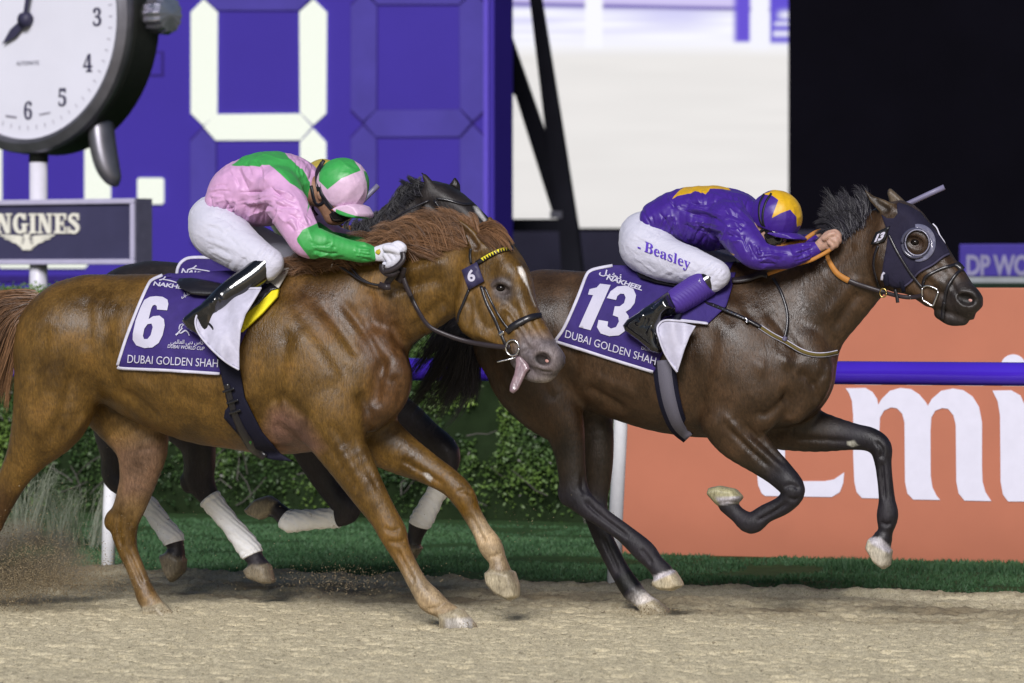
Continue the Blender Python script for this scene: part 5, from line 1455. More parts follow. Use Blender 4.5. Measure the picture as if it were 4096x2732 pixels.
strands('mane', F2, [[(3345, 958, .05), (3325, 915, .04), (3300, 880, .03), (3270, 885, .03)], [(3370, 945, .05), (3350, 890, .04), (3315, 845, .03), (3310, 800, .03)], [(3395, 925, .05), (3380, 870, .04), (3355, 820, .03), (3350, 780, .02)], [(3430, 900, .05), (3425, 850, .04), (3410, 810, .03), (3385, 780, .02)], [(3470, 870, .03), (3468, 840, .02), (3455, 812, .02), (3440, 800, .02)]], 3400, 0.0018, MANE2, HR2, 24, 0.020, 11, length_jit=0.6, wav=0.8)
strands('mane', F2, [[(3340, 965, .06), (3310, 945, .06), (3285, 925, .05), (3262, 930, .05)], [(3390, 930, .07), (3370, 890, .06), (3330, 870, .05), (3290, 890, .05)], [(3460, 880, .06), (3440, 850, .06), (3410, 840, .05), (3370, 855, .05)]], 1500, 0.0019, MANE2, HR2, 18, 0.015, 12)
strands('tail', F2, [[(1915, 1270, .03), (1850, 1262, .04), (1780, 1330, .03), (1690, 1470, .02), (1600, 1640, .0)], [(1910, 1290, .05), (1860, 1320, .07), (1810, 1410, .06), (1740, 1540, .04), (1630, 1680, .02)], [(1905, 1310, .06), (1870, 1380, .08), (1850, 1470, .07), (1800, 1570, .05), (1700, 1650, .03)], [(1905, 1330, .04), (1880, 1420, .06), (1880, 1520, .05), (1870, 1570, .04), (1840, 1620, .03)]], 5600, 0.0021, MANE2, HR2, 38, 0.03, 13, length_jit=0.6)
MANE3 = hair_mat('jet_hair', (0.003, 0.003, 0.005), (0.014, 0.012, 0.02), 0.55)
strands('mane', F3, [[(1420, 970, .05), (1400, 930, .04), (1420, 900, .03), (1450, 885, .02)], [(1530, 905, .05), (1510, 880, .04), (1520, 850, .03), (1550, 830, .02)], [(1620, 810, .05), (1600, 790, .04), (1620, 760, .03), (1650, 745, .02)], [(1710, 745, .05), (1690, 735, .04), (1660, 720, .03), (1640, 705, .02)]], 3600, 0.0019, MANE3, HR3, 18, 0.02, 14)
strands('forelock', F3, [[(1700, 740, .05), (1680, 720, .06), (1660, 700, .06), (1635, 690, .06)], [(1720, 740, .05), (1700, 760, .08), (1730, 800, .1), (1750, 840, .1)]], 160, 0.003, MANE3, HR3, 12, 0.012, 15)
strands('tail', F3, [[(390, 1250, .03), (330, 1240, .04), (260, 1330, .03), (200, 1500, .02), (150, 1700, .0)], [(380, 1290, .05), (340, 1330, .07), (300, 1420, .06), (260, 1580, .04), (220, 1750, .02)]], 1400, 0.0045, MANE2, HR3, 22, 0.03, 16)

# ================================================================== riders
def fold(V, N, specs, seed=0):
    """cloth folds: specs rows (direction, cross frequency, along frequency, height m, sharp)"""
    a = np.zeros(len(V))
    for i, (d, fc, fa, hgt, sharp) in enumerate(specs):
        d = np.array(d, float); d /= np.linalg.norm(d)
        e1 = np.cross(d, (0.3, 1, 0.2)); e1 /= np.linalg.norm(e1); e2 = np.cross(d, e1)
        q = np.stack([V @ d * fa, V @ e1 * fc, V @ e2 * fc], 1) + seed * 7.3 + i * 13.1
        w = vnoise(q * 0.6 + 5) - 0.5
        q[:, 1] += 1.2 * w; q[:, 2] += 1.2 * w
        n = 1 - np.abs(2 * vnoise(q) - 1)
        a += hgt * (n ** sharp - 0.4)
    return V + N * a[:, None]


def silk(name, ca, cb=None, cc=None, rough=0.46):
    t = NT(name)
    col = ca
    if cb is not None:
        m = t.n('ShaderNodeMapRange'); m.inputs['From Min'].default_value = 1.2; m.inputs['From Max'].default_value = -1.2
        t.l(t.attr('pat'), m.inputs['Value'])
        col = t.mix(ca, cb, m.outputs[0])
    f = t.noise(30, 4)
    c2 = t.mix(col, t.ramp(f, [(0.3, (0.86, 0.86, 0.86)), (0.7, (1.06, 1.06, 1.06))]), 0.8, 'MULTIPLY')
    t.set(base=c2, rough=rough, spec=0.45, sheen=0.04)
    w1 = t.noise(40, 2, 0.4, (0.25, 1, 0.6), 0.6); w2 = t.noise(16, 2, 0.4, (0.9, 1, 0.25), 0.5)
    b = t.bump(w1, 0.22, 0.010); t.bump(w2, 0.35, 0.02, b)
    return t.m


def union_sd(px, py, polys):
    d = np.full(np.shape(px), 1e3)
    for p in polys: d = np.minimum(d, poly_sd(px, py, p))
    return d


def pleats(fams, seed=1):
    """families of creases: (A, B, C, D, n, depth_mm, width_px): lines from segment AB to segment CD"""
    r = np.random.default_rng(seed); out = []
    for A, B, C, D, n, dep, wid in fams:
        A, B, C, D = (np.array(p, float) for p in (A, B, C, D)); L = np.linalg.norm(C - A)
        for i in range(n):
            u = (i + 0.5 + r.normal(0, .25)) / n; a = A + (B - A) * u; c = C + (D - C) * np.clip(u + r.normal(0, .12), -.1, 1.1)
            c = a + (c - a) * r.uniform(0.55, 1.05)
            m = (a + c) / 2 + r.normal(0, 0.07, 2) * L
            s_ = 1 if i % 2 == 0 else -0.8
            out.append(([tuple(a), tuple(m), tuple(c)], dep * s_ * r.uniform(.6, 1.3), wid * r.uniform(.55, 1.05)))
    return out


def sdf_part(name, sd, mat, root, folds=None, pats=None, seed=0, lines=None, gain=1.0):
    V, Q = sd.mesh()
    at = None
    if pats is not None:
        px, py = proj(sd.fr.W(V)); at = {'pat': union_sd(px, py, pats)}
    if lines: V = disp(sd, V, lines, gain, True)
    if folds: V = fold(V, sd.grad(V), folds, seed)
    return mesh_np(name, sd.fr.rel(V), Q, mat, root, True, attrs=at)


SC3X = [1.0, 1.0, 1.0]
def sh(rows, dx, dy): return [(900 + (r[0] - 900) * SC3X[0] + dx, 950 + (r[1] - 950) * SC3X[1] + dy, r[2] * SC3X[2], *r[3:]) for r in rows]
def shp(pts, dx, dy): return [(p[0] + dx, p[1] + dy) for p in pts]


SKIN = {}
def skin_mat(name, c):
    t = NT(name); f = t.noise(60, 4)
    t.set(base=t.ramp(f, [(0.3, tuple(x * 0.8 for x in c)), (0.7, tuple(min(1, x * 1.12) for x in c))]), rough=0.5, spec=0.4, sss=0.05); t.bump(t.noise(150, 3), 0.2, 0.003)
    return t.m


def rider(fr, label, sp, dx=0, dy=0, h=0.006):
    root = empty('person', fr.P(sp['pelvis'][0][0] + dx, sp['pelvis'][0][1] + dy) @ np.array([[*fr.u], [*fr.n], [0, 0, 1.0]]) * 0 + fr.O, label, 'person', 'riders')
    b = sp['box']; box = (b[0] + dx, b[1] + dy, b[2] + dx, b[3] + dy)
    G = -0.022
    # body: one continuous figure under the clothes
    S = Sdf(fr, box, (-0.42, 0.42), h)
    for key in ('torso', 'arm_n', 'arm_f', 'pelvis', 'thigh_n', 'thigh_f', 'shin_n', 'shin_f'):
        S.chain(sh(sp[key], dx, dy), 0.03, sub=3, grow=G)
    S.chain(sh(sp['neck'], dx, dy), 0.03, sub=3)
    for c in sp['head']: S.chain(sh(c, dx, dy), 0.018, sub=3)
    for c in sp['hand_n']: S.chain(sh(c, dx, dy), 0.004, sub=3)
    for c in sp['hand_f']: S.chain(sh(c, dx, dy), 0.004, sub=3)
    for e in sp.get('face', ()): S.ell(e[0] + dx, e[1] + dy, *e[2:])
    V, Q = S.mesh()
    mesh_np('body', fr.rel(V), Q, sp['skin'], root, True)
    # silks
    K = Sdf(fr, box, (-0.42, 0.42), h * 0.72)
    K.chain(sh(sp['torso'], dx, dy), 0.03, sub=4)
    for key in ('arm_n', 'arm_f'): K.chain(sh(sp[key], dx, dy), 0.025, sub=4)
    pats = [shp(p, dx, dy) for p in sp['pats']] if sp.get('pats') else None
    sdf_part('silks_shirt', K, sp['silk'], root, sp.get('folds'), pats, sp.get('seed', 0), pleats([tuple(shp(f[:4], dx, dy)) + tuple(f[4:]) for f in sp['pleats']], 3) if sp.get('pleats') else None, sp.get('gain', 2.1))
    # breeches
    B = Sdf(fr, box, (-0.42, 0.42), h)
    for key in ('pelvis', 'thigh_n', 'thigh_f'): B.chain(sh(sp[key], dx, dy), 0.03, sub=4)
    sdf_part('breeches', B, sp['breech'], root, [((0.8, 0.1, -0.5), 34, 9, 0.002, 2.0)], None, 3, pleats([tuple(shp(f[:4], dx, dy)) + tuple(f[4:]) for f in sp['bpleats']], 4) if sp.get('bpleats') else None)
    # boots
    for key, fk in (('shin_n', 'foot_n'), ('shin_f', 'foot_f')):
        T = Sdf(fr, box, (-0.42, 0.42), h * 0.85)
        T.chain(sh(sp[key], dx, dy), 0.02, sub=4, grow=0.003)
        if fk == 'foot_n' and 'foot_poly' in sp: T.poly(sp['foot_poly'], .318, .043, .028, 0.015)
        else: T.chain(sh(sp[fk], dx, dy), 0.02, sub=4)
        sdf_part('boot', T, BOOT, root, None, None, 5, pleats([tuple(shp(f[:4], dx, dy)) + tuple(f[4:]) for f in sp['tpleats']], 6) if sp.get('tpleats') and fk == 'foot_n' else None)
    return root, S, K, B


t = NT('boot_leather'); t.set(base=(0.005, 0.005, 0.007), rough=0.14, spec=0.7, coat=0.6); t.bump(t.noise(14, 2, 0.4), 0.15, 0.02); BOOT = t.m
BREECH = NT('breeches_white'); BREECH.set(base=(0.50, 0.50, 0.60), rough=0.6, spec=0.3, sheen=0.15)
_b = BREECH.bump(BREECH.noise(36, 3, 0.5, (0.4, 1, 1), 0.8), 0.35, 0.012); BREECH.bump(BREECH.noise(400, 2), 0.15, 0.002, _b); BREECH = BREECH.m
BLACK_ELASTIC = simple('black_elastic', (0.010, 0.010, 0.016), 0.5, 0.4, bump=0.3, bscale=200, bdist=0.002)
LENS = NT('goggle_lens'); LENS.set(base=(0.012, 0.010, 0.012), rough=0.08, spec=0.7, coat=0.7); LENS = LENS.m
GLOVE = NT('glove_white'); GLOVE.set(base=(0.58, 0.58, 0.67), rough=0.55, spec=0.3); GLOVE.bump(GLOVE.noise(70, 3, .5, (1, 1, 1), .8), 0.4, 0.006); GLOVE = GLOVE.m

# ------------------------------------------------------------------ rider of the chestnut
c7 = lambda pts: zf(pts, 1.96, 700, 560)
PINK = (0.56, 0.32, 0.54); GREEN = (0.040, 0.32, 0.070)
HAND1 = [[(1488, 1018, 23, .155, .8), (1530, 1012, 31, .155, .62), (1562, 1006, 33, .155, .6), (1575, 1012, 30, .155, .6)],
         [(1570, 988, 13, .172, 1), (1592, 978, 13, .178, 1), (1612, 990, 12.5, .178, 1), (1612, 1004, 11, .17, 1)],
         [(1545, 992, 13, .19, 1), (1572, 996, 13, .195, 1), (1594, 1006, 12, .19, 1)],
         [(1576, 1006, 12, .180, 1), (1596, 1024, 12, .182, 1), (1590, 1044, 11, .176, 1), (1574, 1050, 10, .160, 1)],
         [(1562, 1014, 12, .178, 1), (1580, 1038, 11.5, .180, 1), (1572, 1057, 11, .174, 1), (1556, 1058, 10, .160, 1)],
         [(1545, 1020, 11, .174, 1), (1560, 1045, 11, .176, 1), (1553, 1063, 10, .170, 1), (1540, 1058, 9, .160, 1)]]
HANDF1 = [[(1500, 985, 24, -.10, .8), (1545, 985, 32, -.09, .62), (1575, 985, 30, -.085, .6)], [(1575, 970, 12, -.07, 1), (1605, 978, 12, -.065, 1), (1608, 998, 11, -.07, 1)], [(1570, 985, 12, -.068, 1), (1596, 1005, 11, -.066, 1), (1585, 1020, 10, -.07, 1)], [(1560, 990, 12, -.068, 1), (1580, 1018, 11, -.066, 1), (1566, 1028, 10, -.07, 1)], [(1548, 995, 11, -.068, 1), (1562, 1022, 10, -.066, 1), (1550, 1030, 9, -.07, 1)], [(1545, 970, 12, -.065, 1), (1580, 972, 12, -.06, 1)]]
R1 = dict(foot_poly=c7([(345, 1190), (250, 1265), (150, 1325), (80, 1385), (62, 1420), (110, 1485), (185, 1532), (300, 1600), (345, 1590), (330, 1480), (330, 1350), (390, 1250)]), box=(690, 560, 1660, 1420), skin=skin_mat('skin_brown', (0.25, 0.135, 0.085)), seed=1,
          pelvis=[(862, 880, 104, 0, 1.35), (872, 915, 114, 0, 1.3)],
          torso=[(918, 800, 88, 0, 1.6), (965, 772, 124, 0, 1.25), (1060, 756, 150, 0, 1.18), (1150, 738, 124, 0, 1.5), (1212, 745, 84, 0, 1.2)],
          neck=[(1200, 745, 70, 0, 1), (1270, 765, 62, .01, 1), (1320, 790, 60, .02, 1)],
          arm_n=[(1118, 756, 88, .165, .9), (1160, 842, 82, .225, .9), (1198, 915, 74, .26, .85), (1228, 962, 66, .265, .85), (1290, 978, 57, .245, .9), (1385, 998, 44, .205, .95), (1448, 1010, 41, .175, .95), (1492, 1018, 27, .155, 1)],
          arm_f=[(1135, 745, 85, -.165, .9), (1190, 830, 76, -.23, .9), (1250, 910, 66, -.25, .9), (1330, 950, 52, -.2, .95), (1430, 975, 42, -.14, .95), (1500, 985, 28, -.10, 1)],
          thigh_n=[(880, 930, 114, .09, .95), (970, 1000, 92, .15, .9), (1045, 1035, 68, .19, .9), (1088, 1050, 50, .205, .95), (1072, 1078, 46, .21, .95)],
          thigh_f=[(895, 925, 108, -.09, .95), (1000, 975, 86, -.15, .9), (1100, 998, 62, -.19, .9), (1150, 1005, 48, -.205, .95)],
          shin_n=[(1062, 1062, 49, .21, .95), (1010, 1108, 50, .235, .95), (945, 1150, 46, .27, .95), (885, 1192, 38, .30, .95), (846, 1226, 33, .32, .95)],
          shin_f=[(1135, 1030, 48, -.21, .95), (1070, 1080, 49, -.24, .95), (990, 1150, 42, -.28, .95), (910, 1220, 34, -.32, .95)],
          foot_n=[(838, 1232, 34, .32, 1), (780, 1268, 33, .325, 1.0), (812, 1318, 34, .325, 1.05), (858, 1362, 28, .325, 1.1)],
          foot_f=[(905, 1226, 34, -.32, 1), (860, 1262, 33, -.33, 1), (920, 1340, 30, -.33, 1.1)],
          head=[[(1362, 750, 92, .02, .80), (1345, 800, 78, .022, .85), (1338, 850, 50, .03, .95), (1326, 872, 28, .035, 1.1)], [(1375, 840, 44, .03, .95), (1396, 862, 14, .035, .8), (1408, 866, 9, .038, .9)], [(1352, 880, 16, .035, 1.6), (1368, 880, 10, .04, 1.4)]],
          face=[(1279, 782, .096, 13, 20, .012, -20, .006)],
          hand_n=HAND1, hand_f=HANDF1,
          pleats=[((850, 860), (1090, 905), (860, 780), (1090, 800), 26, 4.5, 8), ((1080, 740), (1100, 850), (930, 760), (960, 860), 10, 6, 12), ((1075, 735), (1110, 860), (1190, 780), (1210, 900), 12, 5, 9), ((900, 690), (1040, 620), (960, 800), (1070, 760), 8, 5, 16), ((1175, 930), (1265, 890), (1140, 870), (1230, 830), 9, 4, 8),
                  ((1480, 990), (1490, 1042), (1405, 975), (1415, 1030), 7, 4.5, 7), ((1235, 960), (1260, 1020), (1400, 970), (1380, 1030), 7, 5, 10), ((1160, 610), (1250, 650), (1190, 720), (1235, 740), 7, 4.5, 9), ((830, 745), (850, 850), (930, 720), (950, 830), 8, 4, 9)],
          bpleats=[((800, 850), (830, 1040), (960, 930), (960, 1080), 13, 4, 8), ((860, 790), (960, 900), (830, 860), (900, 950), 8, 3.5, 9), ((1060, 960), (1130, 1030), (1000, 1040), (1070, 1080), 9, 4, 7), ((905, 1095), (1010, 1070), (940, 1000), (1040, 1010), 8, 4, 8)],
          tpleats=[((830, 1215), (880, 1180), (850, 1270), (900, 1235), 6, 4, 7)],
          silk=silk('pink_green_silk', PINK, GREEN), breech=BREECH,
          folds=[((0.45, 0.2, -0.85), 19, 2.0, 0.005, 2.0)],
          pats=[c7([(440, 200), (540, 120), (680, 40), (830, 40), (862, 98), (900, 150), (1000, 230), (1055, 330), (1062, 480), (1040, 570), (1042, 460), (1000, 400), (900, 340), (830, 270), (740, 195), (640, 205)]),
                c7([(900, 40), (980, 60), (1150, 170), (1135, 200), (1050, 165), (960, 112)]), c7([(955, 775), (1000, 705), (1130, 645), (1240, 720), (1640, 790), (1640, 1000), (1230, 990), (1060, 930), (960, 800)])])
P1, PB1, PK1, PBR1 = rider(F1, 'jockey in pink and green silks with white gloves on the chestnut', R1)
# gloves
for nm, hd, rng in (('glove', HAND1, 1), ('glove', HANDF1, -1)):
    S = Sdf(F1, (1460, 930, 1660, 1100), (-0.16, 0.25), 0.0038)
    for c in hd: S.chain(c, 0.004, sub=3, grow=0.003)
    sdf_part(nm, S, GLOVE, P1, None)
DG1 = DepthMap([S_ for S_ in (PB1,)], (1460, 940, 1660, 1100), 6, 1)

def helmet(fr, root, c, rx, rz, ry, ang, off, cutp, cutn, pats, mat, peak, peak_pats=None, dx=0, dy=0):
    S = Sdf(fr, (c[0] - 170 + dx, c[1] - 160 + dy, c[0] + 190 + dx, c[1] + 190 + dy), (off - 0.2, off + 0.2), 0.0045)
    S.ell(c[0] + dx, c[1] + dy, off, rx, rz, ry, ang, 0.0)
    a = fr.P(cutp[0][0] + dx, cutp[0][1] + dy, 0); b_ = fr.P(cutp[1][0] + dx, cutp[1][1] + dy, 0)
    d_ = (b_ - a)[[0, 2]]; d_ /= np.linalg.norm(d_); nrm = np.array([d_[1], 0, -d_[0]]) * cutn
    S.cut(a, nrm)
    V, Q = S.mesh(); px, py = proj(fr.W(V))
    at = {'pat': union_sd(px, py, [shp(p, dx, dy) for p in pats])}
    V = fold(V, S.grad(V), [((0.7, 0.2, 0.6), 26, 7, 0.0035, 2.0)], 4)
    o = mesh_np('helmet', fr.rel(V), Q, mat, root, True, attrs=at)
    K = Sdf(fr, (c[0] - 170 + dx, c[1] - 160 + dy, c[0] + 190 + dx, c[1] + 190 + dy), (off - 0.2, off + 0.2), 0.0042)
    K.poly(shp(peak, dx, dy), off, ry * 0.82, 0.006, 0.004)
    V, Q = K.mesh(); px, py = proj(fr.W(V)); mx = np.abs(V[:, 1] - off) / (ry * 0.82)
    V[:, 0] -= 0.028 * np.clip(mx, 0, 1) ** 2
    mesh_np('peak', fr.rel(V), Q, mat, o, True, attrs={'pat': union_sd(px, py, [shp(p, dx, dy) for p in (peak_pats or [])])})
    return o, S
CAP1 = silk('pink_green_cap', (0.60, 0.42, 0.58), GREEN, rough=0.42)
H1o, SH1 = helmet(F1, P1, (1370, 742), 110, 112, 0.103, -20, .02, ((1285, 748), (1400, 862)), 1, [c7([(1140, 100), (1290, 80), (1385, 130), (1455, 240), (1305, 300), (1195, 388), (1130, 320)]), c7([(1475, 240), (1540, 280), (1545, 420), (1490, 525), (1475, 520), (1508, 420), (1500, 330)])], CAP1,
                  [(1372, 838), (1400, 822), (1440, 815), (1470, 826), (1489, 856), (1486, 868), (1470, 876), (1440, 874), (1404, 862)], [c7([(1310, 540), (1400, 575), (1520, 610), (1520, 640), (1300, 620)])])
DH1 = DepthMap([PB1, SH1], (1230, 600, 1500, 920), 6, 1)
strap('goggle_strap', F1, [(1296, 640), (1272, 690), (1279, 760), (1305, 806), (1340, 848)], 15, DH1, BLACK_ELASTIC, H1o, F1.O, 0.004, 0.003)
strap('goggle_strap', F1, [(1286, 648), (1264, 694), (1272, 764), (1300, 812), (1336, 852)], 9, DH1, BLACK_ELASTIC, H1o, F1.O, 0.003, 0.003)
strap('chin_strap', F1, [(1244, 742), (1256, 800), (1274, 820), (1302, 802)], 13, DH1, BLACK_ELASTIC, H1o, F1.O, 0.004, 0.003)
strap('chin_strap', F1, [(1256, 800), (1252, 836), (1270, 862)], 10, DH1, BLACK_ELASTIC, H1o, F1.O, 0.004, 0.003)
panel('goggles', F1, [c7([(1208, 585), (1240, 552), (1300, 540), (1360, 572), (1380, 612), (1330, 640), (1270, 648), (1228, 632)])], DH1, LENS, H1o, 8, 0.012, 0.012, root=F1.O)
panel('goggle_rim', F1, [c7([(1222, 545), (1260, 532), (1340, 560), (1350, 575), (1290, 553), (1240, 560)])], DH1, simple('amber_plastic', (0.35, 0.11, 0.02), 0.25, 0.5), H1o, 8, 0.016, 0.006, root=F1.O)
panel('whip_glove_badge', F1, [zf([(1235, 620), (1265, 560), (1330, 532), (1355, 590), (1340, 640), (1300, 668)], 5.6, 1280, 900)], DG1, simple('badge_gold', (0.42, 0.33, 0.02), 0.4, 0.4), P1, 5, 0.006, 0.002, root=F1.O)

# ------------------------------------------------------------------ rider of the bay
c24 = lambda pts: zf(pts, 2.091, 2400, 700)
PURP = (0.044, 0.013, 0.22); GOLD = (0.62, 0.36, 0.008)
HAND2 = [[(3266, 992, 24, .135, .8), (3295, 972, 30, .14, .62), (3318, 950, 32, .145, .58), (3330, 944, 28, .145, .6)],
         [(3320, 930, 12.5, .150, 1), (3342, 924, 12.5, .152, 1), (3360, 938, 12, .146, 1), (3362, 954, 10, .135, 1)],
         [(3332, 940, 12.5, .160, 1), (3352, 944, 12, .160, 1), (3362, 962, 11.5, .15, 1), (3354, 974, 10, .135, 1)],
         [(3328, 956, 12, .166, 1), (3346, 964, 12, .166, 1), (3350, 982, 11, .155, 1), (3338, 988, 10, .14, 1)],
         [(3318, 970, 11.5, .166, 1), (3332, 982, 11, .164, 1), (3330, 996, 10, .155, 1), (3318, 998, 9, .14, 1)],
         [(3296, 952, 13, .166, 1), (3318, 938, 13, .17, 1), (3338, 932, 11, .168, 1)]]
HANDF2 = [[(3270, 965, 24, -.10, .8), (3310, 940, 30, -.09, .62), (3330, 930, 28, -.085, .6)], [(3330, 915, 12, -.07, 1), (3356, 925, 12, -.065, 1), (3356, 945, 11, -.07, 1)], [(3330, 930, 12, -.07, 1), (3352, 945, 11, -.065, 1), (3345, 960, 10, -.07, 1)], [(3320, 940, 12, -.07, 1), (3340, 960, 11, -.065, 1), (3330, 970, 10, -.07, 1)], [(3310, 945, 11, -.07, 1), (3325, 968, 10, -.065, 1), (3315, 975, 9, -.07, 1)], [(3305, 920, 12, -.065, 1), (3335, 915, 12, -.06, 1)]]
HAND2 = [[(3310 + (q[0] - 3310) * .92, 965 + (q[1] - 965) * .92, q[2] * .90, *q[3:]) for q in c_] for c_ in HAND2]
R2 = dict(foot_poly=c24([(560, 1000), (440, 1105), (340, 1140), (235, 1205), (196, 1258), (215, 1308), (330, 1392), (440, 1482), (500, 1494), (528, 1455), (500, 1370), (492, 1260), (530, 1185), (620, 1110)]), box=(2430, 700, 3420, 1460), skin=skin_mat('skin_fair', (0.42, 0.26, 0.20)), seed=5, gain=1.6,
          pelvis=[(2580, 945, 100, 0, 1.38), (2588, 980, 109, 0, 1.32)],
          torso=[(2645, 884, 84, 0, 1.65), (2735, 868, 113, 0, 1.3), (2850, 873, 129, 0, 1.28), (2932, 868, 106, 0, 1.6), (2985, 876, 78, 0, 1.2)],
          neck=[(2980, 876, 62, 0, 1), (3030, 890, 56, .01, 1), (3060, 905, 55, .015, 1)],
          arm_n=[(2918, 885, 80, .165, .9), (2962, 945, 74, .225, .9), (3000, 992, 66, .255, .85), (3032, 1018, 57, .255, .9), (3090, 1030, 48, .235, .95), (3165, 1026, 44, .19, .95), (3228, 1006, 35, .15, .95), (3262, 995, 25, .135, 1)],
          arm_f=[(2925, 875, 78, -.165, .9), (2985, 930, 70, -.22, .9), (3050, 985, 60, -.24, .9), (3120, 990, 48, -.2, .95), (3210, 975, 38, -.13, .95), (3270, 965, 26, -.10, 1)],
          thigh_n=[(2592, 990, 106, .09, .95), (2660, 1035, 90, .14, .9), (2755, 1062, 76, .18, .9), (2835, 1085, 60, .2, .9), (2872, 1100, 49, .21, .95), (2850, 1125, 45, .21, .95)],
          thigh_f=[(2605, 985, 102, -.09, .95), (2720, 1030, 78, -.15, .9), (2850, 1058, 58, -.19, .9), (2930, 1072, 46, -.205, .95)],
          shin_n=[(2832, 1122, 48, .212, .95), (2770, 1165, 49, .235, .95), (2695, 1208, 44, .265, .95), (2640, 1238, 37, .29, .95), (2598, 1262, 34, .305, .95)],
          shin_f=[(2920, 1100, 46, -.21, .95), (2860, 1150, 46, -.24, .95), (2780, 1220, 40, -.28, .95), (2700, 1280, 33, -.31, .95)],
          foot_n=[(2592, 1264, 36, .23, 1), (2538, 1298, 35, .235, 1.0), (2578, 1344, 38, .235, 1.05), (2632, 1388, 28, .235, 1.15)],
          foot_f=[(2692, 1284, 34, -.31, 1), (2650, 1310, 33, -.32, 1), (2720, 1390, 28, -.32, 1.1)],
          head=[[(3098, 872, 88, .02, .80), (3078, 910, 74, .022, .85), (3066, 950, 48, .03, .95), (3056, 978, 27, .035, 1.1)], [(3105, 950, 42, .03, .95), (3128, 972, 13, .035, .8)], [(3080, 986, 14, .035, 1.5), (3094, 988, 9, .04, 1.3)]],
          face=[(3018, 906, .092, 13, 19, .012, -20, .006)],
          hand_n=HAND2, hand_f=HANDF2,
          pleats=[((2600, 905), (2860, 1010), (2590, 830), (2880, 890), 26, 4.5, 8), ((2880, 800), (2910, 960), (2700, 790), (2720, 900), 14, 6, 11), ((2890, 790), (2910, 980), (2990, 880), (3000, 960), 14, 5.5, 9), ((2640, 790), (2860, 745), (2700, 860), (2860, 850), 12, 4.5, 13), ((2960, 940), (3040, 990), (2990, 1040), (3080, 1060), 9, 5, 8),
                  ((3250, 975), (3258, 1025), (3160, 990), (3165, 1055), 8, 4.5, 7), ((3020, 1000), (3030, 1065), (3170, 1000), (3160, 1060), 8, 5, 9), ((2900, 770), (3010, 800), (2950, 850), (3010, 860), 8, 5, 9)],
          bpleats=[((2520, 900), (2540, 1080), (2650, 960), (2650, 1100), 10, 2.6, 8), ((2570, 860), (2660, 945), (2540, 920), (2620, 1000), 8, 3.5, 8), ((2840, 1030), (2915, 1090), (2760, 1090), (2850, 1140), 11, 4.5, 7), ((2620, 1105), (2740, 1120), (2680, 1060), (2800, 1090), 7, 3, 8)],
          tpleats=[((2560, 1240), (2620, 1290), (2530, 1290), (2590, 1340), 8, 5, 7), ((2600, 1230), (2650, 1270), (2640, 1200), (2700, 1230), 5, 3.5, 8)],
          silk=silk('purple_gold_silk', PURP, GOLD, rough=0.44), breech=BREECH,
          folds=[((0.4, 0.2, -0.88), 21, 2.0, 0.005, 2.0)],
          pats=[c24([(600, 195), (650, 145), (750, 70), (970, 40), (1020, 80), (1095, 128), (920, 115), (882, 162), (830, 140), (700, 162)]), c24([(920, 670), (968, 618), (985, 668), (1100, 650), (1130, 665), (1020, 710), (940, 700)])])
P2, PB2, PK2, PBR2 = rider(F2, 'jockey in purple silks with gold stars on the bay', R2, 0, 0, 0.005)
CAP2 = silk('purple_gold_cap', PURP, GOLD, rough=0.44)
H2o, SH2 = helmet(F2, P2, (3104, 868), 104, 106, 0.100, -5, .02, ((3040, 898), (3190, 955)), 1, [c24([(1365, 160), (1480, 110), (1620, 160), (1720, 290), (1715, 400), (1650, 435), (1640, 350), (1590, 290), (1510, 320), (1435, 362), (1492, 210), (1440, 172)])], CAP2,
                  [(3110, 925), (3150, 925), (3195, 935), (3224, 952), (3226, 960), (3200, 962), (3150, 954), (3112, 940)], [])
DH2 = DepthMap([PB2, SH2], (2970, 740, 3240, 1030), 6, 1)
strap('goggle_strap', F2, [(3086, 772), (3062, 810), (3050, 860), (3056, 905), (3080, 940)], 9, DH2, BLACK_ELASTIC, H2o, F2.O, 0.004, 0.003)
strap('goggle_strap', F2, [(3056, 775), (3038, 815), (3036, 865), (3050, 905), (3076, 944)], 8, DH2, BLACK_ELASTIC, H2o, F2.O, 0.004, 0.003)
strap('chin_strap', F2, [(3005, 880), (3008, 910), (3022, 934), (3056, 918)], 11, DH2, BLACK_ELASTIC, H2o, F2.O, 0.004, 0.003)
panel('goggles', F2, [c24([(1370, 500), (1400, 465), (1480, 480), (1580, 520), (1640, 560), (1600, 580), (1480, 598), (1420, 595), (1385, 560)])], DH2, LENS, H2o, 8, 0.012, 0.012, root=F2.O)
# purple gaiter round the near boot top, and the name printed on the thigh
G2 = Sdf(F2, (2640, 1040, 2920, 1300), (0.05, 0.38), 0.0045)
G2.chain([(2820, 1134, 53, .217, .97), (2770, 1166, 53, .236, .97), (2712, 1202, 49, .26, .97)], 0.01, grow=0.004)
a_, b_ = F2.P(2848, 1118, .2), F2.P(2672, 1228, .2); ax_ = (b_ - a_) / np.linalg.norm(b_ - a_)
G2.cut(F2.P(2838, 1124, .2), -ax_); G2.cut(F2.P(2690, 1216, .2), ax_)
t = NT('purple_gaiter'); wv = t.n('ShaderNodeTexWave', wave_type='BANDS', bands_direction='DIAGONAL'); wv.inputs['Scale'].default_value = 30; t.l(t.coords(), wv.inputs['Vector'])
t.set(base=(0.062, 0.030, 0.24), rough=0.55, spec=0.3); t.bump(wv.outputs['Fac'], 0.4, 0.004)
sdf_part('gaiter', G2, t.m, P2)
DT2 = DepthMap([PBR2], (2460, 900, 2940, 1200), 6, 2)
INK = simple('purple_ink', (0.085, 0.035, 0.40), 0.55, 0.3)
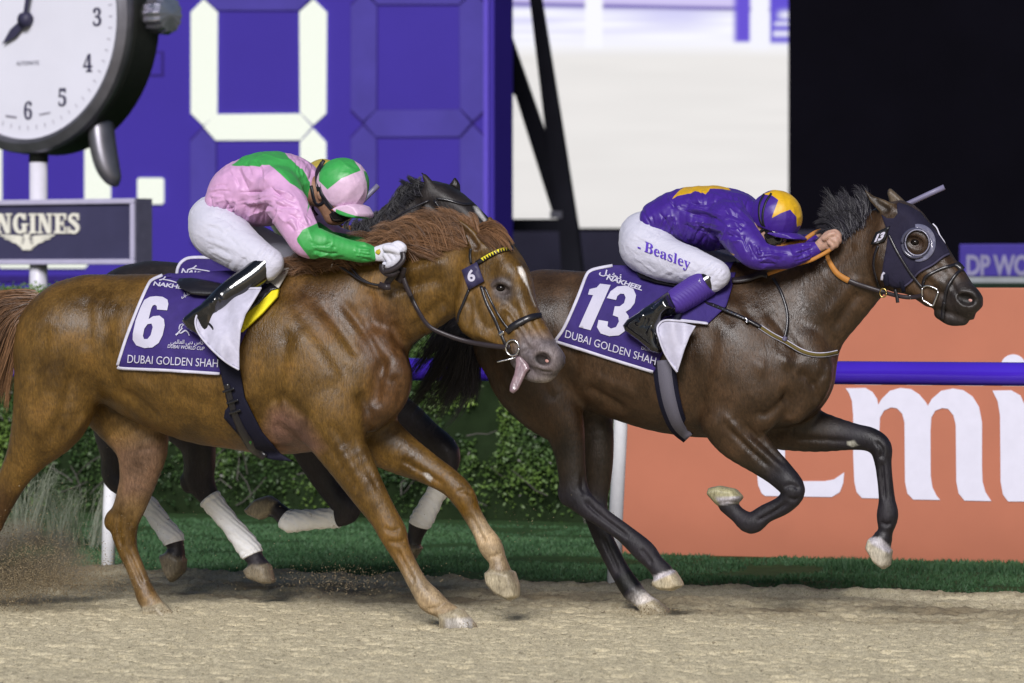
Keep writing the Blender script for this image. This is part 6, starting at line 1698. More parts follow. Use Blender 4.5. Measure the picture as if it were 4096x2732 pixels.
SERIF = {c: chr(0x1D400 + ord(c) - 65) for c in 'ABCDEFGHIJKLMNOPQRSTUVWXYZ'}; SERIF.update({c: chr(0x1D41A + ord(c) - 97) for c in 'abcdefghijklmnopqrstuvwxyz'})
V, T = text_px(''.join(SERIF[c] for c in 'Beasley'), (2576, 1005), (0.93, 0.365), (0.10, -1), 42, 0.0, 1.0, 196, 0.7)
print_on('name_print', F2, V, T, DT2, INK, P2, F2.O, 0.006, 12)
V, T = text_px('-', (2549, 1000), (0.93, 0.3), (0.1, -1), 36, 0.01)
print_on('name_dash', F2, V, T, DT2, INK, P2, F2.O, 0.006, 12)
DTB = DepthMap([G2], (2680, 1080, 2880, 1260), 6, 2)
V, T = text_px("'6~", (2792, 1121), (0.55, 0.85), (0.6, -0.5), 9, 0.0)
print_on('gaiter_mark', F2, V, T, DTB, WHITE_INK, P2, F2.O, 0.004, 6)

# ------------------------------------------------------------------ rider of the black horse (nearly hidden)
R3 = dict(R1); R3.pop('foot_poly'); R3.update(skin=skin_mat('skin_tan', (0.30, 0.16, 0.10)), seed=9, silk=silk('olive_silk', (0.05, 0.085, 0.03)), pats=None)
R3['face'] = ()
SC3X[:] = [0.86, 0.93, 0.90]
P3, PB3, PK3, PBR3 = rider(F3, 'jockey in a gold cap almost hidden behind the pink and green rider', R3, 4, -16, 0.009)
SC3X[:] = [1.0, 1.0, 1.0]
CAP3 = silk('gold_cap', (0.40, 0.31, 0.05), (0.40, 0.31, 0.05), rough=0.42)
helmet(F3, P3, (1370, 742), 101, 103, 0.100, -20, .02, ((1285, 748), (1400, 862)), 1, [], CAP3, [(1372, 838), (1400, 822), (1440, 815), (1470, 826), (1489, 856), (1486, 868), (1470, 876), (1440, 874), (1404, 862)], [], -72, -2)

# ------------------------------------------------------------------ whips
WHIP = simple('whip_grey', (0.16, 0.15, 0.24), 0.4, 0.4, var=0.15)
def whip(fr, a, b, label):
    mb = MB(); A = fr.rel(fr.P(*a)); B = fr.rel(fr.P(*b)); n = 9
    pts = [A + (B - A) * i / (n - 1) for i in range(n)]
    root = empty('riding_whip', fr.O, label, 'whip')
    mb.tube(pts[:5], [0.009, 0.009, 0.0075, 0.006, 0.006], 10); mb.build('shaft', simple('whip_handle', (0.02, 0.02, 0.03), 0.5), root, True)
    mb = MB(); mb.tube(pts[4:], [0.007, 0.011, 0.012, 0.012, 0.012], 10); mb.build('padded_end', WHIP, root, True)
whip(F2, (3320, 960, -0.10), (3777, 748, -0.16), 'grey padded whip rising above the hooded horse')
whip(F3, (1350, 905, 0.06), (1512, 742, -0.05), 'slim grey whip tip beside the pink and green cap')

# ================================================================== saddlery
cA = lambda pts: zf(pts, 1.568, 0, 900)
cB = lambda pts: zf(pts, 1.568, 1366, 900)
cG = lambda pts: zf(pts, 1.568, 2732, 900)
cH1 = lambda pts: zf(pts, 1.568, 1600, 640)
cH2 = lambda pts: zf(pts, 2.45, 3200, 700)
cR = lambda pts: zf(pts, 5.6, 1280, 900)
def cloth_mat(name, c, rough=0.75):
    t = NT(name); f = t.noise(18, 4)
    t.set(base=t.ramp(f, [(0.3, tuple(x * .85 for x in c)), (0.7, tuple(min(1, x * 1.1) for x in c))]), rough=rough, spec=0.25, sheen=0.0)
    b = t.bump(t.noise(420, 2), 0.2, 0.002); t.bump(t.noise(12, 3, .5, (1, 1, 1), .6), 0.4, 0.02, b); return t.m
CLOTH = cloth_mat('purple_cloth', (0.034, 0.020, 0.140)); LINING = cloth_mat('white_lining', (0.47, 0.46, 0.57), 0.45); TRIM = cloth_mat('white_trim', (0.54, 0.53, 0.64))
LEATHER = simple('black_leather', (0.010, 0.009, 0.013), 0.32, 0.5, coat=0.2, bump=0.25, bscale=120, bdist=0.003)
LEATHER_B = simple('dark_brown_leather', (0.022, 0.016, 0.020), 0.42, 0.45, bump=0.25, bscale=120, bdist=0.003)
WEB = simple('navy_webbing', (0.008, 0.008, 0.020), 0.8, 0.2, bump=0.4, bscale=300, bdist=0.002)
GREYWEB = NT('grey_webbing'); wv = GREYWEB.n('ShaderNodeTexWave', wave_type='BANDS', bands_direction='Z'); wv.inputs['Scale'].default_value = 120; GREYWEB.l(GREYWEB.coords(), wv.inputs['Vector'])
GREYWEB.set(base=GREYWEB.ramp(wv.outputs['Fac'], [(0.3, (0.045, 0.045, 0.065)), (0.7, (0.19, 0.18, 0.23))]), rough=0.7, spec=0.3); GREYWEB = GREYWEB.m
CHROME = simple('steel_bit', (0.62, 0.61, 0.64), 0.18, 0.6, metal=1.0, var=0.05)
BRASS = simple('brass', (0.50, 0.36, 0.12), 0.3, 0.5, metal=1.0)
ORANGE_L = simple('orange_rubber', (0.40, 0.17, 0.035), 0.6, 0.3, bump=0.3, bscale=160, bdist=0.003)
INKW = simple('print_white', (0.48, 0.47, 0.58), 0.65, 0.2, var=0.03)


def ripple_fn(a, f, seed):
    return lambda x, y: a * (vnoise(np.stack([np.asarray(x) / f, np.asarray(y) / f, np.full(np.shape(x), seed)], -1)) - 0.5) * 2


def saddle_cloth(fr, D, sd, poly, trim, label, texts, strokes, xr):
    root = empty('saddle_cloth', fr.O, label, 'saddle cloth', 'saddle cloths')
    rp0 = ripple_fn(0.011, 60, fr.d0); rp = lambda x, y: np.maximum(rp0(x, y), -0.003) + 0.002
    panel('cloth', fr, [poly], D, CLOTH, root, 14, 0.014, 0.006, rp, fr.O)
    # the cloth goes over the spine to the far side
    xs = np.linspace(xr[0], xr[1], 26); rows = []
    for x in xs:
        o0 = float(D(x, xr[2] + 16)); L0 = fr.P(x, xr[2] + 14, o0 + 0.01)
        ys = np.linspace(L0[1], -0.24, 14); r_ = []
        for y in ys:
            zz = np.linspace(1.75, 0.9, 140)
            v = sd.sample(np.stack([np.full(140, L0[0]), np.full(140, y), zz], 1)); k = np.argmax(v < 0)
            r_.append((L0[0], y, (zz[k] if v[k] < 0 else L0[2]) + 0.012))
        rows.append(r_)
    A = np.array(rows); n0, n1 = A.shape[:2]
    for _ in range(2): A[:, 1:-1, 2] = (A[:, :-2, 2] + A[:, 1:-1, 2] + A[:, 2:, 2]) / 3
    ii = (np.arange(n0 - 1)[:, None] * n1 + np.arange(n1 - 1)[None]).ravel()
    mesh_np('cloth_far_side', fr.rel(A.reshape(-1, 3)), np.stack([ii, ii + 1, ii + n1 + 1, ii + n1], 1), CLOTH, root, True)
    for pts in trim:
        P = np.array(pts, float)
        W, F = strap('x', fr, pts, 12, lambda x, y: D(x, y) + rp(x, y), None, None, fr.O, 0.017, 0.003, 5, build=False)
        o = mesh_np('border', W, F, TRIM, root, True); fix_normals(o)
    for nm, (V, T) in texts: print_on(nm, fr, V, T, D, INKW, root, fr.O, 0.0195, 14, rp)
    for nm, loops in strokes:
        V, T = fill2d(loops, 14); print_on(nm, fr, V, T, D, INKW, root, fr.O, 0.0195, 14, rp)
    return root


def stroke(pts, w, sub=5):
    P = cr(pts, sub); t = np.gradient(P, axis=0); t /= np.linalg.norm(t, axis=1, keepdims=True) + 1e-9
    n = np.stack([-t[:, 1], t[:, 0]], 1); ww = (np.interp(np.linspace(0, 1, len(P)), np.linspace(0, 1, len(w)), w) if not np.isscalar(w) else np.full(len(P), w))[:, None] / 2
    return [np.vstack([P + n * ww, (P - n * ww)[::-1]])]

AR = '\uFEF2\uFEE4\uFEDF\uFE8E\uFECC\uFEDF\uFE8D \uFEF2\uFE91\uFEA9 \uFEB1\uFE84\uFEDB'
ARN = '\uFEDE\uFEF4\uFEA8\uFEE7'
six = [cA([(978, 446), (1020, 450), (1050, 468), (1056, 495), (1048, 535), (985, 530), (983, 508), (972, 500), (958, 505), (948, 525), (932, 590), (960, 572), (1000, 568), (1028, 590), (1033, 630), (1020, 690), (995, 740), (955, 768), (905, 772), (855, 755), (832, 720), (833, 680), (850, 600), (880, 520), (905, 470), (940, 450)]),
       cA([(925, 622), (950, 618), (958, 640), (945, 690), (925, 715), (903, 715), (896, 695), (905, 650)])]
horse_logo = [('horse_head_logo', stroke([(703, 1340), (712, 1332), (722, 1320), (730, 1312)], [7, 4])), ('horse_head_logo', stroke([(712, 1330), (724, 1332), (733, 1326), (742, 1322), (752, 1330), (757, 1343)], [3, 6, 3])), ('horse_head_logo', stroke([(716, 1318), (718, 1305), (724, 1297)], [3, 4, 2])), ('horse_head_logo', stroke([(724, 1312), (730, 1302), (736, 1300)], [3, 2])), ('horse_head_logo', stroke([(718, 1300), (728, 1296), (734, 1298)], 2.5))]
SC1 = saddle_cloth(F1, D1s, S1, [(612, 1117), (650, 1100), (720, 1092), (800, 1088), (900, 1082), (1010, 1082), (1080, 1090), (1108, 1108), (1060, 1170), (1000, 1290), (950, 1400), (882, 1497), (760, 1489), (638, 1482), (485, 1477), (466, 1464), (480, 1425), (510, 1334), (555, 1219), (593, 1136)],
                   [[(650, 1100), (612, 1117), (593, 1138), (555, 1221), (510, 1336), (480, 1427), (470, 1462)], [(470, 1467), (490, 1474), (638, 1480), (760, 1487), (878, 1495)]],
                   'purple saddle cloth with a white 6 on the chestnut horse',
                   [('title_print', text_px('DUBAI GOLDEN SHAH', (509, 1451), (1, 0.05), (0.08, -1), 34, 0.0, 1.0, 362)), ('cup_print', text_px('DUBAI WORLD CUP', (670, 1391), (1, 0.068), (0.2, -1), 14.5, 0.008, 1.0, 147)), ('arabic_print', text_px(AR, (682, 1374), (1, 0.03), (0.1, -1), 17, 0.006, 1.0, 132)),
                    ('sponsor_print', text_px('NAKHEEL', (612, 1141), (1, 0.13), (0.35, -1), 17, 0.03, 0.92, 150)), ('sponsor_arabic_print', text_px(ARN, (726, 1190), (1, -0.35), (0.1, -1), 17, 0.02, 1.0, 36))],
                   [('number_6', six), ('sponsor_flourish', stroke([(637, 1120), (652, 1116), (662, 1106)], 4.5)), ('sponsor_flourish', stroke([(650, 1117), (680, 1122), (706, 1130)], [3, 5, 4]))] + horse_logo, (640, 1080, 1100))
one = [cB([(1622, 368), (1688, 376), (1562, 660), (1488, 640), (1578, 440), (1546, 436), (1556, 402), (1600, 392)])]
three = [cB([(1664, 458), (1688, 415), (1730, 385), (1785, 380), (1830, 400), (1847, 440), (1838, 490), (1812, 525), (1782, 545), (1800, 570), (1803, 615), (1785, 660), (1740, 692), (1680, 697), (1625, 680), (1602, 640), (1612, 595), (1672, 605), (1668, 635), (1690, 650), (1722, 640), (1740, 605), (1735, 578), (1702, 566), (1714, 510), (1745, 510), (1772, 490), (1782, 455), (1772, 432), (1750, 430), (1730, 445), (1722, 470)])]
SC2 = saddle_cloth(F2, D2s, S2, [(2361, 1081), (2450, 1060), (2560, 1064), (2700, 1084), (2850, 1088), (2942, 1090), (2925, 1155), (2904, 1225), (2830, 1296), (2732, 1283), (2690, 1285), (2655, 1400), (2614, 1491), (2450, 1442), (2323, 1401), (2217, 1366), (2259, 1302), (2310, 1187), (2342, 1104)],
                   [[(2450, 1062), (2395, 1072), (2361, 1083), (2343, 1106), (2311, 1189), (2260, 1304), (2222, 1362)], [(2222, 1366), (2325, 1398), (2452, 1439), (2612, 1488)], [(2690, 1283), (2732, 1283), (2828, 1294)]],
                   'purple saddle cloth with a white 13 on the leading bay horse',
                   [('title_print', text_px('DUBAI GOLDEN SHAH', (2259, 1349), (0.956, 0.293), (0.2, -1), 32, 0.0, 1.0, 378)), ('cup_print', text_px('DUBAI', (2565, 1397), (0.97, 0.24), (0.2, -1), 12, 0.0, 1.0, 50)),
                    ('sponsor_print', text_px('NAKHEEL', (2424, 1117), (0.95, 0.3), (0.5, -0.9), 19, 0.03, 0.95, 150)), ('sponsor_arabic_print', text_px(ARN, (2396, 1094), (0.96, 0.25), (0.3, -1), 22, 0.02, 1.0, 90))],
                   [('number_1', one), ('number_3', three)], (2400, 2920, 1062))
SC3 = saddle_cloth(F3, D3s, S3, [(706, 1100), (712, 1068), (730, 1042), (765, 1028), (850, 1026), (960, 1040), (1050, 1050), (1050, 1380), (640, 1380), (680, 1200)], [[(850, 1030), (765, 1030), (730, 1044), (712, 1070), (704, 1110), (680, 1200), (645, 1370)]],
                   'purple saddle cloth on the black horse, showing only behind the chestnut saddle',
                   [('sponsor_print', text_px('NAKHEEL', (724, 1092), (1, 0.2), (0.3, -1), 21, 0.03, 0.92, 150)), ('sponsor_arabic_print', text_px(ARN, (835, 1122), (1, 0.05), (0.1, -1), 20, 0.02, 1.0, 56))],
                   [('sponsor_flourish', stroke([(752, 1078), (772, 1072), (786, 1062)], 5)), ('sponsor_flourish', stroke([(770, 1074), (810, 1080), (838, 1086), (842, 1100)], 4))], (740, 1040, 1036))

# ------------------------------------------------------------------ saddles with girths
FOLDR = lambda sc, s_: (lambda x, y: 0.011 * np.sin((np.asarray(x) * 0.8 + np.asarray(y) * 0.45) / sc + s_) + 0.008 * np.sin((np.asarray(x) - np.asarray(y) * 0.2) / (sc * .6) + 2 * s_))
SD1 = empty('racing_saddle', F1.O, 'small black racing saddle with yellow pad, dark girth and white flap turned back', 'saddle', 'racing saddles')
panel('cantle', F1, [[(705, 1127), (718, 1113), (760, 1111), (830, 1124), (885, 1136), (905, 1150), (880, 1174), (820, 1184), (765, 1176), (722, 1152)]], D1s, LEATHER, SD1, 12, 0.062, 0.05, lambda x, y: 0.02 * np.sin((np.asarray(y) - 1110) / 22.0), F1.O)
panel('seat_lining', F1, [[(1050, 1128), (1110, 1090), (1150, 1052), (1162, 1058), (1148, 1090), (1108, 1160), (1082, 1140)]], D1s, simple('saddle_canvas', (0.52, 0.49, 0.46), 0.7, 0.2), SD1, 10, 0.030, 0.012, None, F1.O)
panel('yellow_pad', F1, [[(1112, 1153), (1106, 1187), (1046, 1254), (963, 1330), (954, 1316), (982, 1249), (1033, 1212), (1086, 1158)]], D1s, simple('yellow_foam', (0.72, 0.62, 0.02), 0.7, 0.25, bump=0.2, bscale=150), SD1, 10, 0.036, 0.022, None, F1.O)
panel('saddle_flap', F1, [[(975, 1262), (1004, 1200), (1078, 1130), (1112, 1154), (1086, 1160), (1033, 1214), (984, 1252)]], D1s, LEATHER, SD1, 10, 0.044, 0.012, None, F1.O)
panel('turned_back_flap', F1, [[(783, 1276), (797, 1244), (829, 1206), (893, 1168), (970, 1156), (1046, 1153), (1014, 1206), (982, 1257), (962, 1321), (956, 1400), (956, 1479), (906, 1448), (848, 1397), (804, 1346), (786, 1310)]], D1s, LINING, SD1, 10, 0.128, 0.005, FOLDR(26, .4), F1.O)
strap('flap_edge', F1, [(956, 1479), (906, 1449), (848, 1398), (804, 1347), (785, 1310), (783, 1276), (798, 1243), (829, 1205), (893, 1167), (970, 1155), (1046, 1152)], 8, lambda x, y: D1s(x, y) + FOLDR(26, .4)(x, y), TRIM, SD1, F1.O, 0.131, 0.004)
gw = panel('girth', F1, [[(866, 1425), (955, 1470), (976, 1589), (1003, 1646), (1046, 1729), (1116, 1812), (1170, 1846), (1080, 1838), (1010, 1806), (950, 1735), (895, 1672), (900, 1642), (912, 1628), (893, 1538)]], D1, WEB, SD1, 12, 0.018, 0.012, None, F1.O)
strap('girth_strap', F1, [(905, 1535), (920, 1590), (940, 1660), (970, 1730), (1010, 1790), (1060, 1830)], [26, 22, 26, 34, 40, 30], D1, LEATHER, SD1, F1.O, 0.024, 0.005)
for (x, y) in ((912, 1562), (928, 1608), (938, 1648)):
    strap('buckle', F1, [(x - 22, y + 6), (x, y), (x + 24, y - 8)], 10, D1, simple('dark_buckle', (0.05, 0.05, 0.06), 0.25, 0.6, metal=0.8), SD1, F1.O, 0.034, 0.006)
V, T = text_px('EJ', (997, 1772), (0.9, 0.4), (0.2, -1), 9, 0.01); print_on('girth_print', F1, V, T, D1, emis('green_print', (0.02, 0.2, 0.02), 0.0) if False else simple('green_ink', (0.08, 0.5, 0.06), 0.5), SD1, F1.O, 0.034, 8)
SD2 = empty('racing_saddle', F2.O, 'small black racing saddle with grey webbing girth and white flap on the bay', 'saddle', 'racing saddles')
panel('seat', F2, [[(2545, 1092), (2600, 1088), (2720, 1105), (2790, 1120), (2780, 1150), (2715, 1148), (2620, 1130), (2560, 1110)]], D2s, LEATHER, SD2, 12, 0.045, 0.03, None, F2.O)
panel('turned_back_flap', F2, [[(2629, 1318), (2640, 1294), (2665, 1282), (2720, 1288), (2782, 1304), (2758, 1345), (2737, 1400), (2709, 1489), (2688, 1460), (2660, 1412), (2640, 1362)]], D2s, LINING, SD2, 10, 0.085, 0.005, FOLDR(24, 1.2), F2.O)
strap('flap_edge', F2, [(2709, 1489), (2686, 1458), (2659, 1412), (2640, 1362), (2629, 1318), (2640, 1292), (2666, 1281), (2722, 1284), (2832, 1295)], 8, lambda x, y: D2s(x, y) + FOLDR(24, 1.2)(x, y) * np.clip((2780 - np.asarray(x)) / 60, 0, 1) + 0.06 * np.clip((2790 - np.asarray(x)) / 60, 0, 1), TRIM, SD2, F2.O, 0.030, 0.004)
strap('stirrup_leather', F2, [(2740, 1215), (2715, 1255), (2690, 1310), (2668, 1380)], 22, D2s, WEB, SD2, F2.O, 0.04, 0.005)
gpts = [(2655, 1440), (2664, 1530), (2682, 1620), (2712, 1700), (2756, 1750)]
strap('girth', F2, gpts, [92, 92, 88, 78, 60], D2, WEB, SD2, F2.O, 0.012, 0.010)
strap('girth_band', F2, gpts, [56, 56, 54, 46, 36], D2, GREYWEB, SD2, F2.O, 0.019, 0.004)
# stirrup irons
for fr, rt, c, off in ((F2, SD2, (2600, 1352), .318), (F1, SD1, (832, 1332), .318)):
    mb = MB(); pts = []
    for a_ in np.linspace(0.15, 2 * math.pi + 0.15, 26):
        pts.append(fr.rel(fr.P(c[0] + 34 * math.cos(a_) * 0.72 + 20 * math.sin(a_), c[1] + 48 * math.sin(a_) * .9 - 10 * math.cos(a_), off + 0.055 * math.cos(a_))))
    mb.tube(pts, 0.005, 8); mb.build('stirrup_iron', simple('stirrup_black', (0.02, 0.02, 0.025), 0.3, 0.5, metal=0.5), rt, True)

# ------------------------------------------------------------------ bridles
def tube_px(name, fr, pts, r, mat, parent, closed=False, sub=5, n=8):
    P = cr(pts, sub)
    mb = MB(); mb.tube([fr.rel(fr.P(p[0], p[1], p[2])) for p in P], r, n); return mb.build(name, mat, parent, True)
def oh(D, x, y, l): return float(D(x, y)) + l

BR1 = empty('bridle', F1.O, 'black leather bridle with yellow zigzag browband and number 6 tag', 'bridle', 'bridles')
strap('cheekpiece', F1, cH1([(442, 555), (438, 600), (445, 650)]), 11, D1, LEATHER, BR1, F1.O)
strap('cheekpiece', F1, cH1([(508, 790), (540, 890), (600, 1015), (640, 1110), (662, 1160)]), 13, D1, LEATHER, BR1, F1.O)
strap('noseband_strap', F1, cH1([(528, 795), (590, 925), (640, 1010), (678, 1060)]), 9, D1, LEATHER, BR1, F1.O)
strap('throatlatch', F1, cH1([(432, 810), (395, 900), (366, 970), (358, 1020)]), 10, D1, LEATHER, BR1, F1.O)
bb = strap('browband', F1, cH1([(478, 650), (520, 622), (570, 592), (640, 562), (712, 550)]), 19, D1, LEATHER, BR1, F1.O, 0.008)
P = cr(cH1([(508, 628), (570, 592), (640, 562), (706, 551)]), 12)
YEL = simple('yellow_enamel', (0.66, 0.58, 0.03), 0.35, 0.4)
for i in range(2, len(P) - 2, 3):
    tdir = P[i + 1] - P[i - 1]; tdir /= np.linalg.norm(tdir); nd = np.array([-tdir[1], tdir[0]])
    q = [P[i] - tdir * 5.5 - nd * 7, P[i] + tdir * 5.5 - nd * 7, P[i] + nd * 8]
    V = np.array(q); print_on('yellow_triangle', F1, V, np.array([[0, 1, 2]]), D1, YEL, bb, F1.O, 0.0135, 30)
strap('noseband', F1, cH1([(668, 1080), (700, 1048), (760, 1012), (830, 982), (890, 972)]), [24, 27, 27, 24, 20], D1, LEATHER, BR1, F1.O)
strap('buckle', F1, cH1([(622, 1095), (636, 1085), (648, 1078)]), 16, D1, CHROME, BR1, F1.O, 0.010, 0.003)
cx_, cy_ = cH1([(705, 1178)])[0]
tube_px('bit_ring', F1, [(cx_ + 26 * math.cos(a), cy_ + 31 * math.sin(a), oh(D1, cx_, cy_, 0.014)) for a in np.linspace(0, 2 * math.pi, 17)], 0.0042, CHROME, BR1, sub=2)
tube_px('bit_bar', F1, [(1988, 1448, .19), (2040, 1436, .18), (2085, 1424, .165)], 0.0035, CHROME, BR1)
rein1 = cH1([(690, 1172), (640, 1172), (540, 1160), (420, 1138), (300, 1100), (180, 1040), (100, 920), (45, 800), (8, 735)])
strap('rein', F1, [(p[0], p[1], o) for p, o in zip(rein1, [oh(D1, *rein1[0], .02), oh(D1, *rein1[1], .02), oh(D1, *rein1[2], .025), .15, .155, .16, oh(D1, *rein1[6], .02), oh(D1, *rein1[7], .02), .16])], [20, 20, 20, 19, 18, 17, 17, 18, 18], None, LEATHER_B, BR1, F1.O, sub=5)
def rk(pts, w, offs, nm='rein_loop', mat=None):
    p = cR(pts); offs = np.interp(np.linspace(0, 1, len(p)), np.linspace(0, 1, len(offs)), offs)
    return strap(nm, F1, [(a[0], a[1], o) for a, o in zip(p, offs)], w, None, mat or LEATHER_B, BR1, F1.O)
rk([(1850, 600), (1860, 760), (1760, 900), (1600, 1000), (1430, 1040)], 22, [.205, .215, .22, .215])
rk([(1400, 880), (1390, 980), (1480, 1080), (1620, 1090), (1760, 1000)], 24, [.20, .21, .21, .20])
rk([(1860, 950), (1830, 1080), (1800, 1180), (1740, 1270)], 30, [.19, .18, .165, .155], 'rein_knot')
rk([(1700, 1060), (1600, 1180), (1520, 1280), (1470, 1420)], 26, [.19, .18, .17, .155], 'rein_knot')
rk([(1320, 1330), (1400, 1360), (1480, 1390), (1580, 1380)], 24, [.165, .175, .18, .17], 'rein_knot')
rk([(1850, 1120), (1900, 1290), (1980, 1480), (2040, 1600)], 19, [.165, .165, .16, .155], 'rein_loop')
trail = cR([(1420, 1350), (1200, 1330), (900, 1230), (620, 1040), (420, 920), (310, 860), (250, 830), (300, 770), (420, 715), (560, 770), (680, 920), (860, 1150), (1100, 1300), (1320, 1350)])
tube_px('rein_end', F1, [(p[0], p[1], oh(D1s, p[0], p[1], .045 if 3 < i < 10 else .03)) for i, p in enumerate(trail)], 0.0055, LEATHER, BR1, sub=4)
tube_px('rein_buckle', F1, [(1331, 1036, oh(D1s, 1331, 1040, .055)), (1330, 1054, oh(D1s, 1330, 1054, .055)), (1324, 1070, oh(D1s, 1330, 1054, .052))], 0.003, CHROME, BR1)
tagq = cH1([(385, 690), (480, 640), (525, 760), (430, 815)])
D1t = lambda x, y: np.full(np.shape(x), float(np.max(D1(np.array([p[0] for p in tagq]), np.array([p[1] for p in tagq]))) + 0.004))
nt_ = panel('number_tag', F1, [tagq], D1t, simple('tag_navy', (0.030, 0.026, 0.075), 0.5, 0.35), BR1, 20, 0.012, 0.008, None, F1.O)
V, T = text_px('6', (1873, 1127), (0.93, -0.2), (-0.17, -1), 46, 0.03); print_on('tag_number', F1, V, T, D1t, INKW, nt_, F1.O, 0.0135, 30)

BR2 = empty('bridle', F2.O, 'black bridle with crossed noseband, orange rubber reins and number 13 tag', 'bridle', 'bridles')
HD = empty('blinker_hood', F2.O, 'black cloth blinker hood with clear eye cup on the bay', 'hood')
hood = cH2([(945, 262), (1050, 292), (1175, 362), (1240, 440), (1300, 512), (1370, 600), (1432, 692), (1468, 768), (1400, 802), (1300, 878), (1170, 950), (1090, 1040), (1000, 1110), (930, 1110), (880, 1092), (820, 1060), (800, 965), (822, 830), (846, 700), (858, 600), (836, 500), (795, 385), (850, 424), (920, 424), (955, 380)])
HOOD = cloth_mat('hood_cloth', (0.014, 0.012, 0.030), 0.85)
eh = cH2([(1145 + 112 * math.cos(a), 662 + 122 * math.sin(a)) for a in np.linspace(0, 2 * math.pi, 26, endpoint=False)])
panel('hood_cloth', F2, [hood, eh[::-1]], D2, HOOD, HD, 10, 0.009, 0.007, None, F2.O)
strap('hood_hem', F2, cH2([(1468, 768), (1400, 802), (1300, 878), (1170, 950), (1090, 1040), (1000, 1110)]), 8, D2, simple('hood_binding', (0.035, 0.030, 0.065), 0.8), HD, F2.O, 0.012, 0.004)
cupo = float(np.nanmax([D2(p[0], p[1]) for p in eh]))
CUP = simple('cup_plastic', (0.05, 0.05, 0.085), 0.15, 0.6, coat=0.6)
tube_px('eye_cup_rim', F2, [(p[0], p[1], cupo + 0.012) for p in cH2([(1150 + 118 * math.cos(a), 662 + 126 * math.sin(a)) for a in np.linspace(0, 2 * math.pi, 25)])], 0.0028, simple('cup_rim', (0.22, 0.22, 0.30), 0.2, 0.6, coat=0.5), HD, sub=2)
tube_px('eye_cup_rim', F2, [(p[0], p[1], cupo + 0.006) for p in cH2([(1130 + 128 * math.cos(a), 668 + 138 * math.sin(a)) for a in np.linspace(1.0, 2 * math.pi - 1.1, 21)])], 0.0075, CUP, HD, sub=2)
aa = np.linspace(-1.75, 1.75, 26)
cupl = cH2([(1158 + 172 * math.cos(a), 665 + 186 * math.sin(a)) for a in aa] + [(1152 + 126 * math.cos(a), 664 + 134 * math.sin(a)) for a in aa[::-1]])
panel('eye_cup_plate', F2, [cupl], lambda x, y: np.maximum(D2(x, y), cupo - 0.03), simple('cup_film', (0.12, 0.12, 0.18), 0.22, 0.5, coat=0.5), HD, 9, 0.014, 0.003, None, F2.O)
tube_px('far_cup_edge', F2, [(p[0], p[1], -0.06) for p in cH2([(1302, 478), (1340, 520), (1370, 590), (1410, 650), (1428, 692)])], 0.0028, WHITE_INK, HD)
strap('cheekpiece', F2, cH2([(868, 585), (910, 670), (960, 765), (1080, 960), (1140, 1040), (1195, 1105)]), 11, D2, LEATHER, BR2, F2.O, 0.018)
strap('throatlatch', F2, cH2([(765, 690), (728, 790), (718, 900), (745, 1020), (770, 1100)]), 10, D2, LEATHER, BR2, F2.O)
strap('noseband', F2, cH2([(1200, 1110), (1210, 1040), (1245, 988), (1380, 918), (1550, 868)]), 12, D2, LEATHER, BR2, F2.O)
strap('noseband', F2, cH2([(1412, 1260), (1430, 1150), (1480, 1040), (1540, 960), (1590, 918)]), 12, D2, LEATHER, BR2, F2.O)
strap('noseband_pad', F2, cH2([(1528, 870), (1560, 890), (1592, 930)]), 26, D2, LEATHER, BR2, F2.O, 0.012, 0.012)
strap('strap_end', F2, cH2([(1412, 1250), (1402, 1320), (1392, 1415)]), 15, D2, LEATHER, BR2, F2.O, 0.014)
tube_px('bit_ring', F2, [(p[0], p[1], oh(D2, 3700, 1170, .014)) for p in cH2([(1200, 1105), (1240, 1084), (1300, 1100), (1355, 1132), (1345, 1180), (1320, 1240), (1300, 1280), (1250, 1255), (1200, 1218), (1195, 1160), (1200, 1105)])], 0.0040, CHROME, BR2, sub=3)
r2 = cH2([(1210, 1180), (1100, 1198), (1000, 1192), (860, 1160), (700, 1112), (560, 1068), (470, 1032)])
strap('rein', F2, [(p[0], p[1], max(oh(D2, p[0], p[1], .014), .085)) for p in r2], [18, 18, 17, 17, 18, 19, 20], None, LEATHER_B, BR2, F2.O)
r2o = cH2([(478, 1036), (420, 1005), (360, 960), (310, 890), (276, 820), (268, 770), (295, 715), (345, 682)])
strap('rubber_rein', F2, [(p[0], p[1], oh(D2, p[0], p[1], .016)) for p in r2o[:-1]] + [(r2o[-1][0], r2o[-1][1], .15)], [24, 23, 22, 20, 18, 17, 17, 16], None, ORANGE_L, BR2, F2.O)
r3o = c24([(1975, 590), (1900, 640), (1830, 680), (1750, 718), (1600, 760), (1400, 830)])
strap('rubber_rein', F2, [(p[0], p[1], o) for p, o in zip(r3o, [.15, .16, .165, .17, .16, .13])], 15, None, ORANGE_L, BR2, F2.O)
r4o = c24([(1460, 600), (1560, 580), (1680, 560), (1740, 520), (1800, 482), (1880, 458), (1945, 440)])
strap('rubber_rein', F2, [(p[0], p[1], o) for p, o in zip(r4o, [.06, .04, .02, 0, -.02, -.04, -.06])], 17, None, ORANGE_L, BR2, F2.O)
tube_px('martingale_ring', F2, [(p[0], p[1], 0.11) for p in cH2([(815 + 33 * math.cos(a), 1155 + 42 * math.sin(a)) for a in np.linspace(0, 2 * math.pi, 15)])], 0.003, BRASS, BR2, sub=2)
strap('rein_stop', F2, [(p[0], p[1], .105) for p in cH2([(930, 1120), (948, 1190), (958, 1252)])], 14, None, LEATHER, BR2, F2.O)
strap('rein_buckle', F2, [(p[0], p[1], .10) for p in cH2([(1076, 1178), (1080, 1200), (1084, 1218)])], 9, None, CHROME, BR2, F2.O)
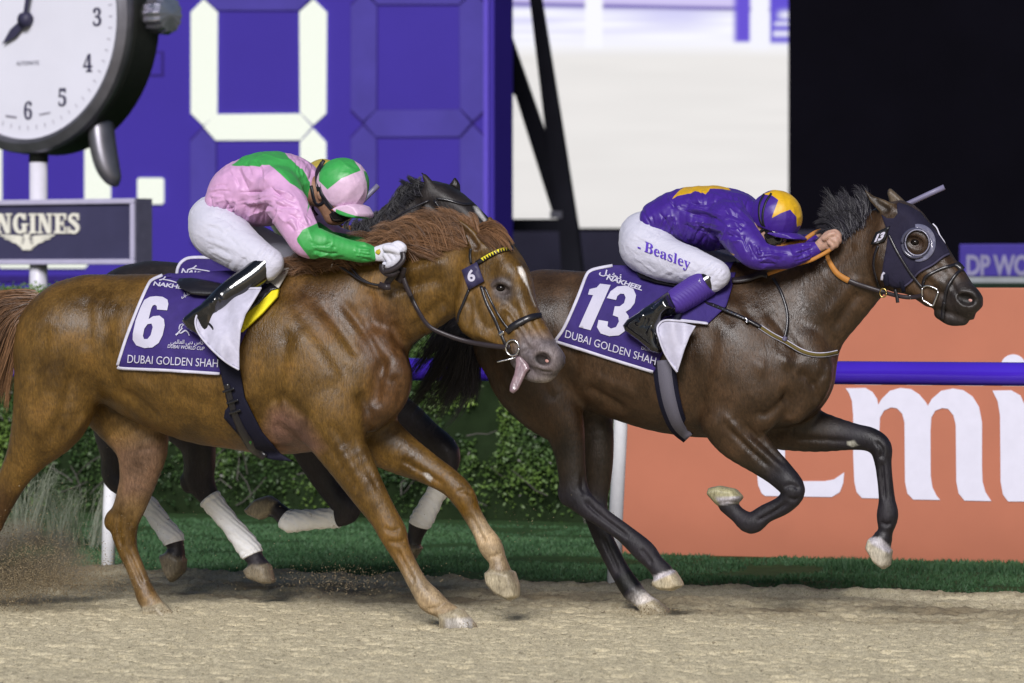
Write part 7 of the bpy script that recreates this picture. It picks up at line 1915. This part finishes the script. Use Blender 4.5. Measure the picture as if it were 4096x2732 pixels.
strap('cheek_tab', F2, cH2([(826, 955), (808, 985), (800, 1032)]), 10, D2, TRIM, BR2, F2.O, 0.012)
strap('hood_tab', F2, cH2([(838, 975), (842, 1030), (850, 1090)]), 20, D2, WEB, BR2, F2.O, 0.016)
strap('hood_tab', F2, cH2([(990, 1040), (1004, 1090), (1016, 1150)]), 16, D2, WEB, BR2, F2.O, 0.016)
tq = cH2([(688, 684), (742, 562), (880, 498), (826, 650)])
D2t = lambda x, y: np.full(np.shape(x), float(np.max(D2(np.array([p[0] for p in tq]), np.array([p[1] for p in tq]))) + 0.004))
nt2 = panel('number_tag', F2, [tq], D2t, simple('tag_black', (0.008, 0.008, 0.010), 0.4, 0.4), BR2, 20, 0.010, 0.008, None, F2.O)
V, T = text_px('13', (3497, 967), (0.93, -0.33), (0.40, -0.92), 33, 0.05, 0.9, 36); print_on('tag_number', F2, V, T, D2t, INKW, nt2, F2.O, 0.0115, 30)
# breast girth of the bay
BP = empty('breast_strap', F2.O, 'thin olive breast strap with white edges across the bay shoulder', 'strap')
bs = cG([(480, 636), (560, 688), (640, 730), (740, 788), (820, 812), (900, 812), (972, 798)])
strap('strap_edge', F2, bs, 19, D2, TRIM, BP, F2.O, 0.008, 0.004)
strap('strap', F2, bs, 13, D2, simple('olive_web', (0.10, 0.075, 0.02), 0.7, 0.2), BP, F2.O, 0.0115, 0.004)
b0 = strap('buckle_strap', F2, cG([(130, 478), (250, 526), (330, 560), (410, 596), (490, 640)]), 14, D2, LEATHER, BP, F2.O, 0.014)
strap('buckle', F2, cG([(392, 580), (404, 596), (398, 610)]), 12, D2, CHROME, BP, F2.O, 0.022, 0.004)
P = cr(cG([(160, 490), (250, 526), (330, 560), (385, 585)]), 3)
for i in range(len(P)):
    q = P[i]; V = np.array([q + 3.2 * np.array([math.cos(a), math.sin(a)]) for a in np.linspace(0, 2 * math.pi, 6, endpoint=False)])
    print_on('eyelet', F2, V, np.array([[0, 1, 2], [0, 2, 3], [0, 3, 4], [0, 4, 5]]), D2, CHROME, b0, F2.O, 0.0195, 30)
strap('neck_strap', F2, cG([(562, 330), (600, 390), (630, 460), (652, 540), (655, 620), (645, 680), (634, 716)]), 12, D2, LEATHER, BP, F2.O, 0.012)
strap('neck_strap_loop', F2, cG([(645, 700), (632, 726)]), 17, D2, simple('loop_grey', (0.08, 0.07, 0.13), 0.6), BP, F2.O, 0.018)
strap('wither_strap', F2, cG([(305, 346), (360, 342), (420, 330), (490, 306), (530, 312)]), [22, 24, 25, 26, 30], D2, LEATHER_B, BP, F2.O, 0.02)

BR3 = empty('bridle', F3.O, 'black bridle on the black horse, mostly hidden', 'bridle', 'bridles')
strap('browband', F3, [(1745, 795), (1790, 800), (1850, 815), (1893, 815)], 10, D3, LEATHER, BR3, F3.O)
strap('cheekpiece', F3, [(1735, 800), (1790, 880), (1840, 930), (1930, 1000)], 11, D3, LEATHER, BR3, F3.O)
strap('noseband', F3, [(1960, 1060), (2010, 1020), (2060, 985)], 20, D3, LEATHER, BR3, F3.O)
strap('rein', F3, [(1480, 960, .12), (1600, 860, .13), (1720, 800, .11)], 9, None, LEATHER, BR3, F3.O)
strap('rubber_rein', F3, [(1290, 950, .04), (1340, 918, .04), (1390, 910, .03), (1440, 928, .02), (1460, 950, .01)], 20, None, ORANGE_L, BR3, F3.O)

# ================================================================== dirt thrown up by the hooves
def grains(name, fr, clouds, mat, label, seed):
    r = np.random.default_rng(seed); C = []; S = []
    for (px, py, off, sx, sy, so, n, s0, s1) in clouds:
        x = r.normal(px, sx, n); y = r.normal(py, sy, n); o = r.normal(off, so, n)
        L = fr.P(x, y, o); L = L[(L[:, 2] > 0.01)]
        C.append(fr.W(L)); S.append(s0 + (s1 - s0) * r.random(len(L)) ** 3)
    C = np.vstack(C); S = np.concatenate(S); n = len(C)
    T = np.array([(1, 1, 1), (1, -1, -1), (-1, 1, -1), (-1, -1, 1)], float)
    q = r.normal(0, 1, (n, 3, 3)); q, _ = np.linalg.qr(q)
    V = C[:, None, :] + (T[None] @ q) * (S[:, None, None] * (0.6 + 0.8 * r.random((n, 4, 1)))) * 0.58
    b = np.arange(n)[:, None] * 4
    F = np.vstack([np.concatenate([b + i, b + j, b + k], 1) for i, j, k in ((0, 1, 2), (0, 3, 1), (0, 2, 3), (1, 3, 2))])
    o = mesh_np(name, V.reshape(-1, 3), F, mat, None, False)
    fix_normals(o) if n < 2000 else None
    return tag(o, label, 'dirt', kind='stuff')

t = NT('flying_dirt'); t.set(base=t.ramp(t.noise(60, 3), [(0.3, (0.16, 0.12, 0.07)), (0.7, (0.38, 0.31, 0.20))]), rough=0.95, spec=0.1)
DIRT = t.m
grains('dirt_spray', F1, [(150, 2250, -.05, 130, 60, .12, 9000, .0009, .0035), (40, 2190, .0, 120, 90, .15, 6000, .0008, .004), (260, 2320, -.1, 150, 36, .12, 7000, .001, .004), (60, 2330, .05, 120, 50, .1, 6000, .001, .004),
                          (300, 2120, -.1, 220, 130, .15, 1500, .0008, .003), (20, 2380, .1, 60, 50, .08, 1500, .0012, .005)], DIRT, 'brown spray of dirt kicked up behind the chestnut hooves', 3)
grains('dirt_spray', F1, [(1350, 2320, -.35, 170, 30, .12, 1700, .001, .004), (2100, 2110, -.1, 110, 60, .12, 70, .001, .0035), (1800, 2200, -.2, 300, 120, .2, 160, .001, .003), (1000, 2250, -.3, 300, 120, .2, 220, .001, .003), (640, 2455, -.12, 40, 12, .06, 500, .001, .005), (1830, 2505, .14, 60, 8, .06, 420, .001, .005), (2620, 2440, -.3, 60, 12, .06, 400, .001, .005)], DIRT, 'scattered flying grains of dirt between the galloping legs', 5)

# fine dust hanging in the air behind the hind hooves
def dust(name, fr, px, py, off, rx, rz, ry, dens, label, seed):
    bm = bmesh.new(); bmesh.ops.create_icosphere(bm, subdivisions=4, radius=1.0)
    V = np.array([v.co for v in bm.verts]); F = np.array([[v.index for v in f.verts] for f in bm.faces]); bm.free()
    V = V * (0.8 + 0.45 * vnoise(V * 1.7 + seed)[:, None])
    c = fr.P(px, py, off); L = V * np.array([rx / fr.s, ry, rz / fr.s]) + c
    L[:, 2] = np.maximum(L[:, 2], -0.005)
    o = mesh_np(name, fr.rel(L), F[:, ::-1], None, None, True, loc=fr.O)
    m = bpy.data.materials.new('dust_air'); m.use_nodes = True; nt = m.node_tree; nt.nodes.clear()
    out = nt.nodes.new('ShaderNodeOutputMaterial'); pv = nt.nodes.new('ShaderNodeVolumePrincipled'); pv.inputs['Color'].default_value = (0.62, 0.53, 0.42, 1)
    tc = nt.nodes.new('ShaderNodeTexCoord'); ns = nt.nodes.new('ShaderNodeTexNoise'); ns.inputs['Scale'].default_value = 7; ns.inputs['Detail'].default_value = 4
    rp = nt.nodes.new('ShaderNodeMapRange'); rp.inputs['From Min'].default_value = 0.42; rp.inputs['From Max'].default_value = 0.70; rp.inputs['To Max'].default_value = dens
    nt.links.new(tc.outputs['Object'], ns.inputs['Vector']); nt.links.new(ns.outputs['Fac'], rp.inputs['Value']); vs2 = nt.nodes.new('ShaderNodeVectorMath'); vs2.operation = 'SUBTRACT'; vs2.inputs[1].default_value = (0.5, 0.5, 0.32)
    ln2 = nt.nodes.new('ShaderNodeVectorMath'); ln2.operation = 'LENGTH'
    fo = nt.nodes.new('ShaderNodeMapRange'); fo.interpolation_type = 'SMOOTHSTEP'; fo.inputs['From Min'].default_value = 0.42; fo.inputs['From Max'].default_value = 0.08
    mu = nt.nodes.new('ShaderNodeMath'); mu.operation = 'MULTIPLY'
    nt.links.new(tc.outputs['Generated'], vs2.inputs[0]); nt.links.new(vs2.outputs[0], ln2.inputs[0]); nt.links.new(ln2.outputs['Value'], fo.inputs['Value'])
    nt.links.new(rp.outputs[0], mu.inputs[0]); nt.links.new(fo.outputs[0], mu.inputs[1]); nt.links.new(mu.outputs[0], pv.inputs['Density']); nt.links.new(pv.outputs[0], out.inputs['Volume'])
    o.data.materials.append(m)
    return tag(o, label, 'dust', kind='stuff')
dust('dust_cloud', F1, 60, 2190, -0.35, 520, 300, 0.30, 26.0, 'thin brown dust hanging behind the chestnut hind legs', 4)

# pale wispy grass growing in front of the hedge, far left
WG = Frame(200, 23.4)
wg = empty('ornamental_grass', WG.O, 'pale wispy tufts of long grass in front of the hedge, far left', 'grass')
t = NT('pale_blade'); t.set(base=t.mix((0.07, 0.10, 0.05), (0.26, 0.28, 0.22), t.attr('Col', 'Fac')), rough=0.7, spec=0.2)
for k, (x0, sp_) in enumerate(((-60, 1.0), (90, 1.1), (230, 0.95), (350, 0.8))):
    g = [[(x0 + 10 * q, 2186, 0.05 * q), (x0 + 40 * q * sp_, 2060, .06 * q), (x0 + 90 * q * sp_, 1960, .08 * q), (x0 + 150 * q * sp_, 1960 + 30 * abs(q), .1 * q), (x0 + 190 * q * sp_, 2040 + 40 * abs(q), .12 * q)] for q in (-1.0, -.5, 0.05, .5, 1.0)]
    tag(strands('tuft', WG, g, 130, 0.0032, t.m, wg, 60, 0.10, 60 + k, 8, 0.75, wav=0.8), kind='stuff')
